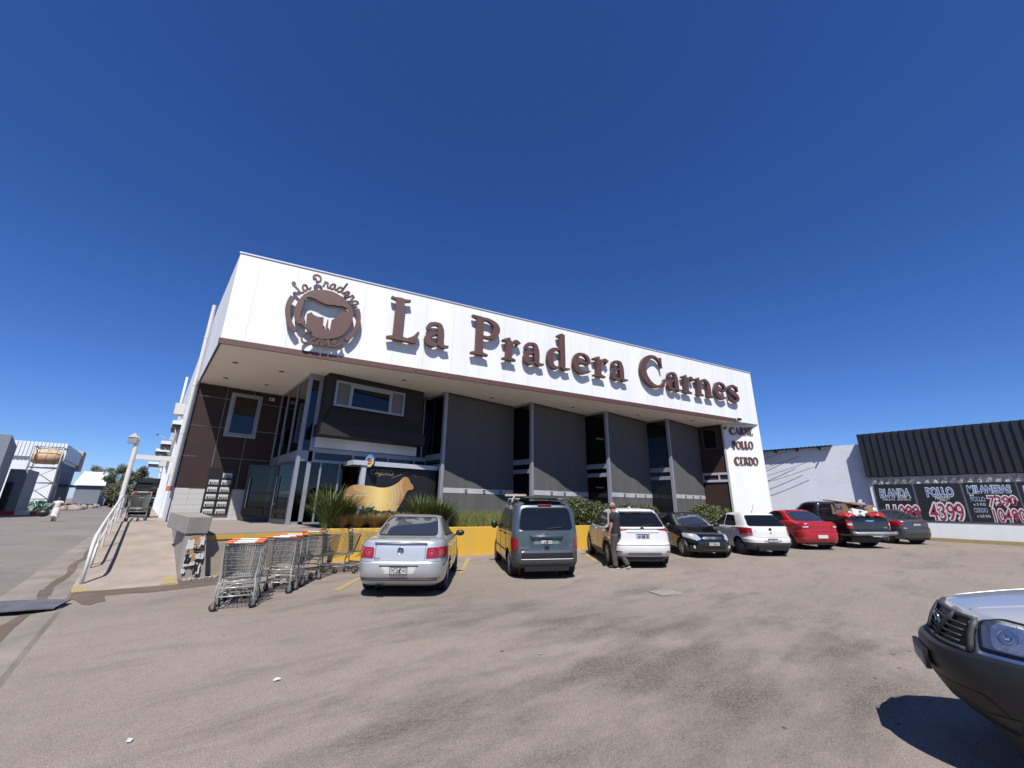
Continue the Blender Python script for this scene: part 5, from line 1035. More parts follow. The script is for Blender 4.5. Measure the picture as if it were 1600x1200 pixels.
for sg_ in (1, -1):
    o = c.drape(REAR, [(sg_*.49, .70), (sg_*.845, .72), (sg_*.84, .90), (sg_*.50, .89)][::1], 'redlens', 'tail_light', .012, rnd=.03, step=.04)
    for y, r_ in ((.595, .048), (.73, .058)):
        h, nn = c.hit(REAR, sg_*y, .805); X = upT(h+Vector((-.02, 0, 0)), (0, -1, 0)); b = MB(); b.tube([X @ Vector((r_*math.cos(a), r_*math.sin(a), 0)) for a in [2*math.pi*k/20 for k in range(20)]], .008, 6, 0, closed=True); b.cyl(X @ Vector((0, 0, -.03)), X @ Vector((0, 0, .002)), r_*.5, 16); b.build('lamp_ring', 'redlens2', o)
c.line(REAR, [(-.47, .92), (-.47, .655), (.47, .655), (.47, .92)], .0045); c.line(REAR, [(-.84, .64), (-.5, .645)], .004); c.line(REAR, [(.84, .64), (.5, .645)], .004); c.line(REAR, [(-.75, .36), (.75, .36)], .006)
c.drape(REAR, [(-.33, .57), (.33, .57), (.27, .44), (-.27, .44)], 'whitep', 'plate_recess', .003, rnd=.03); c.line(REAR, [(-.36, .575), (.36, .575)], .012, 'grim', 'plate_recess_lip', .004)
plate(c, REAR, .50, 'GWT 422', 'b', .33, .15)
b = MB(); b.tube([(-2.125, -.5, .975), (-2.14, 0, .985), (-2.125, .5, .975)], .014, 8); b.build('boot_lip', silver, c.o)
badge_ring(c, REAR, 0, .835, .062, 'vw'); text_mesh('BORA', .035, 'grim', 'lettering', c.o, upT((-2.165, .46, .69), (0, -1, 0)), .001)
c.line(REAR, [(-.7, .33), (.7, .33)], .02, 'grim', 'lower_trim', .0); exhaust(c, [(-2.13, .38, .235), (-2.13, .31, .235)])
mirror_pair(c, .52, .86, 1.0, 'black'); handles(c, (-.02, -1.02), .86, silver)
for T, k in ((RIGHT, 1), (LEFT, -1)):
    c.line(T, [(k*.62, 1.0), (k*.66, .3)], .004); c.line(T, [(k*-.21, 1.0), (k*-.21, .28)], .004); c.line(T, [(k*-1.0, 1.05), (k*-1.08, .8), (k*-.95, .62)], .004); c.line(T, [(k*1.7, .52), (k*-1.9, .52)], .007, silver, 'side_moulding', .003)
b = MB(); b.cyl((-.72, 0, 1.45), (-.78, 0, 1.50), .008, 6); b.build('antenna', 'black', c.o)
wiper(c, FRONT, -.5, 1.08, .1, 1.1)
c.drape(FRONT, [(.45, .66), (.80, .68), (.78, .80), (.46, .80)], 'clearlens', 'headlight', .01); c.drape(FRONT, [(-.45, .66), (-.80, .68), (-.78, .80), (-.46, .80)], 'clearlens', 'headlight', .01)
BORA = c
# --- grey green van with roof boards
rows = [(.24, -1.85, 1.95, .72, 10, 6), (.30, -2.0, 2.02, .82, 9, 5), (.40, -2.085, 2.05, .858, 8, 4.5), (.62, -2.09, 2.06, .862, 8, 4), (.64, -2.045, 2.02, .862, 9, 4), (.90, -2.035, 1.90, .862, 10, 3.6), (1.02, -2.03, 1.62, .858, 10, 3.4), (1.10, -2.025, 1.22, .85, 10, 4), (1.15, -2.01, 1.08, .842, 10, 5), (1.45, -1.95, .62, .80, 10, 5), (1.66, -1.88, .28, .745, 9, 5), (1.74, -1.82, .06, .70, 7, 5), (1.79, -1.7, -.1, .60, 5, 4), (1.81, -1.5, -.3, .4, 4, 4), (1.815, -1.2, -.5, .2, 3, 3)]
c = Car('van', 'blue grey passenger van with boards tied on its roof rack', rows, (1.36, -1.33), .315, 1.68, lambda p: (('rear_bumper' if p.x < 0 else 'front_bumper'), 'grim') if p.z < .63 and (p.x < -1.7 or p.x > 1.75) else ('body', bluegrey), cat='van')
rearglass(c, [(-.67, 1.12), (.67, 1.12), (.60, 1.64), (-.60, 1.64)], 'glassd', rnd=.12); rearglass(c, [(-.68, 1.16), (.68, 1.16), (.58, 1.64), (-.58, 1.64)], 'glassd', FRONT, 'windshield')
sides(c, [(.92, 1.14), (.42, 1.58), (-.02, 1.60), (-.02, 1.12)], 'glassd', 'front_window'); sides(c, [(-.09, 1.12), (-.09, 1.60), (-.95, 1.60), (-.98, 1.12)], 'glassd', 'sliding_door_window'); sides(c, [(-1.06, 1.14), (-1.05, 1.59), (-1.58, 1.56), (-1.68, 1.16)], 'glassd', 'rear_side_window')
for sg_ in (1, -1): c.drape(REAR, [(sg_*.70, .66), (sg_*.852, .66), (sg_*.845, .95), (sg_*.71, .93)], 'redlens', 'tail_light', .012, rnd=.02, step=.04)
b = MB(); b.tube([(-2.045, -.40, .99), (-2.09, -.38, .985), (-2.09, .38, .985), (-2.045, .40, .99)], .024, 8); b.build('tailgate_grip', bluegrey, c.o)
c.drape(REAR, [(-.32, .80), (.32, .80), (.30, .92), (-.30, .92)], mat('pale_plate_recess', (.16, .20, .23), .4), 'plate_recess', .003, rnd=.03); plate(c, REAR, .86, 'FPY 101', 'b', .30, .13)
c.line(REAR, [(-.66, .635), (.66, .635)], .007, 'chrome', 'bumper_line', .004); c.drape(REAR, [(-.64, .47), (.64, .47), (.64, .61), (-.64, .61)], 'black', 'bumper_inset', .004, rnd=.05); c.line(REAR, [(-.64, .47), (.64, .47)], .010, 'whitep', 'bumper_edge', .003)
b = MB(); b.box(-2.065, -2.04, -.055, .055, .705, .765); b.build('lock', 'black', c.o); badge_ring(c, REAR, 0, 1.07, .05, 'chev'); text_mesh('BERLINGO', .05, 'steelgrey', 'lettering', c.o, upT((-2.056, .67, .71), (0, -1, 0)), .001); text_mesh('MULTISPACE', .03, 'steelgrey', 'lettering', c.o, upT((-2.056, -.42, .71), (0, -1, 0)), .001); text_mesh('HDI', .04, 'steelgrey', 'lettering', c.o, upT((-2.056, -.56, .76), (0, -1, 0)), .001)
wiper(c, REAR, 0, 1.15, .46, 1.19); b = MB(); b.box(-1.90, -1.86, -.18, .18, 1.70, 1.73); b.build('brake_lamp', 'redlens', c.o)
mirror_pair(c, .80, .87, 1.12, 'black', (.06, .10, .12)); handles(c, (.06, -.9), .98, 'black'); exhaust(c, [(-1.95, .1, .27), (-1.95, -.08, .27)], .03)
for T, k in ((RIGHT, 1), (LEFT, -1)):
    c.line(T, [(k*1.0, 1.1), (k*1.02, .35)], .005); c.line(T, [(k*-.05, 1.1), (k*-.05, .35)], .005); c.line(T, [(k*-1.02, 1.1), (k*-1.02, .6)], .005); c.line(T, [(k*-.05, 1.0), (k*-1.7, 1.0)], .008, 'black', 'door_track'); c.line(T, [(k*.98, .58), (k*-1.0, .58)], .022, 'grim', 'side_moulding')
rk = c.o
for x in (-1.25, -.2):
    b = MB(); b.tube([(x, -.68, 1.77), (x, -.66, 1.86), (x, .66, 1.86), (x, .68, 1.77)], .018, 8); b.build('roof_bar', 'steelgrey', c.o)
b = MB()
for sg_ in (1, -1): b.tube([(.1, sg_*.60, 1.80), (0, sg_*.62, 1.84), (-1.5, sg_*.64, 1.84), (-1.6, sg_*.62, 1.80)], .016, 8)
b.build('roof_rail', 'grim', c.o)
c.drape(FRONT, [(.42, .74), (.82, .78), (.8, .95), (.5, .95)], 'clearlens', 'headlight', .01); c.drape(FRONT, [(-.42, .74), (-.82, .78), (-.8, .95), (-.5, .95)], 'clearlens', 'headlight', .01)
VAN = c
# --- white crossover
rows = [(.22, -1.88, 1.95, .74, 9, 6), (.30, -2.02, 2.06, .83, 8, 5), (.44, -2.13, 2.13, .872, 7, 4), (.62, -2.14, 2.14, .880, 7, 4), (.70, -2.08, 2.12, .880, 7, 3.6), (.92, -2.06, 2.02, .872, 7, 3.4), (1.02, -2.05, 1.66, .858, 7, 3.6), (1.07, -2.02, 1.08, .832, 6, 5), (1.12, -1.97, .92, .80, 6, 5), (1.30, -1.80, .52, .735, 6, 5), (1.45, -1.66, .15, .665, 6, 5), (1.53, -1.60, -.05, .62, 6, 5), (1.57, -1.52, -.2, .53, 5, 4), (1.59, -1.2, -.4, .3, 4, 4)]
kp = lambda p: ('sill_cladding', 'grim') if (p.z < .33) or (p.z < .40 and abs(p.x) < 1.0) else ('body', white)
c = Car('crossover', 'white crossover with black rear glass, the standing man beside its rear wheel', rows, (1.32, -1.30), .33, 1.74, kp, wheelm='rim', ww=.21)
rearglass(c, [(-.68, 1.12), (.68, 1.12), (.56, 1.45), (-.56, 1.45)], 'glassd', rnd=.05); rearglass(c, [(-.66, 1.12), (.66, 1.12), (.55, 1.48), (-.55, 1.48)], 'glassd', FRONT, 'windshield')
sides(c, [(.72, 1.08), (.18, 1.44), (-.20, 1.46), (-.22, 1.06)], 'glassd', 'front_window', mf='black'); sides(c, [(-.28, 1.06), (-.26, 1.46), (-.85, 1.44), (-1.25, 1.20), (-1.05, 1.08)], 'glassd', 'rear_side_window')
for sg_ in (1, -1):
    o = c.drape(REAR, [(sg_*.42, 1.03), (sg_*.66, 1.055), (sg_*.84, 1.10), (sg_*.865, .93), (sg_*.74, .92), (sg_*.70, 1.0)], 'redlens', 'tail_light', .014, rnd=.02, step=.035); c.drape(REAR, [(sg_*.76, .935), (sg_*.84, .94), (sg_*.84, .975), (sg_*.77, .975)], 'whitep', 'reverse_lamp', .018, o, rnd=.01, step=.03)
c.line(REAR, [(-.66, 1.045), (.66, 1.045)], .016, 'black', 'trim_strip', .002); badge_ring(c, REAR, 0, 1.045, .055, 'ring'); plate(c, REAR, .86, 'AH 438 OS', 'w', .40, .13)
c.line(REAR, [(-.45, .955), (.45, .955)], .012, 'steelgrey', 'tailgate_grip'); c.line(REAR, [(-.84, .63), (.84, .63)], .010, 'black', 'bumper_line', .002); c.line(REAR, [(-.84, .63), (-.87, .5)], .010, 'black', 'bumper_line', .002); c.line(REAR, [(.84, .63), (.87, .5)], .010, 'black', 'bumper_line', .002)
c.drape(REAR, [(-.5, .36), (.5, .36), (.46, .44), (-.46, .44)], 'steelgrey', 'skid_plate', .006, rnd=.03)
for sg_ in (1, -1): c.drape(REAR, [(sg_*.62, .44), (sg_*.8, .45), (sg_*.8, .48), (sg_*.62, .47)], 'redlens', 'reflector', .008, rnd=.01, step=.03)
b = MB(); b.ell((-.95, 0, 1.60), (.12, .03, .05)); b.build('fin_antenna', white, c.o); b = MB(); b.box(-1.70, -1.56, -.52, .52, 1.515, 1.54); b.build('spoiler', white, c.o); b = MB(); b.box(-1.715, -1.70, -.12, .12, 1.50, 1.52); b.build('brake_lamp', 'redlens', c.o)
wiper(c, REAR, 0, 1.13, .4, 1.16); mirror_pair(c, .62, .87, 1.08, 'black'); handles(c, (-.05, -1.05), .95, white)
for T, k in ((RIGHT, 1), (LEFT, -1)):
    c.line(T, [(k*.8, 1.05), (k*.82, .42)], .004); c.line(T, [(k*-.25, 1.05), (k*-.25, .42)], .004); c.line(T, [(k*-1.12, 1.08), (k*-.95, .6)], .004)
    for xw in (1.32, -1.30):
        P = [(k*(xw+.43*math.cos(a)), .33+.43*math.sin(a)) for a in [rad(d) for d in range(-5, 186, 8)]]; c.line(T, [(x, max(z, .3)) for x, z in P], .030, 'grim', 'wheel_arch_trim', -.005)
XOV = c
# --- black hatch facing out
rows = [(.20, -1.75, 1.78, .70, 8, 6), (.28, -1.86, 1.90, .78, 7, 4), (.42, -1.91, 1.95, .812, 6, 3.6), (.56, -1.92, 1.955, .822, 6, 3.4), (.68, -1.91, 1.90, .822, 6, 3.2), (.78, -1.90, 1.70, .818, 6, 3.0), (.88, -1.88, 1.20, .80, 6, 3.4), (.93, -1.86, .92, .77, 6, 5), (.97, -1.82, .80, .75, 6, 5), (1.15, -1.68, .45, .68, 6, 5), (1.32, -1.48, .10, .59, 6, 5), (1.38, -1.38, -.05, .53, 5, 4), (1.41, -1.1, -.3, .35, 4, 4), (1.415, -.9, -.5, .2, 3, 3)]
c = Car('hatchback', 'black compact hatchback parked nose out, facing the camera', rows, (1.22, -1.22), .285, 1.60, lambda p: ('body', blackp), wheelm='rim', ww=.18)
rearglass(c, [(-.64, .96), (.64, .96), (.52, 1.33), (-.52, 1.33)], 'glasst', FRONT, 'windshield'); rearglass(c, [(-.6, 1.0), (.6, 1.0), (.5, 1.3), (-.5, 1.3)], 'glassd')
sides(c, [(.60, .95), (.16, 1.29), (-.18, 1.31), (-.20, .95)], 'glassd', 'front_window'); sides(c, [(-.26, .95), (-.25, 1.31), (-.8, 1.3), (-1.2, 1.1), (-1.1, .98)], 'glassd', 'rear_side_window')
for sg_ in (1, -1):
    c.drape(FRONT, [(sg_*.38, .60), (sg_*.50, .56), (sg_*.74, .64), (sg_*.72, .76), (sg_*.46, .74)], 'clearlens', 'headlight', .012, rnd=.03, step=.035)
    h, nn = c.hit(FRONT, sg_*.56, .36); b = MB(); b.cyl(h-Vector((.02, 0, 0)), h+Vector((.008, 0, 0)), .05, 16); b.build('fog_lamp', 'clearlens', c.o)
c.drape(FRONT, [(-.33, .60), (.33, .60), (.30, .68), (-.30, .68)], 'black', 'grille', .006, rnd=.02); badge_ring(c, FRONT, 0, .64, .085, 'bow'); plate(c, FRONT, .47, 'HSX 270', 'w2' if 0 else 'b', .36, .14); c.drape(FRONT, [(-.42, .30), (.42, .30), (.40, .39), (-.40, .39)], 'black', 'lower_grille', .004, rnd=.03); c.line(FRONT, [(-.76, .5), (.76, .5)], .006, 'black', 'bumper_line')
wiper(c, FRONT, -.45, .99, .1, 1.0); wiper(c, FRONT, 0, .99, .5, 1.03); mirror_pair(c, .52, .80, .98, blackp); handles(c, (-.05, -1.0), .82, blackp)
for T, k in ((RIGHT, 1), (LEFT, -1)): c.line(T, [(k*.66, .92), (k*.7, .3)], .004); c.line(T, [(k*-.22, .92), (k*-.22, .3)], .004)
b = MB(); b.ell((.45, -.15, .97), (.18, .28, .07), nu=14, nv=7); 
c.line(TOPV, [(1.75, -.62), (1.0, -.66)], .004); c.line(TOPV, [(1.75, .62), (1.0, .66)], .004)
HATCH = c
# --- white hatch
rows = [(.21, -1.72, 1.72, .70, 9, 6), (.29, -1.86, 1.84, .78, 7, 5), (.42, -1.925, 1.90, .812, 6, 4), (.56, -1.93, 1.90, .824, 6, 3.6), (.60, -1.885, 1.88, .824, 6, 3.6), (.78, -1.87, 1.72, .820, 6, 3.4), (.88, -1.85, 1.25, .806, 6, 3.6), (.94, -1.83, .92, .78, 6, 5), (.98, -1.79, .82, .755, 6, 5), (1.15, -1.60, .46, .685, 6, 5), (1.32, -1.40, .12, .60, 6, 5), (1.375, -1.31, -.02, .54, 5, 4), (1.41, -1.05, -.3, .35, 4, 4), (1.415, -.9, -.5, .2, 3, 3)]
c = Car('hatchback', 'white three door hatchback with black rear bumper strip, between black hatchback and red sedan', rows, (1.18, -1.20), .285, 1.61, lambda p: (('rear_bumper' if p.x < 0 else 'front_bumper'), 'grim') if p.z < .46 and (p.x < -1.5 or p.x > 1.6) else ('body', white), wheelm='steelrim', ww=.18, spokes=6)
rearglass(c, [(-.64, .99), (.64, .99), (.52, 1.31), (-.52, 1.31)], 'glassd', rnd=.06); rearglass(c, [(-.62, .97), (.62, .97), (.5, 1.31), (-.5, 1.31)], 'glassd', FRONT, 'windshield')
sides(c, [(.62, .96), (.18, 1.29), (-.22, 1.31), (-.24, .96)], 'glassd', 'door_window'); sides(c, [(-.32, .96), (-.30, 1.31), (-.80, 1.29), (-1.08, 1.02), (-1.04, .97)], 'glassd', 'rear_side_window')
for sg_ in (1, -1): o = c.drape(REAR, [(sg_*.60, .68), (sg_*.80, .68), (sg_*.80, .92), (sg_*.60, .92)], 'redlens', 'tail_light', .012, rnd=.03, step=.035); c.drape(REAR, [(sg_*.62, .69), (sg_*.79, .69), (sg_*.79, .74), (sg_*.62, .74)], 'redlens2', 'lower_lens', .016, o, rnd=.01, step=.03)
badge_ring(c, REAR, 0, .87, .05, 'vw', 'grim'); b = MB(); h, _ = c.hit(REAR, 0, .76); b.cyl(h, h-Vector((.015, 0, 0)), .022, 12); b.build('lock', 'black', c.o)
c.drape(REAR, [(-.30, .47), (.30, .47), (.28, .585), (-.28, .585)], 'steelgrey', 'plate_recess', .004, rnd=.02); plate(c, REAR, .525, 'FXK 205', 'b', .33, .11); c.line(REAR, [(-.56, .62), (.56, .62)], .004); text_mesh('GOL', .04, 'grim', 'lettering', c.o, upT((-1.885, .56, .84), (0, -1, 0)), .001)
mirror_pair(c, .52, .80, .98, 'black'); handles(c, (-.1,), .82, 'black'); b = MB(); b.tube([(-.9, 0, 1.40), (-1.1, 0, 1.72)], .006, 5); b.cyl((-.88, 0, 1.40), (-.92, 0, 1.43), .02, 8); b.build('antenna', 'black', c.o)
for T, k in ((RIGHT, 1), (LEFT, -1)): c.line(T, [(k*.68, .94), (k*.7, .3)], .004); c.line(T, [(k*-.28, .94), (k*-.32, .32)], .004); c.line(T, [(k*.68, .7), (k*-.8, .7)], .005, 'steelgrey', 'crease')
h, nn = c.hit(LEFT, 1.02, .82); b = MB(); b.cyl(h, h+nn*.006, .07, 14); b.build('fuel_cap', white, c.o)
WHATCH = c
# --- red sedan
rows = [(.22, -1.85, 1.85, .74, 8, 6), (.30, -2.0, 1.98, .80, 7, 5), (.44, -2.07, 2.06, .84, 6, 4), (.62, -2.08, 2.05, .85, 6, 3.6), (.74, -2.05, 1.95, .85, 6, 3.4), (.92, -2.05, 1.55, .84, 6, 3.4), (1.0, -2.03, 1.02, .80, 5, 5), (1.04, -1.92, .86, .76, 5, 5), (1.07, -1.60, .78, .73, 5, 5), (1.15, -1.42, .62, .70, 6, 5), (1.32, -1.10, .22, .61, 6, 5), (1.42, -.9, -.02, .54, 5, 4), (1.46, -.75, -.2, .38, 4, 4), (1.47, -.6, -.4, .2, 3, 3)]
c = Car('sedan', 'red four door sedan parked nose in beside the loaded pickup', rows, (1.25, -1.25), .30, 1.66, lambda p: ('body', redp))
rearglass(c, [(-.60, 1.09), (.60, 1.09), (.50, 1.38), (-.50, 1.38)], 'glasst', rnd=.08); rearglass(c, [(-.6, 1.08), (.6, 1.08), (.5, 1.38), (-.5, 1.38)], 'glassd', FRONT, 'windshield')
sides(c, [(.60, 1.04), (.14, 1.38), (-.18, 1.40), (-.20, 1.04)], 'glassd', 'front_window'); sides(c, [(-.26, 1.04), (-.24, 1.40), (-.62, 1.38), (-1.0, 1.18), (-1.02, 1.06)], 'glassd', 'rear_side_window')
for sg_ in (1, -1): o = c.drape(REAR, [(sg_*.44, .82), (sg_*.82, .80), (sg_*.83, .94), (sg_*.62, .97), (sg_*.46, .93)], 'redlens', 'tail_light', .012, rnd=.03, step=.035); c.drape(REAR, [(sg_*.48, .84), (sg_*.66, .83), (sg_*.66, .87), (sg_*.48, .88)], 'whitep', 'reverse_lamp', .016, o, rnd=.01, step=.03)
badge_ring(c, REAR, 0, .91, .05, 'lion'); plate(c, REAR, .50, '', 'plain', .38, .12); c.line(REAR, [(-.44, .98), (-.40, .70), (.40, .70), (.44, .98)], .004); c.line(REAR, [(-.82, .66), (.82, .66)], .004)
for sg_ in (1, -1): c.drape(REAR, [(sg_*.55, .42), (sg_*.75, .43), (sg_*.75, .455), (sg_*.55, .445)], 'redlens2', 'reflector', .007, rnd=.01, step=.03)
mirror_pair(c, .52, .84, 1.04, redp); handles(c, (-.05, -1.0), .88, redp); b = MB(); b.box(-1.02, -1.0, .38, .5, 1.33, 1.36); b.build('sticker', 'paper', c.o); exhaust(c, [(-2.0, -.4, .25)])
for T, k in ((RIGHT, 1), (LEFT, -1)): c.line(T, [(k*.66, 1.0), (k*.7, .3)], .004); c.line(T, [(k*-.22, 1.0), (k*-.22, .3)], .004); c.line(T, [(k*-.95, 1.05), (k*-1.0, .7)], .004)
REDC = c
# --- loaded black pickup
rows = [(.40, -2.3, 2.3, .78, 12, 6), (.48, -2.52, 2.5, .88, 12, 5), (.62, -2.58, 2.6, .915, 12, 4), (.72, -2.56, 2.62, .925, 14, 3.6), (.95, -2.55, 2.52, .925, 14, 3.4), (1.06, -2.54, 2.2, .92, 14, 3.4), (1.14, -2.53, 1.35, .905, 14, 4), (1.17, -2.52, 1.15, .895, 14, 5), (1.18, -.98, 1.10, .87, 14, 5), (1.20, -.96, 1.05, .86, 12, 5), (1.45, -.90, .68, .80, 12, 5), (1.70, -.84, .30, .72, 10, 5), (1.77, -.78, .12, .66, 8, 4), (1.81, -.6, -.1, .5, 5, 4), (1.82, -.5, -.2, .3, 4, 4)]
c = Car('pickup_truck', 'black double cab pickup heaped with cardboard and plastic sacks', rows, (1.60, -1.48), .385, 1.82, lambda p: ('cargo_bed' if p.x < -.97 else 'cab', coal), cat='pickup truck', ww=.25, arch=.47)
sides(c, [(.92, 1.22), (.42, 1.66), (.05, 1.68), (.04, 1.21)], 'glassd', 'front_window'); sides(c, [(-.02, 1.21), (-.02, 1.68), (-.66, 1.66), (-.72, 1.21)], 'glassd', 'rear_side_window'); rearglass(c, [(-.66, 1.26), (.66, 1.26), (.58, 1.68), (-.58, 1.68)], 'glassd', rnd=.05); rearglass(c, [(-.7, 1.22), (.7, 1.22), (.6, 1.68), (-.6, 1.68)], 'glassd', FRONT, 'windshield')
for sg_ in (1, -1): o = c.drape(REAR, [(sg_*.74, .76), (sg_*.885, .76), (sg_*.885, 1.10), (sg_*.74, 1.10)], 'redlens', 'tail_light', .016, rnd=.02, step=.035); c.drape(REAR, [(sg_*.76, .88), (sg_*.87, .88), (sg_*.87, .96), (sg_*.76, .96)], 'whitep', 'reverse_lamp', .02, o, rnd=.01, step=.03)
c.line(REAR, [(-.74, 1.14), (-.74, .74), (.74, .74), (.74, 1.14)], .006); b = MB(); b.tube([(-2.66, -.9, .60), (-2.72, -.75, .58), (-2.72, .75, .58), (-2.66, .9, .60)], .07, 8); b.box(-2.76, -2.6, -.28, .28, .50, .60); b.build('rear_bumper', 'steelgrey', c.o)
b = MB(); b.box(-2.70, -2.60, -.66, .66, .64, .70); b.build('bumper_step', 'black', c.o)
plate(c, REAR, .50, '', 'plain', .34, .07, off=.21); c.drape(REAR, [(-.2, 1.08), (.2, 1.08), (.12, 1.02), (-.12, 1.02)], 'chrome', 'tailgate_handle', .012, rnd=.02); text_mesh('HILUX', .05, 'whitep', 'lettering', c.o, upT((-2.575, -.50, .78), (0, -1, 0)), .001)
mirror_pair(c, .82, .92, 1.25, 'black', (.08, .12, .10)); handles(c, (.15, -.6), 1.06, coal)
b = MB(); b.box(-2.1, -1.8, -.1, .1, .30, .5); b.cyl((-1.48, -.7, .385), (-1.48, .7, .385), .05, 10); b.build('rear_axle', 'black', c.o)
for T, k in ((RIGHT, 1), (LEFT, -1)): c.line(T, [(k*1.0, 1.15), (k*1.05, .5)], .005); c.line(T, [(k*.02, 1.15), (k*.02, .5)], .005); c.line(T, [(k*-.95, 1.16), (k*-.95, .48)], .010); c.line(T, [(k*-.76, 1.15), (k*-.76, .8)], .005)
PICK = c
# --- dark grey hatch sedan at the end
rows = [(.22, -1.85, 1.85, .74, 8, 6), (.30, -2.0, 1.98, .80, 6, 5), (.44, -2.07, 2.06, .84, 5, 4), (.62, -2.08, 2.05, .85, 5, 3.6), (.74, -2.03, 1.95, .85, 5, 3.4), (.94, -1.99, 1.55, .84, 5, 3.4), (1.02, -1.92, 1.02, .80, 5, 5), (1.06, -1.85, .86, .77, 5, 5), (1.18, -1.58, .62, .70, 5, 5), (1.34, -1.20, .22, .61, 5, 5), (1.43, -.95, -.02, .54, 5, 4), (1.46, -.75, -.2, .38, 4, 4), (1.47, -.6, -.4, .2, 3, 3)]
c = Car('coupe', 'dark grey fastback car at the right end of the row by the kerb', rows, (1.25, -1.25), .30, 1.66, lambda p: ('body', darkgrey))
rearglass(c, [(-.62, 1.08), (.62, 1.08), (.50, 1.37), (-.50, 1.37)], 'glasst', rnd=.10); rearglass(c, [(-.6, 1.08), (.6, 1.08), (.5, 1.38), (-.5, 1.38)], 'glassd', FRONT, 'windshield'); sides(c, [(.60, 1.04), (.14, 1.38), (-.18, 1.40), (-.20, 1.04)], 'glassd', 'front_window'); sides(c, [(-.26, 1.04), (-.24, 1.40), (-.62, 1.38), (-1.1, 1.14), (-1.12, 1.06)], 'glassd', 'rear_side_window')
for sg_ in (1, -1): c.drape(REAR, [(sg_*.56, .78), (sg_*.80, .78), (sg_*.82, 1.0), (sg_*.60, .96)], 'redlens', 'tail_light', .012, rnd=.03, step=.035)
plate(c, REAR, .84, 'EXM 632', 'b', .36, .12); c.line(REAR, [(-.82, .66), (.82, .66)], .006); c.line(REAR, [(-.82, .45), (.82, .45)], .010); mirror_pair(c, .52, .84, 1.04, 'black'); handles(c, (-.05,), .88, darkgrey)
GREY = c
for c, ax, ay, deg, wr in ((BORA, 4.42, 8.33, 52, -1.21), (VAN, 7.93, 7.90, 58, -1.33), (XOV, 11.25, 7.22, 50, -1.30), (WHATCH, 16.87, 5.68, 49, -1.20), (REDC, 20.45, 5.12, 50, -1.25), (PICK, 22.9, 4.17, 51, -1.48), (GREY, 26.15, 2.9, 53, -1.25)):
    h = rad(deg); c.place(ax-wr*math.cos(h), ay-wr*math.sin(h), deg)
h = rad(230); HATCH.place(15.52, 7.70, 230)
def inT(c): return Matrix.Translation(c.o.location) @ c.o.rotation_euler.to_matrix().to_4x4()
# roof boards on the van (resting, so things of their own)
TV = inT(VAN)
o = thing('board', 'dark flat panel lying on the van roof rack', 'board', tuple(TV @ Vector((-1.1, 0, 1.9)))); b = MB(); b.box(-1.95, -.1, -.52, .52, 1.892, 1.925, T=TV); b.build('panel', mat('dark_ply', (.03, .032, .028), .6), o, world=True); b = MB(); b.box(-1.98, -1.95, -.56, .56, 1.885, 1.932, T=TV); b.build('edge_batten', 'grim', o, world=True)
for i, (x, y0, y1, z, l) in enumerate(((-1.55, .40, .96, 1.94, 'pale timber batten sticking out left over the van roof, rearmost'), (-1.2, .35, .90, 1.955, 'pale timber batten sticking out left over the van roof, farther forward'))):
    b = MB(); b.box(x, x+.07, y0, y1, z-.012 if i == 0 else z-.025, z+.03, T=TV); b.build('timber_batten', mat('pale_timber', (.55, .42, .34), .8, var=.2), label=l, cat='timber', group='timbers on the van roof')
b = MB(); b.tube([TV @ Vector(p) for p in ((-1.25, .62, 1.98), (-1.3, .72, 1.86), (-1.42, .80, 1.6))], .022, 6); b.build('timber_pole', mat('pale_timber', (.55, .42, .34), .8, var=.2), label='pale timber stick hanging down over the van rear quarter', cat='timber', group='timbers on the van roof')
# pickup load
TP = inT(PICK); r = random.Random(12)
LG = 'flattened cardboard boxes heaped on the pickup'
loads = [((-1.35, .62, 1.45), (.8, .06, .55), (0, .05, .0), 'cardd', 'dark brown cardboard box upright at the left front of the pickup load'), ((-1.6, -.1, 1.74), (1.35, 1.15, .05), (.10, -.12, .1), 'cardb', 'large tan cardboard sheet lying on top of the pickup load'), ((-1.3, .45, 1.30), (.7, .5, .42), (0, 0, .1), 'cardd', 'brown cardboard box with hand holes behind the pickup cab'), ((-1.75, .35, 1.46), (.6, .5, .42), (.2, .1, .5), 'cardb', 'tan cardboard carton in the middle of the pickup load'), ((-1.9, -.35, 1.45), (.7, .55, .28), (-.15, .1, -.4), 'cardb', 'tan printed carton toward the tailgate right side'), ((-1.2, -.5, 1.5), (.7, .55, .5), (.1, 0, .3), 'cardb', 'tan carton behind the cab on the far side'), ((-2.05, .1, 1.32), (.5, .7, .22), (.2, .25, .1), 'paper', 'crumpled white packaging box near the tailgate')]
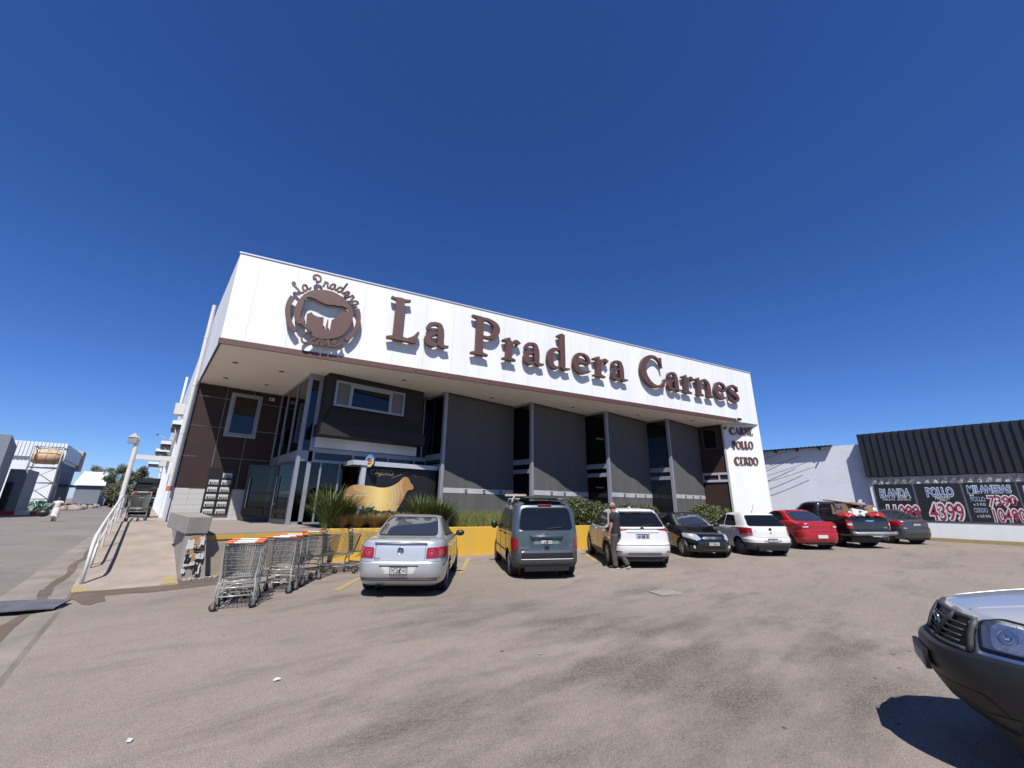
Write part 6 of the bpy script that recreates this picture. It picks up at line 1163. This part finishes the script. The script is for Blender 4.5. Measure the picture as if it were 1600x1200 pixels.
for ctr, sz, rt, m_, l in loads:
    X = TP @ Matrix.Translation(ctr) @ Matrix.Rotation(rt[2], 4, 'Z') @ Matrix.Rotation(rt[1], 4, 'Y') @ Matrix.Rotation(rt[0], 4, 'X'); o = thing('cardboard_box', l, 'cardboard box', tuple(X.to_translation()), 0, LG)
    b = MB(); b.box(-sz[0]/2, sz[0]/2, -sz[1]/2, sz[1]/2, -sz[2]/2, sz[2]/2, T=X); b.build('carton', m_, o, world=True, bevel=.01)
    b = MB(); b.box(-.06, .06, sz[1]/2, sz[1]/2+.003, -.02, .02, T=X); b.box(-sz[0]/2-.003, -sz[0]/2, -.06, .06, -.02, .02, T=X)
    for q in range(2): xx = r.uniform(-.3, .2)*sz[0]; b.box(xx, xx+.1*sz[0], sz[1]/2, sz[1]/2+.002, -.1*sz[2], .3*sz[2], 1, T=X); b.box(-sz[0]/2-.002, -sz[0]/2, xx*.7, xx*.7+.12*sz[1], -.2*sz[2], .25*sz[2], 1, T=X); b.box(xx, xx+.15, -.1, .02, sz[2]/2, sz[2]/2+.002, 1, T=X)
    b.build('hand_hole', ['black', 'plateblue'], o, world=True)
def sack(label, ctr, sz, m_, rot):
    X = TP @ Matrix.Translation(ctr) @ Matrix.Rotation(rot, 4, 'Z'); b = MB(); b.ell((0, 0, 0), sz, nu=26, nv=16); q = random.Random(int(ctr[1]*100))
    b.v = [X @ Vector((v.x*(1+.12*math.sin(9*v.y/sz[1]+2)), v.y, v.z+.25*sz[2]*math.sin(6*v.x/sz[0]+4*v.y/sz[1])+.12*sz[2]*math.sin(15*v.y/sz[1]+7*v.x/sz[0]))) for v in b.v]
    b.build('plastic_sack', m_, label=label, cat='sack', group='plastic sacks at the pickup tailgate')
redbag = mat('red_plastic_bag', (.50, .02, .03), .4, var=.2, scale=9); whitebag = mat('white_plastic_bag', (.62, .62, .63), .35, var=.15, scale=7)
sack('red plastic sack hanging at the left corner of the pickup tailgate', (-2.25, .72, 1.22), (.28, .20, .14), redbag, .3); sack('white plastic sack leftmost on the tailgate', (-2.2, .38, 1.28), (.38, .17, .13), whitebag, -.5); sack('white plastic sack in the middle of the tailgate', (-2.2, .02, 1.27), (.36, .15, .12), whitebag, -.6); sack('black plastic sack between the white sacks', (-2.22, -.16, 1.24), (.3, .12, .12), 'black', -.5); sack('bright red plastic sack at the right end of the tailgate', (-2.25, -.50, 1.24), (.34, .33, .13), redbag, -.3); sack('pale sack heaped above the red one', (-1.95, -.55, 1.42), (.35, .3, .16), whitebag, .3)
# --- near pickup nose at the right frame edge
rows = [(.30, -2.3, 2.32, .74, 8, 3.6), (.36, -2.5, 2.46, .85, 8, 3.2), (.46, -2.6, 2.56, .895, 8, 3.0), (.58, -2.6, 2.615, .915, 8, 2.9), (.68, -2.6, 2.635, .92, 8, 2.9), (.76, -2.6, 2.62, .92, 8, 2.9), (.785, -2.6, 2.59, .92, 8, 2.9), (.795, -2.6, 2.54, .918, 8, 3.0), (.90, -2.6, 2.49, .918, 8, 3.0), (1.0, -2.6, 2.42, .915, 8, 3.0), (1.035, -2.6, 2.38, .905, 8, 3.0), (1.065, -2.6, 2.28, .89, 8, 3.0), (1.13, -2.6, 1.95, .865, 8, 3.2), (1.185, -2.6, 1.50, .85, 8, 3.6), (1.21, -1.0, 1.15, .84, 10, 5), (1.40, -.95, .75, .78, 10, 5), (1.66, -.88, .35, .70, 8, 5), (1.73, -.8, .15, .62, 6, 4), (1.76, -.6, -.1, .4, 4, 4), (1.765, -.5, -.2, .2, 4, 4)]
lampbase = mat('lamp_housing', (.42, .43, .44), .35, .31, var=.3, scale=14, bump=.5, bscale=30); refl = mat('lamp_reflector', (.95, .95, .93), .35, .31, var=.35, scale=22, bump=.8, bscale=40); facet = mat('faceted_reflector', (.8, .8, .8), .22, .9, bump=1., bscale=40)
bump = mat('black_bumper_plastic', (.024, .024, .026), .40, var=.4, scale=3, bump=.12, bscale=140)
c = Car('pickup_truck', 'silver pickup nose with black plastic bumper cut by the lower right frame corner', rows, (1.72, -1.5), .36, 1.72, lambda p: ('bumper', bump) if p.z < .79 and p.x > 1.9 else ('body', hoodp), N=440, sub=7, cat='pickup truck', ww=.24, arch=.44, group='vehicles in the car park')
for sg_ in (1, -1):
    TF = upT((6, sg_*2.4, 0), (-.42*sg_, 1, 0)) if 0 else upT(Vector((4, 0, 0))+Vector((0, sg_*1.5, 0)), Vector((-sg_*.45*1.0, 1.0, 0)))
    # local lamp frame: x along the lamp from inner to outer side
    def off(P): return [(sg_*((p[0]+.80)*.80-.25), p[1]+.02) for p in P]
    lamp = off([(-.80, .815), (-.85, .955), (-.72, .99), (-.30, .965), (-.06, .92), (-.10, .865), (-.42, .815)])
    c.drape(TF, off([(-.83, .79), (-.88, .97), (-.73, 1.008), (-.29, .983), (-.02, .93), (-.07, .845), (-.42, .79)]), 'black', 'lamp_surround', .004, rnd=.025, step=.03)
    hl = c.drape(TF, lamp, lampbase, 'headlight', .007, rnd=.02, step=.03)
    for q_, mm in ((((-.74, .82), (-.78, .965), (-.60, .985), (-.56, .825)), 'refl'), (((-.53, .82), (-.55, .98), (-.43, .975), (-.40, .82)), 'facet'), (((-.38, .825), (-.40, .965), (-.33, .96), (-.31, .83)), 'refl'), (((-.235, .84), (-.245, .93), (-.14, .915), (-.13, .85)), 'facet')): c.drape(TF, off(q_), refl if mm == 'refl' else facet, 'reflector', .013, hl, rnd=.04, step=.025)
    c.drape(TF, off([(-.575, .83), (-.585, .92), (-.515, .915), (-.505, .832)]), 'amber', 'indicator', .020, hl, rnd=.03, step=.02)
    for x_, z_, r_ in ((-.67, .90, .045), (-.40, .895, .045)):
        h, nn = c.hit(TF, sg_*((x_+.80)*.80-.25), z_+.02)
        if h is not None: b = MB(); b.tube([h+nn*.016+(nn.orthogonal().normalized()*math.cos(a)+nn.cross(nn.orthogonal().normalized())*math.sin(a))*r_ for a in [2*math.pi*k/20 for k in range(20)]], .006, 6, closed=True); b.ell(h+nn*.006, (r_*.55,)*3, nu=14, nv=8); b.build('bulb_dome', 'chrome', hl)
    c.drape(TF, lamp, glassc, 'lens', .026, hl, rnd=.02, step=.03)
    h, nn = c.hit(FRONT, sg_*.60, .52)
    c.drape(TF, off([(-.58, .48), (-.62, .63), (-.38, .60), (-.36, .50)]), 'black', 'fog_lamp_recess', .003, rnd=.06, step=.03); c.drape(TF, off([(-.55, .50), (-.57, .59), (-.46, .58), (-.44, .50)]), 'clearlens', 'fog_lamp', .008, rnd=.04, step=.02)
c.line(FRONT, [(-.86, .50), (-.45, .44), (.45, .44), (.86, .50)], .008, 'black', 'bumper_groove', .0)
c.drape(FRONT, [(-.42, .80), (.42, .80), (.36, .975), (-.36, .975)], 'black', 'grille', .004, rnd=.04, step=.03)
gr_ = c
for z_ in (.83, .865, .90, .935): c.line(FRONT, [(-.37, z_), (.37, z_)], .009, 'grim', 'grille_slat', .012)
for sg_ in (1, -1): c.line(FRONT, [(sg_*.23, .985), (sg_*.12, .80)], .022, 'grim', 'grille_bar', .014)
c.line(FRONT, [(-.40, .985), (.40, .985)], .020, 'grim', 'grille_frame', .008); c.line(FRONT, [(-.44, .79), (.44, .79)], .018, 'grim', 'grille_frame', .010)
for sg_ in (1, -1): c.line(FRONT, [(sg_*.40, .985), (sg_*.45, .79)], .022, 'grim', 'grille_frame', .008)
badge_ring(c, FRONT, 0, .89, .06, 'ring')
c.drape(FRONT, [(-.55, .46), (.55, .46), (.5, .56), (-.5, .56)], 'black', 'lower_intake', .004, rnd=.03, step=.03)
plate(c, FRONT, .645, 'KGB 518', 'b', .40, .13, off=.03)
rearglass(c, [(-.68, 1.17), (.68, 1.17), (.6, 1.62), (-.6, 1.62)], 'glassd', FRONT, 'windshield'); sides(c, [(.9, 1.16), (.45, 1.6), (-.7, 1.6), (-.75, 1.16)], 'glassd', 'side_window'); mirror_pair(c, .82, .9, 1.2, 'black', (.08, .12, .10))
c.line(TOPV, [(2.36, -.28), (2.0, -.34), (1.2, -.42)], .006, hoodp, 'bonnet_crease', -.001); c.line(TOPV, [(2.36, .28), (2.0, .34), (1.2, .42)], .006, hoodp, 'bonnet_crease', -.001)
for sg_ in (1, -1): c.line(upT((0, sg_*3, 0), (-sg_, 0, 0)), [(-sg_*2.2, 1.0), (-sg_*1.2, 1.075)], .005)
NEAR = c
dn = rad(103.3); fx, fy = 4.68+.62*0, .60; NEAR.place(4.86-2.65*math.cos(dn)-0, .60-2.65*math.sin(dn), 103.3)
# ---------------------------------------------------------------- shopping trolleys
def trolley(label, wm_='wire', handle=True, group='trolleys beside the entrance platform'):
    o = thing('shopping_trolley', label, 'shopping trolley', (0, 0, 0), 0, group)
    def L(a, b_, t): return tuple(x+(y-x)*t for x, y in zip(a, b_))
    tr = {}  # corner points: rear/nose, left/right, top/bottom
    for s_, k in ((1, 'l'), (-1, 'r')):
        tr['rt'+k] = (0, s_*.27, .97); tr['nt'+k] = (.86, s_*.19, .90); tr['rb'+k] = (.05, s_*.22, .47); tr['nb'+k] = (.72, s_*.16, .44)
    b = MB(); w = .0028
    for k in 'lr':
        A, B_, C_, D_ = tr['rt'+k], tr['nt'+k], tr['rb'+k], tr['nb'+k]
        for i in range(27): t = i/26; b.tube([L(A, B_, t), L(C_, D_, t)], w, 4, caps=False)
        for j in range(6): t = j/5; b.tube([L(A, C_, t), L(B_, D_, t)], w*1.5 if j in (0, 5) else w, 4, caps=False)
    for e0, e1, n, m_ in ((('ntl', 'ntr'), ('nbl', 'nbr'), 13, 6), (('rtl', 'rtr'), ('rbl', 'rbr'), 15, 6), (('rbl', 'rbr'), ('nbl', 'nbr'), 12, 18)):
        for i in range(n): t = i/(n-1); b.tube([L(tr[e0[0]], tr[e0[1]], t), L(tr[e1[0]], tr[e1[1]], t)], w, 4, caps=False)
        for j in range(m_): t = j/(m_-1); b.tube([L(tr[e0[0]], tr[e1[0]], t), L(tr[e0[1]], tr[e1[1]], t)], w, 4, caps=False)
    for P in (('rtl', 'ntl', 'ntr', 'rtr'),): b.tube([tr[q] for q in P], .007, 6, closed=True)
    b.build('basket', wm_, o)
    b = MB()
    for s_ in (1, -1):
        b.tube(cat_spline([(-.04, s_*.27, 1.02), (0, s_*.27, .90), (.03, s_*.26, .60), (.02, s_*.25, .46), (-.03, s_*.27, .30), (.0, s_*.27, .12)], 4), .014, 8)
        b.tube([(0, s_*.27, .20), (.45, s_*.22, .17), (.86, s_*.15, .14)], .011, 8); b.tube([(.62, s_*.16, .46), (.2, s_*.25, .36)], .009, 6)
    b.tube([(-.02, -.27, .33), (-.02, .27, .33)], .012, 8); b.tube([(.0, -.27, .2), (.0, .27, .2)], .011, 8); b.tube([(.86, -.15, .14), (.86, .15, .14)], .011, 8); b.tube([(.02, -.25, .42), (.02, .25, .42)], .010, 8)
    for i in range(7): y = -.2+.4*i/6; b.tube([(.0, y, .21), (.82, y*.65, .18)], .004, 4, caps=False)
    b.build('frame', 'bright' if wm_ == 'wire' else 'wired', o)
    b = MB(); b.cyl((-.055, -.27, 1.03), (-.055, .27, 1.03), .014, 10, 1)
    if handle:
        for s_ in (1, -1): b.cyl((-.055, s_*.15, 1.03), (-.055, s_*.275, 1.03), .019, 10, 0)
        b.cyl((-.055, -.149, 1.03), (-.055, .149, 1.03), .017, 10, 1)
    b.build('handle', ['orange', 'whitep'] if handle else ['black', 'black'], o)
    for x, y in ((.0, .27), (.0, -.27), (.84, .15), (.84, -.15)):
        b = MB(); X = Matrix.Translation((x-.03, y, .062)) @ Matrix.Rotation(.4*y*10, 4, 'Z'); b.lathe([(.03, -.013), (.055, -.013), (.062, -.006), (.062, .006), (.055, .013), (.03, .013)], 18, 0, T=X); b.cyl(X @ Vector((0, -.012, 0)), X @ Vector((0, .012, 0)), .03, 12, 1)
        b.box(-.028, .028, .015, .019, -.01, .075, 1, T=X); b.box(-.028, .028, -.019, -.015, -.01, .075, 1, T=X); b.box(-.028, .03, -.018, .018, .072, .08, 1, T=X)
        b.build('wheel', ['rubber', 'wire'], o)
    return o
t0 = trolley('shiny trolley nearest the viewer, last of the left nested row'); t0.location = (1.42, 8.55, 0); t0.rotation_euler = (0, 0, rad(80))
d_ = Vector((math.cos(rad(74)), math.sin(rad(74)), 0))
copytree(t0, tuple(Vector((1.42, 8.55, 0))+d_*.34), rad(76), 'trolley nested second in the left row')
copytree(t0, tuple(Vector((1.42, 8.55, 0))+d_*.72), rad(72), 'trolley nested farthest in the left row')
B0 = Vector((2.2, 9.45, 0)); d_ = Vector((math.cos(rad(56)), math.sin(rad(56)), 0))
copytree(t0, tuple(B0), rad(62), 'trolley nearest the viewer in the middle nested row')
copytree(t0, tuple(B0+d_*.33), rad(58), 'trolley nested second in the middle row')
copytree(t0, tuple(B0+d_*.72), rad(55), 'trolley nested farthest in the middle row')
t1 = trolley('dull grey trolley standing sideways before the beige platform wall', 'wired'); t1.location = (3.18, 10.72, 0); t1.rotation_euler = (0, 0, rad(40))
t2 = trolley('dark handled trolley against the yellow wall, left one of two', 'wired', False); t2.location = (3.62, 11.35, 0); t2.rotation_euler = (0, 0, rad(-28))
copytree(t2, (4.32, 11.45, 0), rad(-30), 'dark handled trolley against the yellow wall, right one beside the silver sedan')
copytree(t0, (-.15, 21.2, .932), rad(-96), 'lone trolley at the top of the ramp beside the handrail', 'trolley on the ramp')
# ---------------------------------------------------------------- people
def skinned(name, nodes, edges, m, parent, root, label=None, sub=2):
    names = list(nodes); idx = {k: i for i, k in enumerate(names)}; me = bpy.data.meshes.new(name); me.from_pydata([nodes[k][0] for k in names], [(idx[a], idx[b_]) for a, b_ in edges], [])
    o = bpy.data.objects.new(name, me); COL.objects.link(o); mo = o.modifiers.new('skin', 'SKIN'); mo.use_smooth_shade = True
    if not me.skin_vertices: pass
    for i, k in enumerate(names):
        sv = me.skin_vertices[0].data[i]; r = nodes[k][1]; sv.radius = r if isinstance(r, tuple) else (r, r); sv.use_root = (k == root)
    s_ = o.modifiers.new('sub', 'SUBSURF'); s_.levels = sub; s_.render_levels = sub
    bpy.context.view_layer.update(); dg = bpy.context.evaluated_depsgraph_get(); m2 = bpy.data.meshes.new_from_object(o.evaluated_get(dg)); bpy.data.objects.remove(o)
    m2.materials.clear(); m2.materials.append(M[m]); m2.polygons.foreach_set('use_smooth', [True]*len(m2.polygons))
    q = bpy.data.objects.new(name, m2); COL.objects.link(q); q.parent = parent; return q
def chain(*k): return [(a, b_) for a, b_ in zip(k, k[1:])]
def hand(o, wrist, down, side, fwd, skinm='skin', curl=.35):
    # palm and five separate bent fingers; down = finger direction, side = towards the thumb
    w = Vector(wrist); d = Vector(down).normalized(); s_ = Vector(side).normalized(); f = Vector(fwd).normalized(); b = MB()
    pal = Matrix(((s_.x, f.x, d.x, w.x), (s_.y, f.y, d.y, w.y), (s_.z, f.z, d.z, w.z), (0, 0, 0, 1))); b.ell((0, 0, .045), (.042, .018, .058), nu=12, nv=8, T=pal)
    for i, (x, l) in enumerate(((.030, .070), (.010, .080), (-.011, .074), (-.031, .058))):
        p = pal @ Vector((x, 0, .085)); q = pal @ Vector((x*1.05, l*.25*curl*2, .085+l*.55)); e_ = pal @ Vector((x*1.05, l*.75*curl*2, .085+l*.9)); b.tube([pal @ Vector((x, 0, .06)), p, q, e_], [.011, .010, .009, .007], 8)
    b.tube([pal @ Vector((.032, .004, .02)), pal @ Vector((.058, .014, .045)), pal @ Vector((.062, .026, .085))], [.013, .011, .009], 8); return b
def person(label, H, top, legs, skinm='skin', longd=False, belly=1.):
    o = thing('person', label, 'person', (0, 0, 0), 0)
    skinned('body', {k: v for k, v in H.items()}, chain('pelvis', 'waist', 'chest', 'neck', 'head0', 'head1')+chain('chest', 'shl', 'ell', 'wrl', 'hdl')+chain('chest', 'shr', 'elr', 'wrr', 'hdr')+chain('pelvis', 'hipl', 'knl', 'anl', 'tol')+chain('pelvis', 'hipr', 'knr', 'anr', 'tor'), skinm, o, 'pelvis')
    lerp = lambda a, c, t: tuple(x+(y-x)*t for x, y in zip(a, c)); g = lambda k: H[k][0]
    b = MB(); cx, wx, px = g('chest'), g('waist'), g('pelvis'); R = []
    for z, dx, rx, ry in ((.86, -.005, .125, .172), (.90, 0, .130, .178), (1.0, .01, .134, .174), (1.12, .018, .132, .170), (1.24, .02, .132, .182), (1.34, .015, .130, .198), (1.41, .008, .118, .200), (1.46, .006, .100, .165), (1.49, .012, .080, .105), (1.505, .025, .066, .070)):
        t = (z-.93)/(1.34-.93); bx = px[0]+(cx[0]-px[0])*t*.7; by = px[1]+(cx[1]-px[1])*t; R.append((bx+dx, by, z-(.0 if z > .9 else 0), rx*belly, ry*belly))
    b.loft(R)
    for k in 'lr':
        sh, el = Vector(g('sh'+k)), Vector(g('el'+k)); y_ = 1 if k == 'l' else -1; b.tube([sh+Vector((0, -y_*.07, .01)), sh+Vector((0, y_*.012, -.005)), sh.lerp(el, .25), sh.lerp(el, .62)], [.078, .078, .070, .064], 14, caps=True)
    b.build('shirt', top, o)
    if not longd:
        b = MB(); b.loft([(px[0], px[1], .99, .118*belly, .162*belly), (px[0], px[1], .93, .124*belly, .168*belly), (px[0], px[1], .86, .126, .172), (px[0], px[1], .80, .118, .165)])
        for k in 'lr':
            h, kn, an = Vector(g('hip'+k)), Vector(g('kn'+k)), Vector(g('an'+k)); b.tube([h+Vector((0, 0, .06)), h, h.lerp(kn, .4), kn+(h-kn).normalized()*.05, kn, kn.lerp(an, .35), kn.lerp(an, .75), an+Vector((0, 0, .02)), an+Vector((.01, 0, -.035))], [.098, .102, .092, .080, .076, .078, .070, .072, .076], 16)
        b.build('trousers', legs, o)
    else:
        b = MB(); b.loft([(px[0], px[1], 1.05, .125, .15), (px[0], px[1], .90, .16, .19), (px[0]+.02, px[1], .68, .19, .21), (px[0]+.03, px[1], .46, .22, .22), (px[0]+.02, px[1], .33, .25, .22)]); b.build('dress_skirt', top, o)
        b = MB()
        for k in 'lr': kn, an = Vector(g('kn'+k)), Vector(g('an'+k)); b.tube([kn, an+Vector((0, 0, -.02))], [.08, .065], 12)
        b.build('trousers', legs, o)
    for k in 'lr':
        a, t = Vector(g('an'+k)), Vector(g('to'+k)); X = Matrix.Translation((a.x, a.y, a.z-.05)) @ Vector((t.x-a.x, t.y-a.y, (t.z-a.z+.055))).to_track_quat('X', 'Z').to_matrix().to_4x4()
        b = MB(); b.ell((.06, 0, .01), (.14, .05, .045), nu=16, nv=8, T=X); b.ell((-.02, 0, .03), (.06, .042, .06), nu=12, nv=8, T=X); s_ = b.build('shoe', 'shoe', o); b = MB(); b.prism([(-.08, -.03), (0, -.046), (.12, -.05), (.19, -.03), (.205, 0), (.19, .03), (.12, .05), (0, .046), (-.08, .03)], -.048, -.022, T=X); b.build('sole', 'sole', s_)
    return o
def zero(H): return {k: v for k, v in H.items() if k[0] != '_'}
man = {'pelvis': ((0, 0, .93), (.11, .09)), 'waist': ((.0, 0, 1.10), (.11, .09)), 'chest': ((.03, 0, 1.34), (.12, .09)), 'neck': ((.045, 0, 1.50), .056), 'head0': ((.07, 0, 1.60), (.072, .082)), 'head1': ((.075, 0, 1.685), (.075, .085)),
 'shl': ((.02, .175, 1.42), .05), 'ell': ((.03, .245, 1.13), .042), 'wrl': ((.10, .26, .90), .028), 'hdl': ((.115, .262, .86), .024),
 'shr': ((.02, -.175, 1.42), .05), 'elr': ((.06, -.25, 1.14), .042), 'wrr': ((.20, -.22, .95), .028), 'hdr': ((.22, -.215, .91), .024),
 'hipl': ((.0, .095, .86), .07), 'knl': ((.07, .11, .49), .05), 'anl': ((.02, .12, .10), .038), 'tol': ((.15, .13, .03), .03),
 'hipr': ((.0, -.095, .86), .07), 'knr': ((.0, -.10, .49), .05), 'anr': ((-.22, -.11, .13), .038), 'tor': ((-.10, -.11, .035), .03)}
p = person('bald man in dark t-shirt and grey brown trousers standing beside the white crossover', man, 'shirt', 'trouser')
b = MB(); b.ell((.078, 0, 1.665), (.098, .078, .112), nu=20, nv=14); b.ell((.172, 0, 1.655), (.018, .013, .022), nu=8, nv=6)
for s_ in (1, -1): b.ell((.07, s_*.080, 1.66), (.020, .010, .032), nu=8, nv=6)
b.ell((.145, 0, 1.595), (.035, .038, .03), nu=10, nv=6); b.build('head', 'skin', p)
b = MB(); b.ell((.058, 0, 1.655), (.098, .084, .085), nu=18, nv=10); b.build('hair', 'hair', p)
b = MB()
for s_ in (1, -1): b.ell((.165, s_*.032, 1.675), (.010, .012, .007), nu=8, nv=5)
b.build('eye', 'black', p)
b = MB(); b.box(.160, .172, -.022, .022, 1.613, 1.618); b.build('mouth', 'redlens2', p)
hand(p, (.115, .262, .875), (.08, .05, -1), (1, .1, .05), (0, -1, 0)).build('hand', 'skin', p); hand(p, (.215, -.215, .925), (.25, .1, -1), (1, .3, .2), (0, 1, 0)).build('hand', 'skin', p)
p.location = (10.25, 7.17, gz(10.25)); p.rotation_euler = (0, 0, rad(100))
wk = {'pelvis': ((0, 0, .92), (.11, .09)), 'waist': ((.01, 0, 1.10), (.10, .085)), 'chest': ((.04, 0, 1.33), (.115, .085)), 'neck': ((.06, 0, 1.48), .05), 'head0': ((.08, 0, 1.57), (.07, .08)), 'head1': ((.085, 0, 1.66), (.07, .08)),
 'shl': ((.03, .18, 1.40), .055), 'ell': ((-.05, .33, 1.18), .038), 'wrl': ((-.02, .46, .99), .026), 'hdl': ((-.01, .48, .95), .022), 'shr': ((.03, -.18, 1.40), .055), 'elr': ((-.06, -.34, 1.22), .038), 'wrr': ((.08, -.48, 1.05), .026), 'hdr': ((.11, -.50, 1.02), .022),
 'hipl': ((.0, .09, .86), .085), 'knl': ((.18, .10, .50), .055), 'anl': ((.10, .10, .10), .036), 'tol': ((.22, .10, .03), .03), 'hipr': ((.0, -.09, .86), .085), 'knr': ((.02, -.09, .50), .055), 'anr': ((-.20, -.09, .16), .036), 'tor': ((-.12, -.09, .05), .03)}
q = person('distant person in white dress and trousers striding across the road', wk, 'whitecloth', 'whitecloth', longd=True, belly=.92)
b = MB(); b.ell((.088, 0, 1.645), (.095, .078, .11), nu=16, nv=10); b.ell((.18, 0, 1.635), (.015, .012, .02), nu=6, nv=5); b.build('head', mat('brown_skin', (.16, .08, .05), .55), q)
b = MB(); b.ell((.07, 0, 1.68), (.105, .09, .10), nu=16, nv=8); b.build('hair', 'darkhair', q)
hand(q, (-.01, .48, .96), (0, .3, -1), (1, 0, 0), (0, -1, 0)).build('hand', 'skin', q); hand(q, (.11, -.50, 1.03), (.3, -.3, -1), (1, 0, 0), (0, 1, 0)).build('hand', 'skin', q)
q.location = (-4.9, 46.3, 0); q.rotation_euler = (0, 0, rad(-95))
TQ = Matrix.Translation((-4.9, 46.3, 0)) @ Matrix.Rotation(rad(-95), 4, 'Z')
bg = thing('bag', 'black bulging bag carried by the distant person in white', 'bag', tuple(TQ @ Vector((-.0, -.62, .7))))
b = MB(); X = TQ @ Matrix.Translation((.10, -.60, .60)); b.ell((0, 0, 0), (.22, .34, .26), nu=20, nv=12, T=X); b.build('bag_body', 'black', bg, world=True); b = MB(); b.tube([TQ @ Vector(v) for v in ((.1, -.62, .80), (.11, -.51, .97), (.1, -.48, .80))], .02, 6); b.build('bag_handle', 'black', bg, world=True)
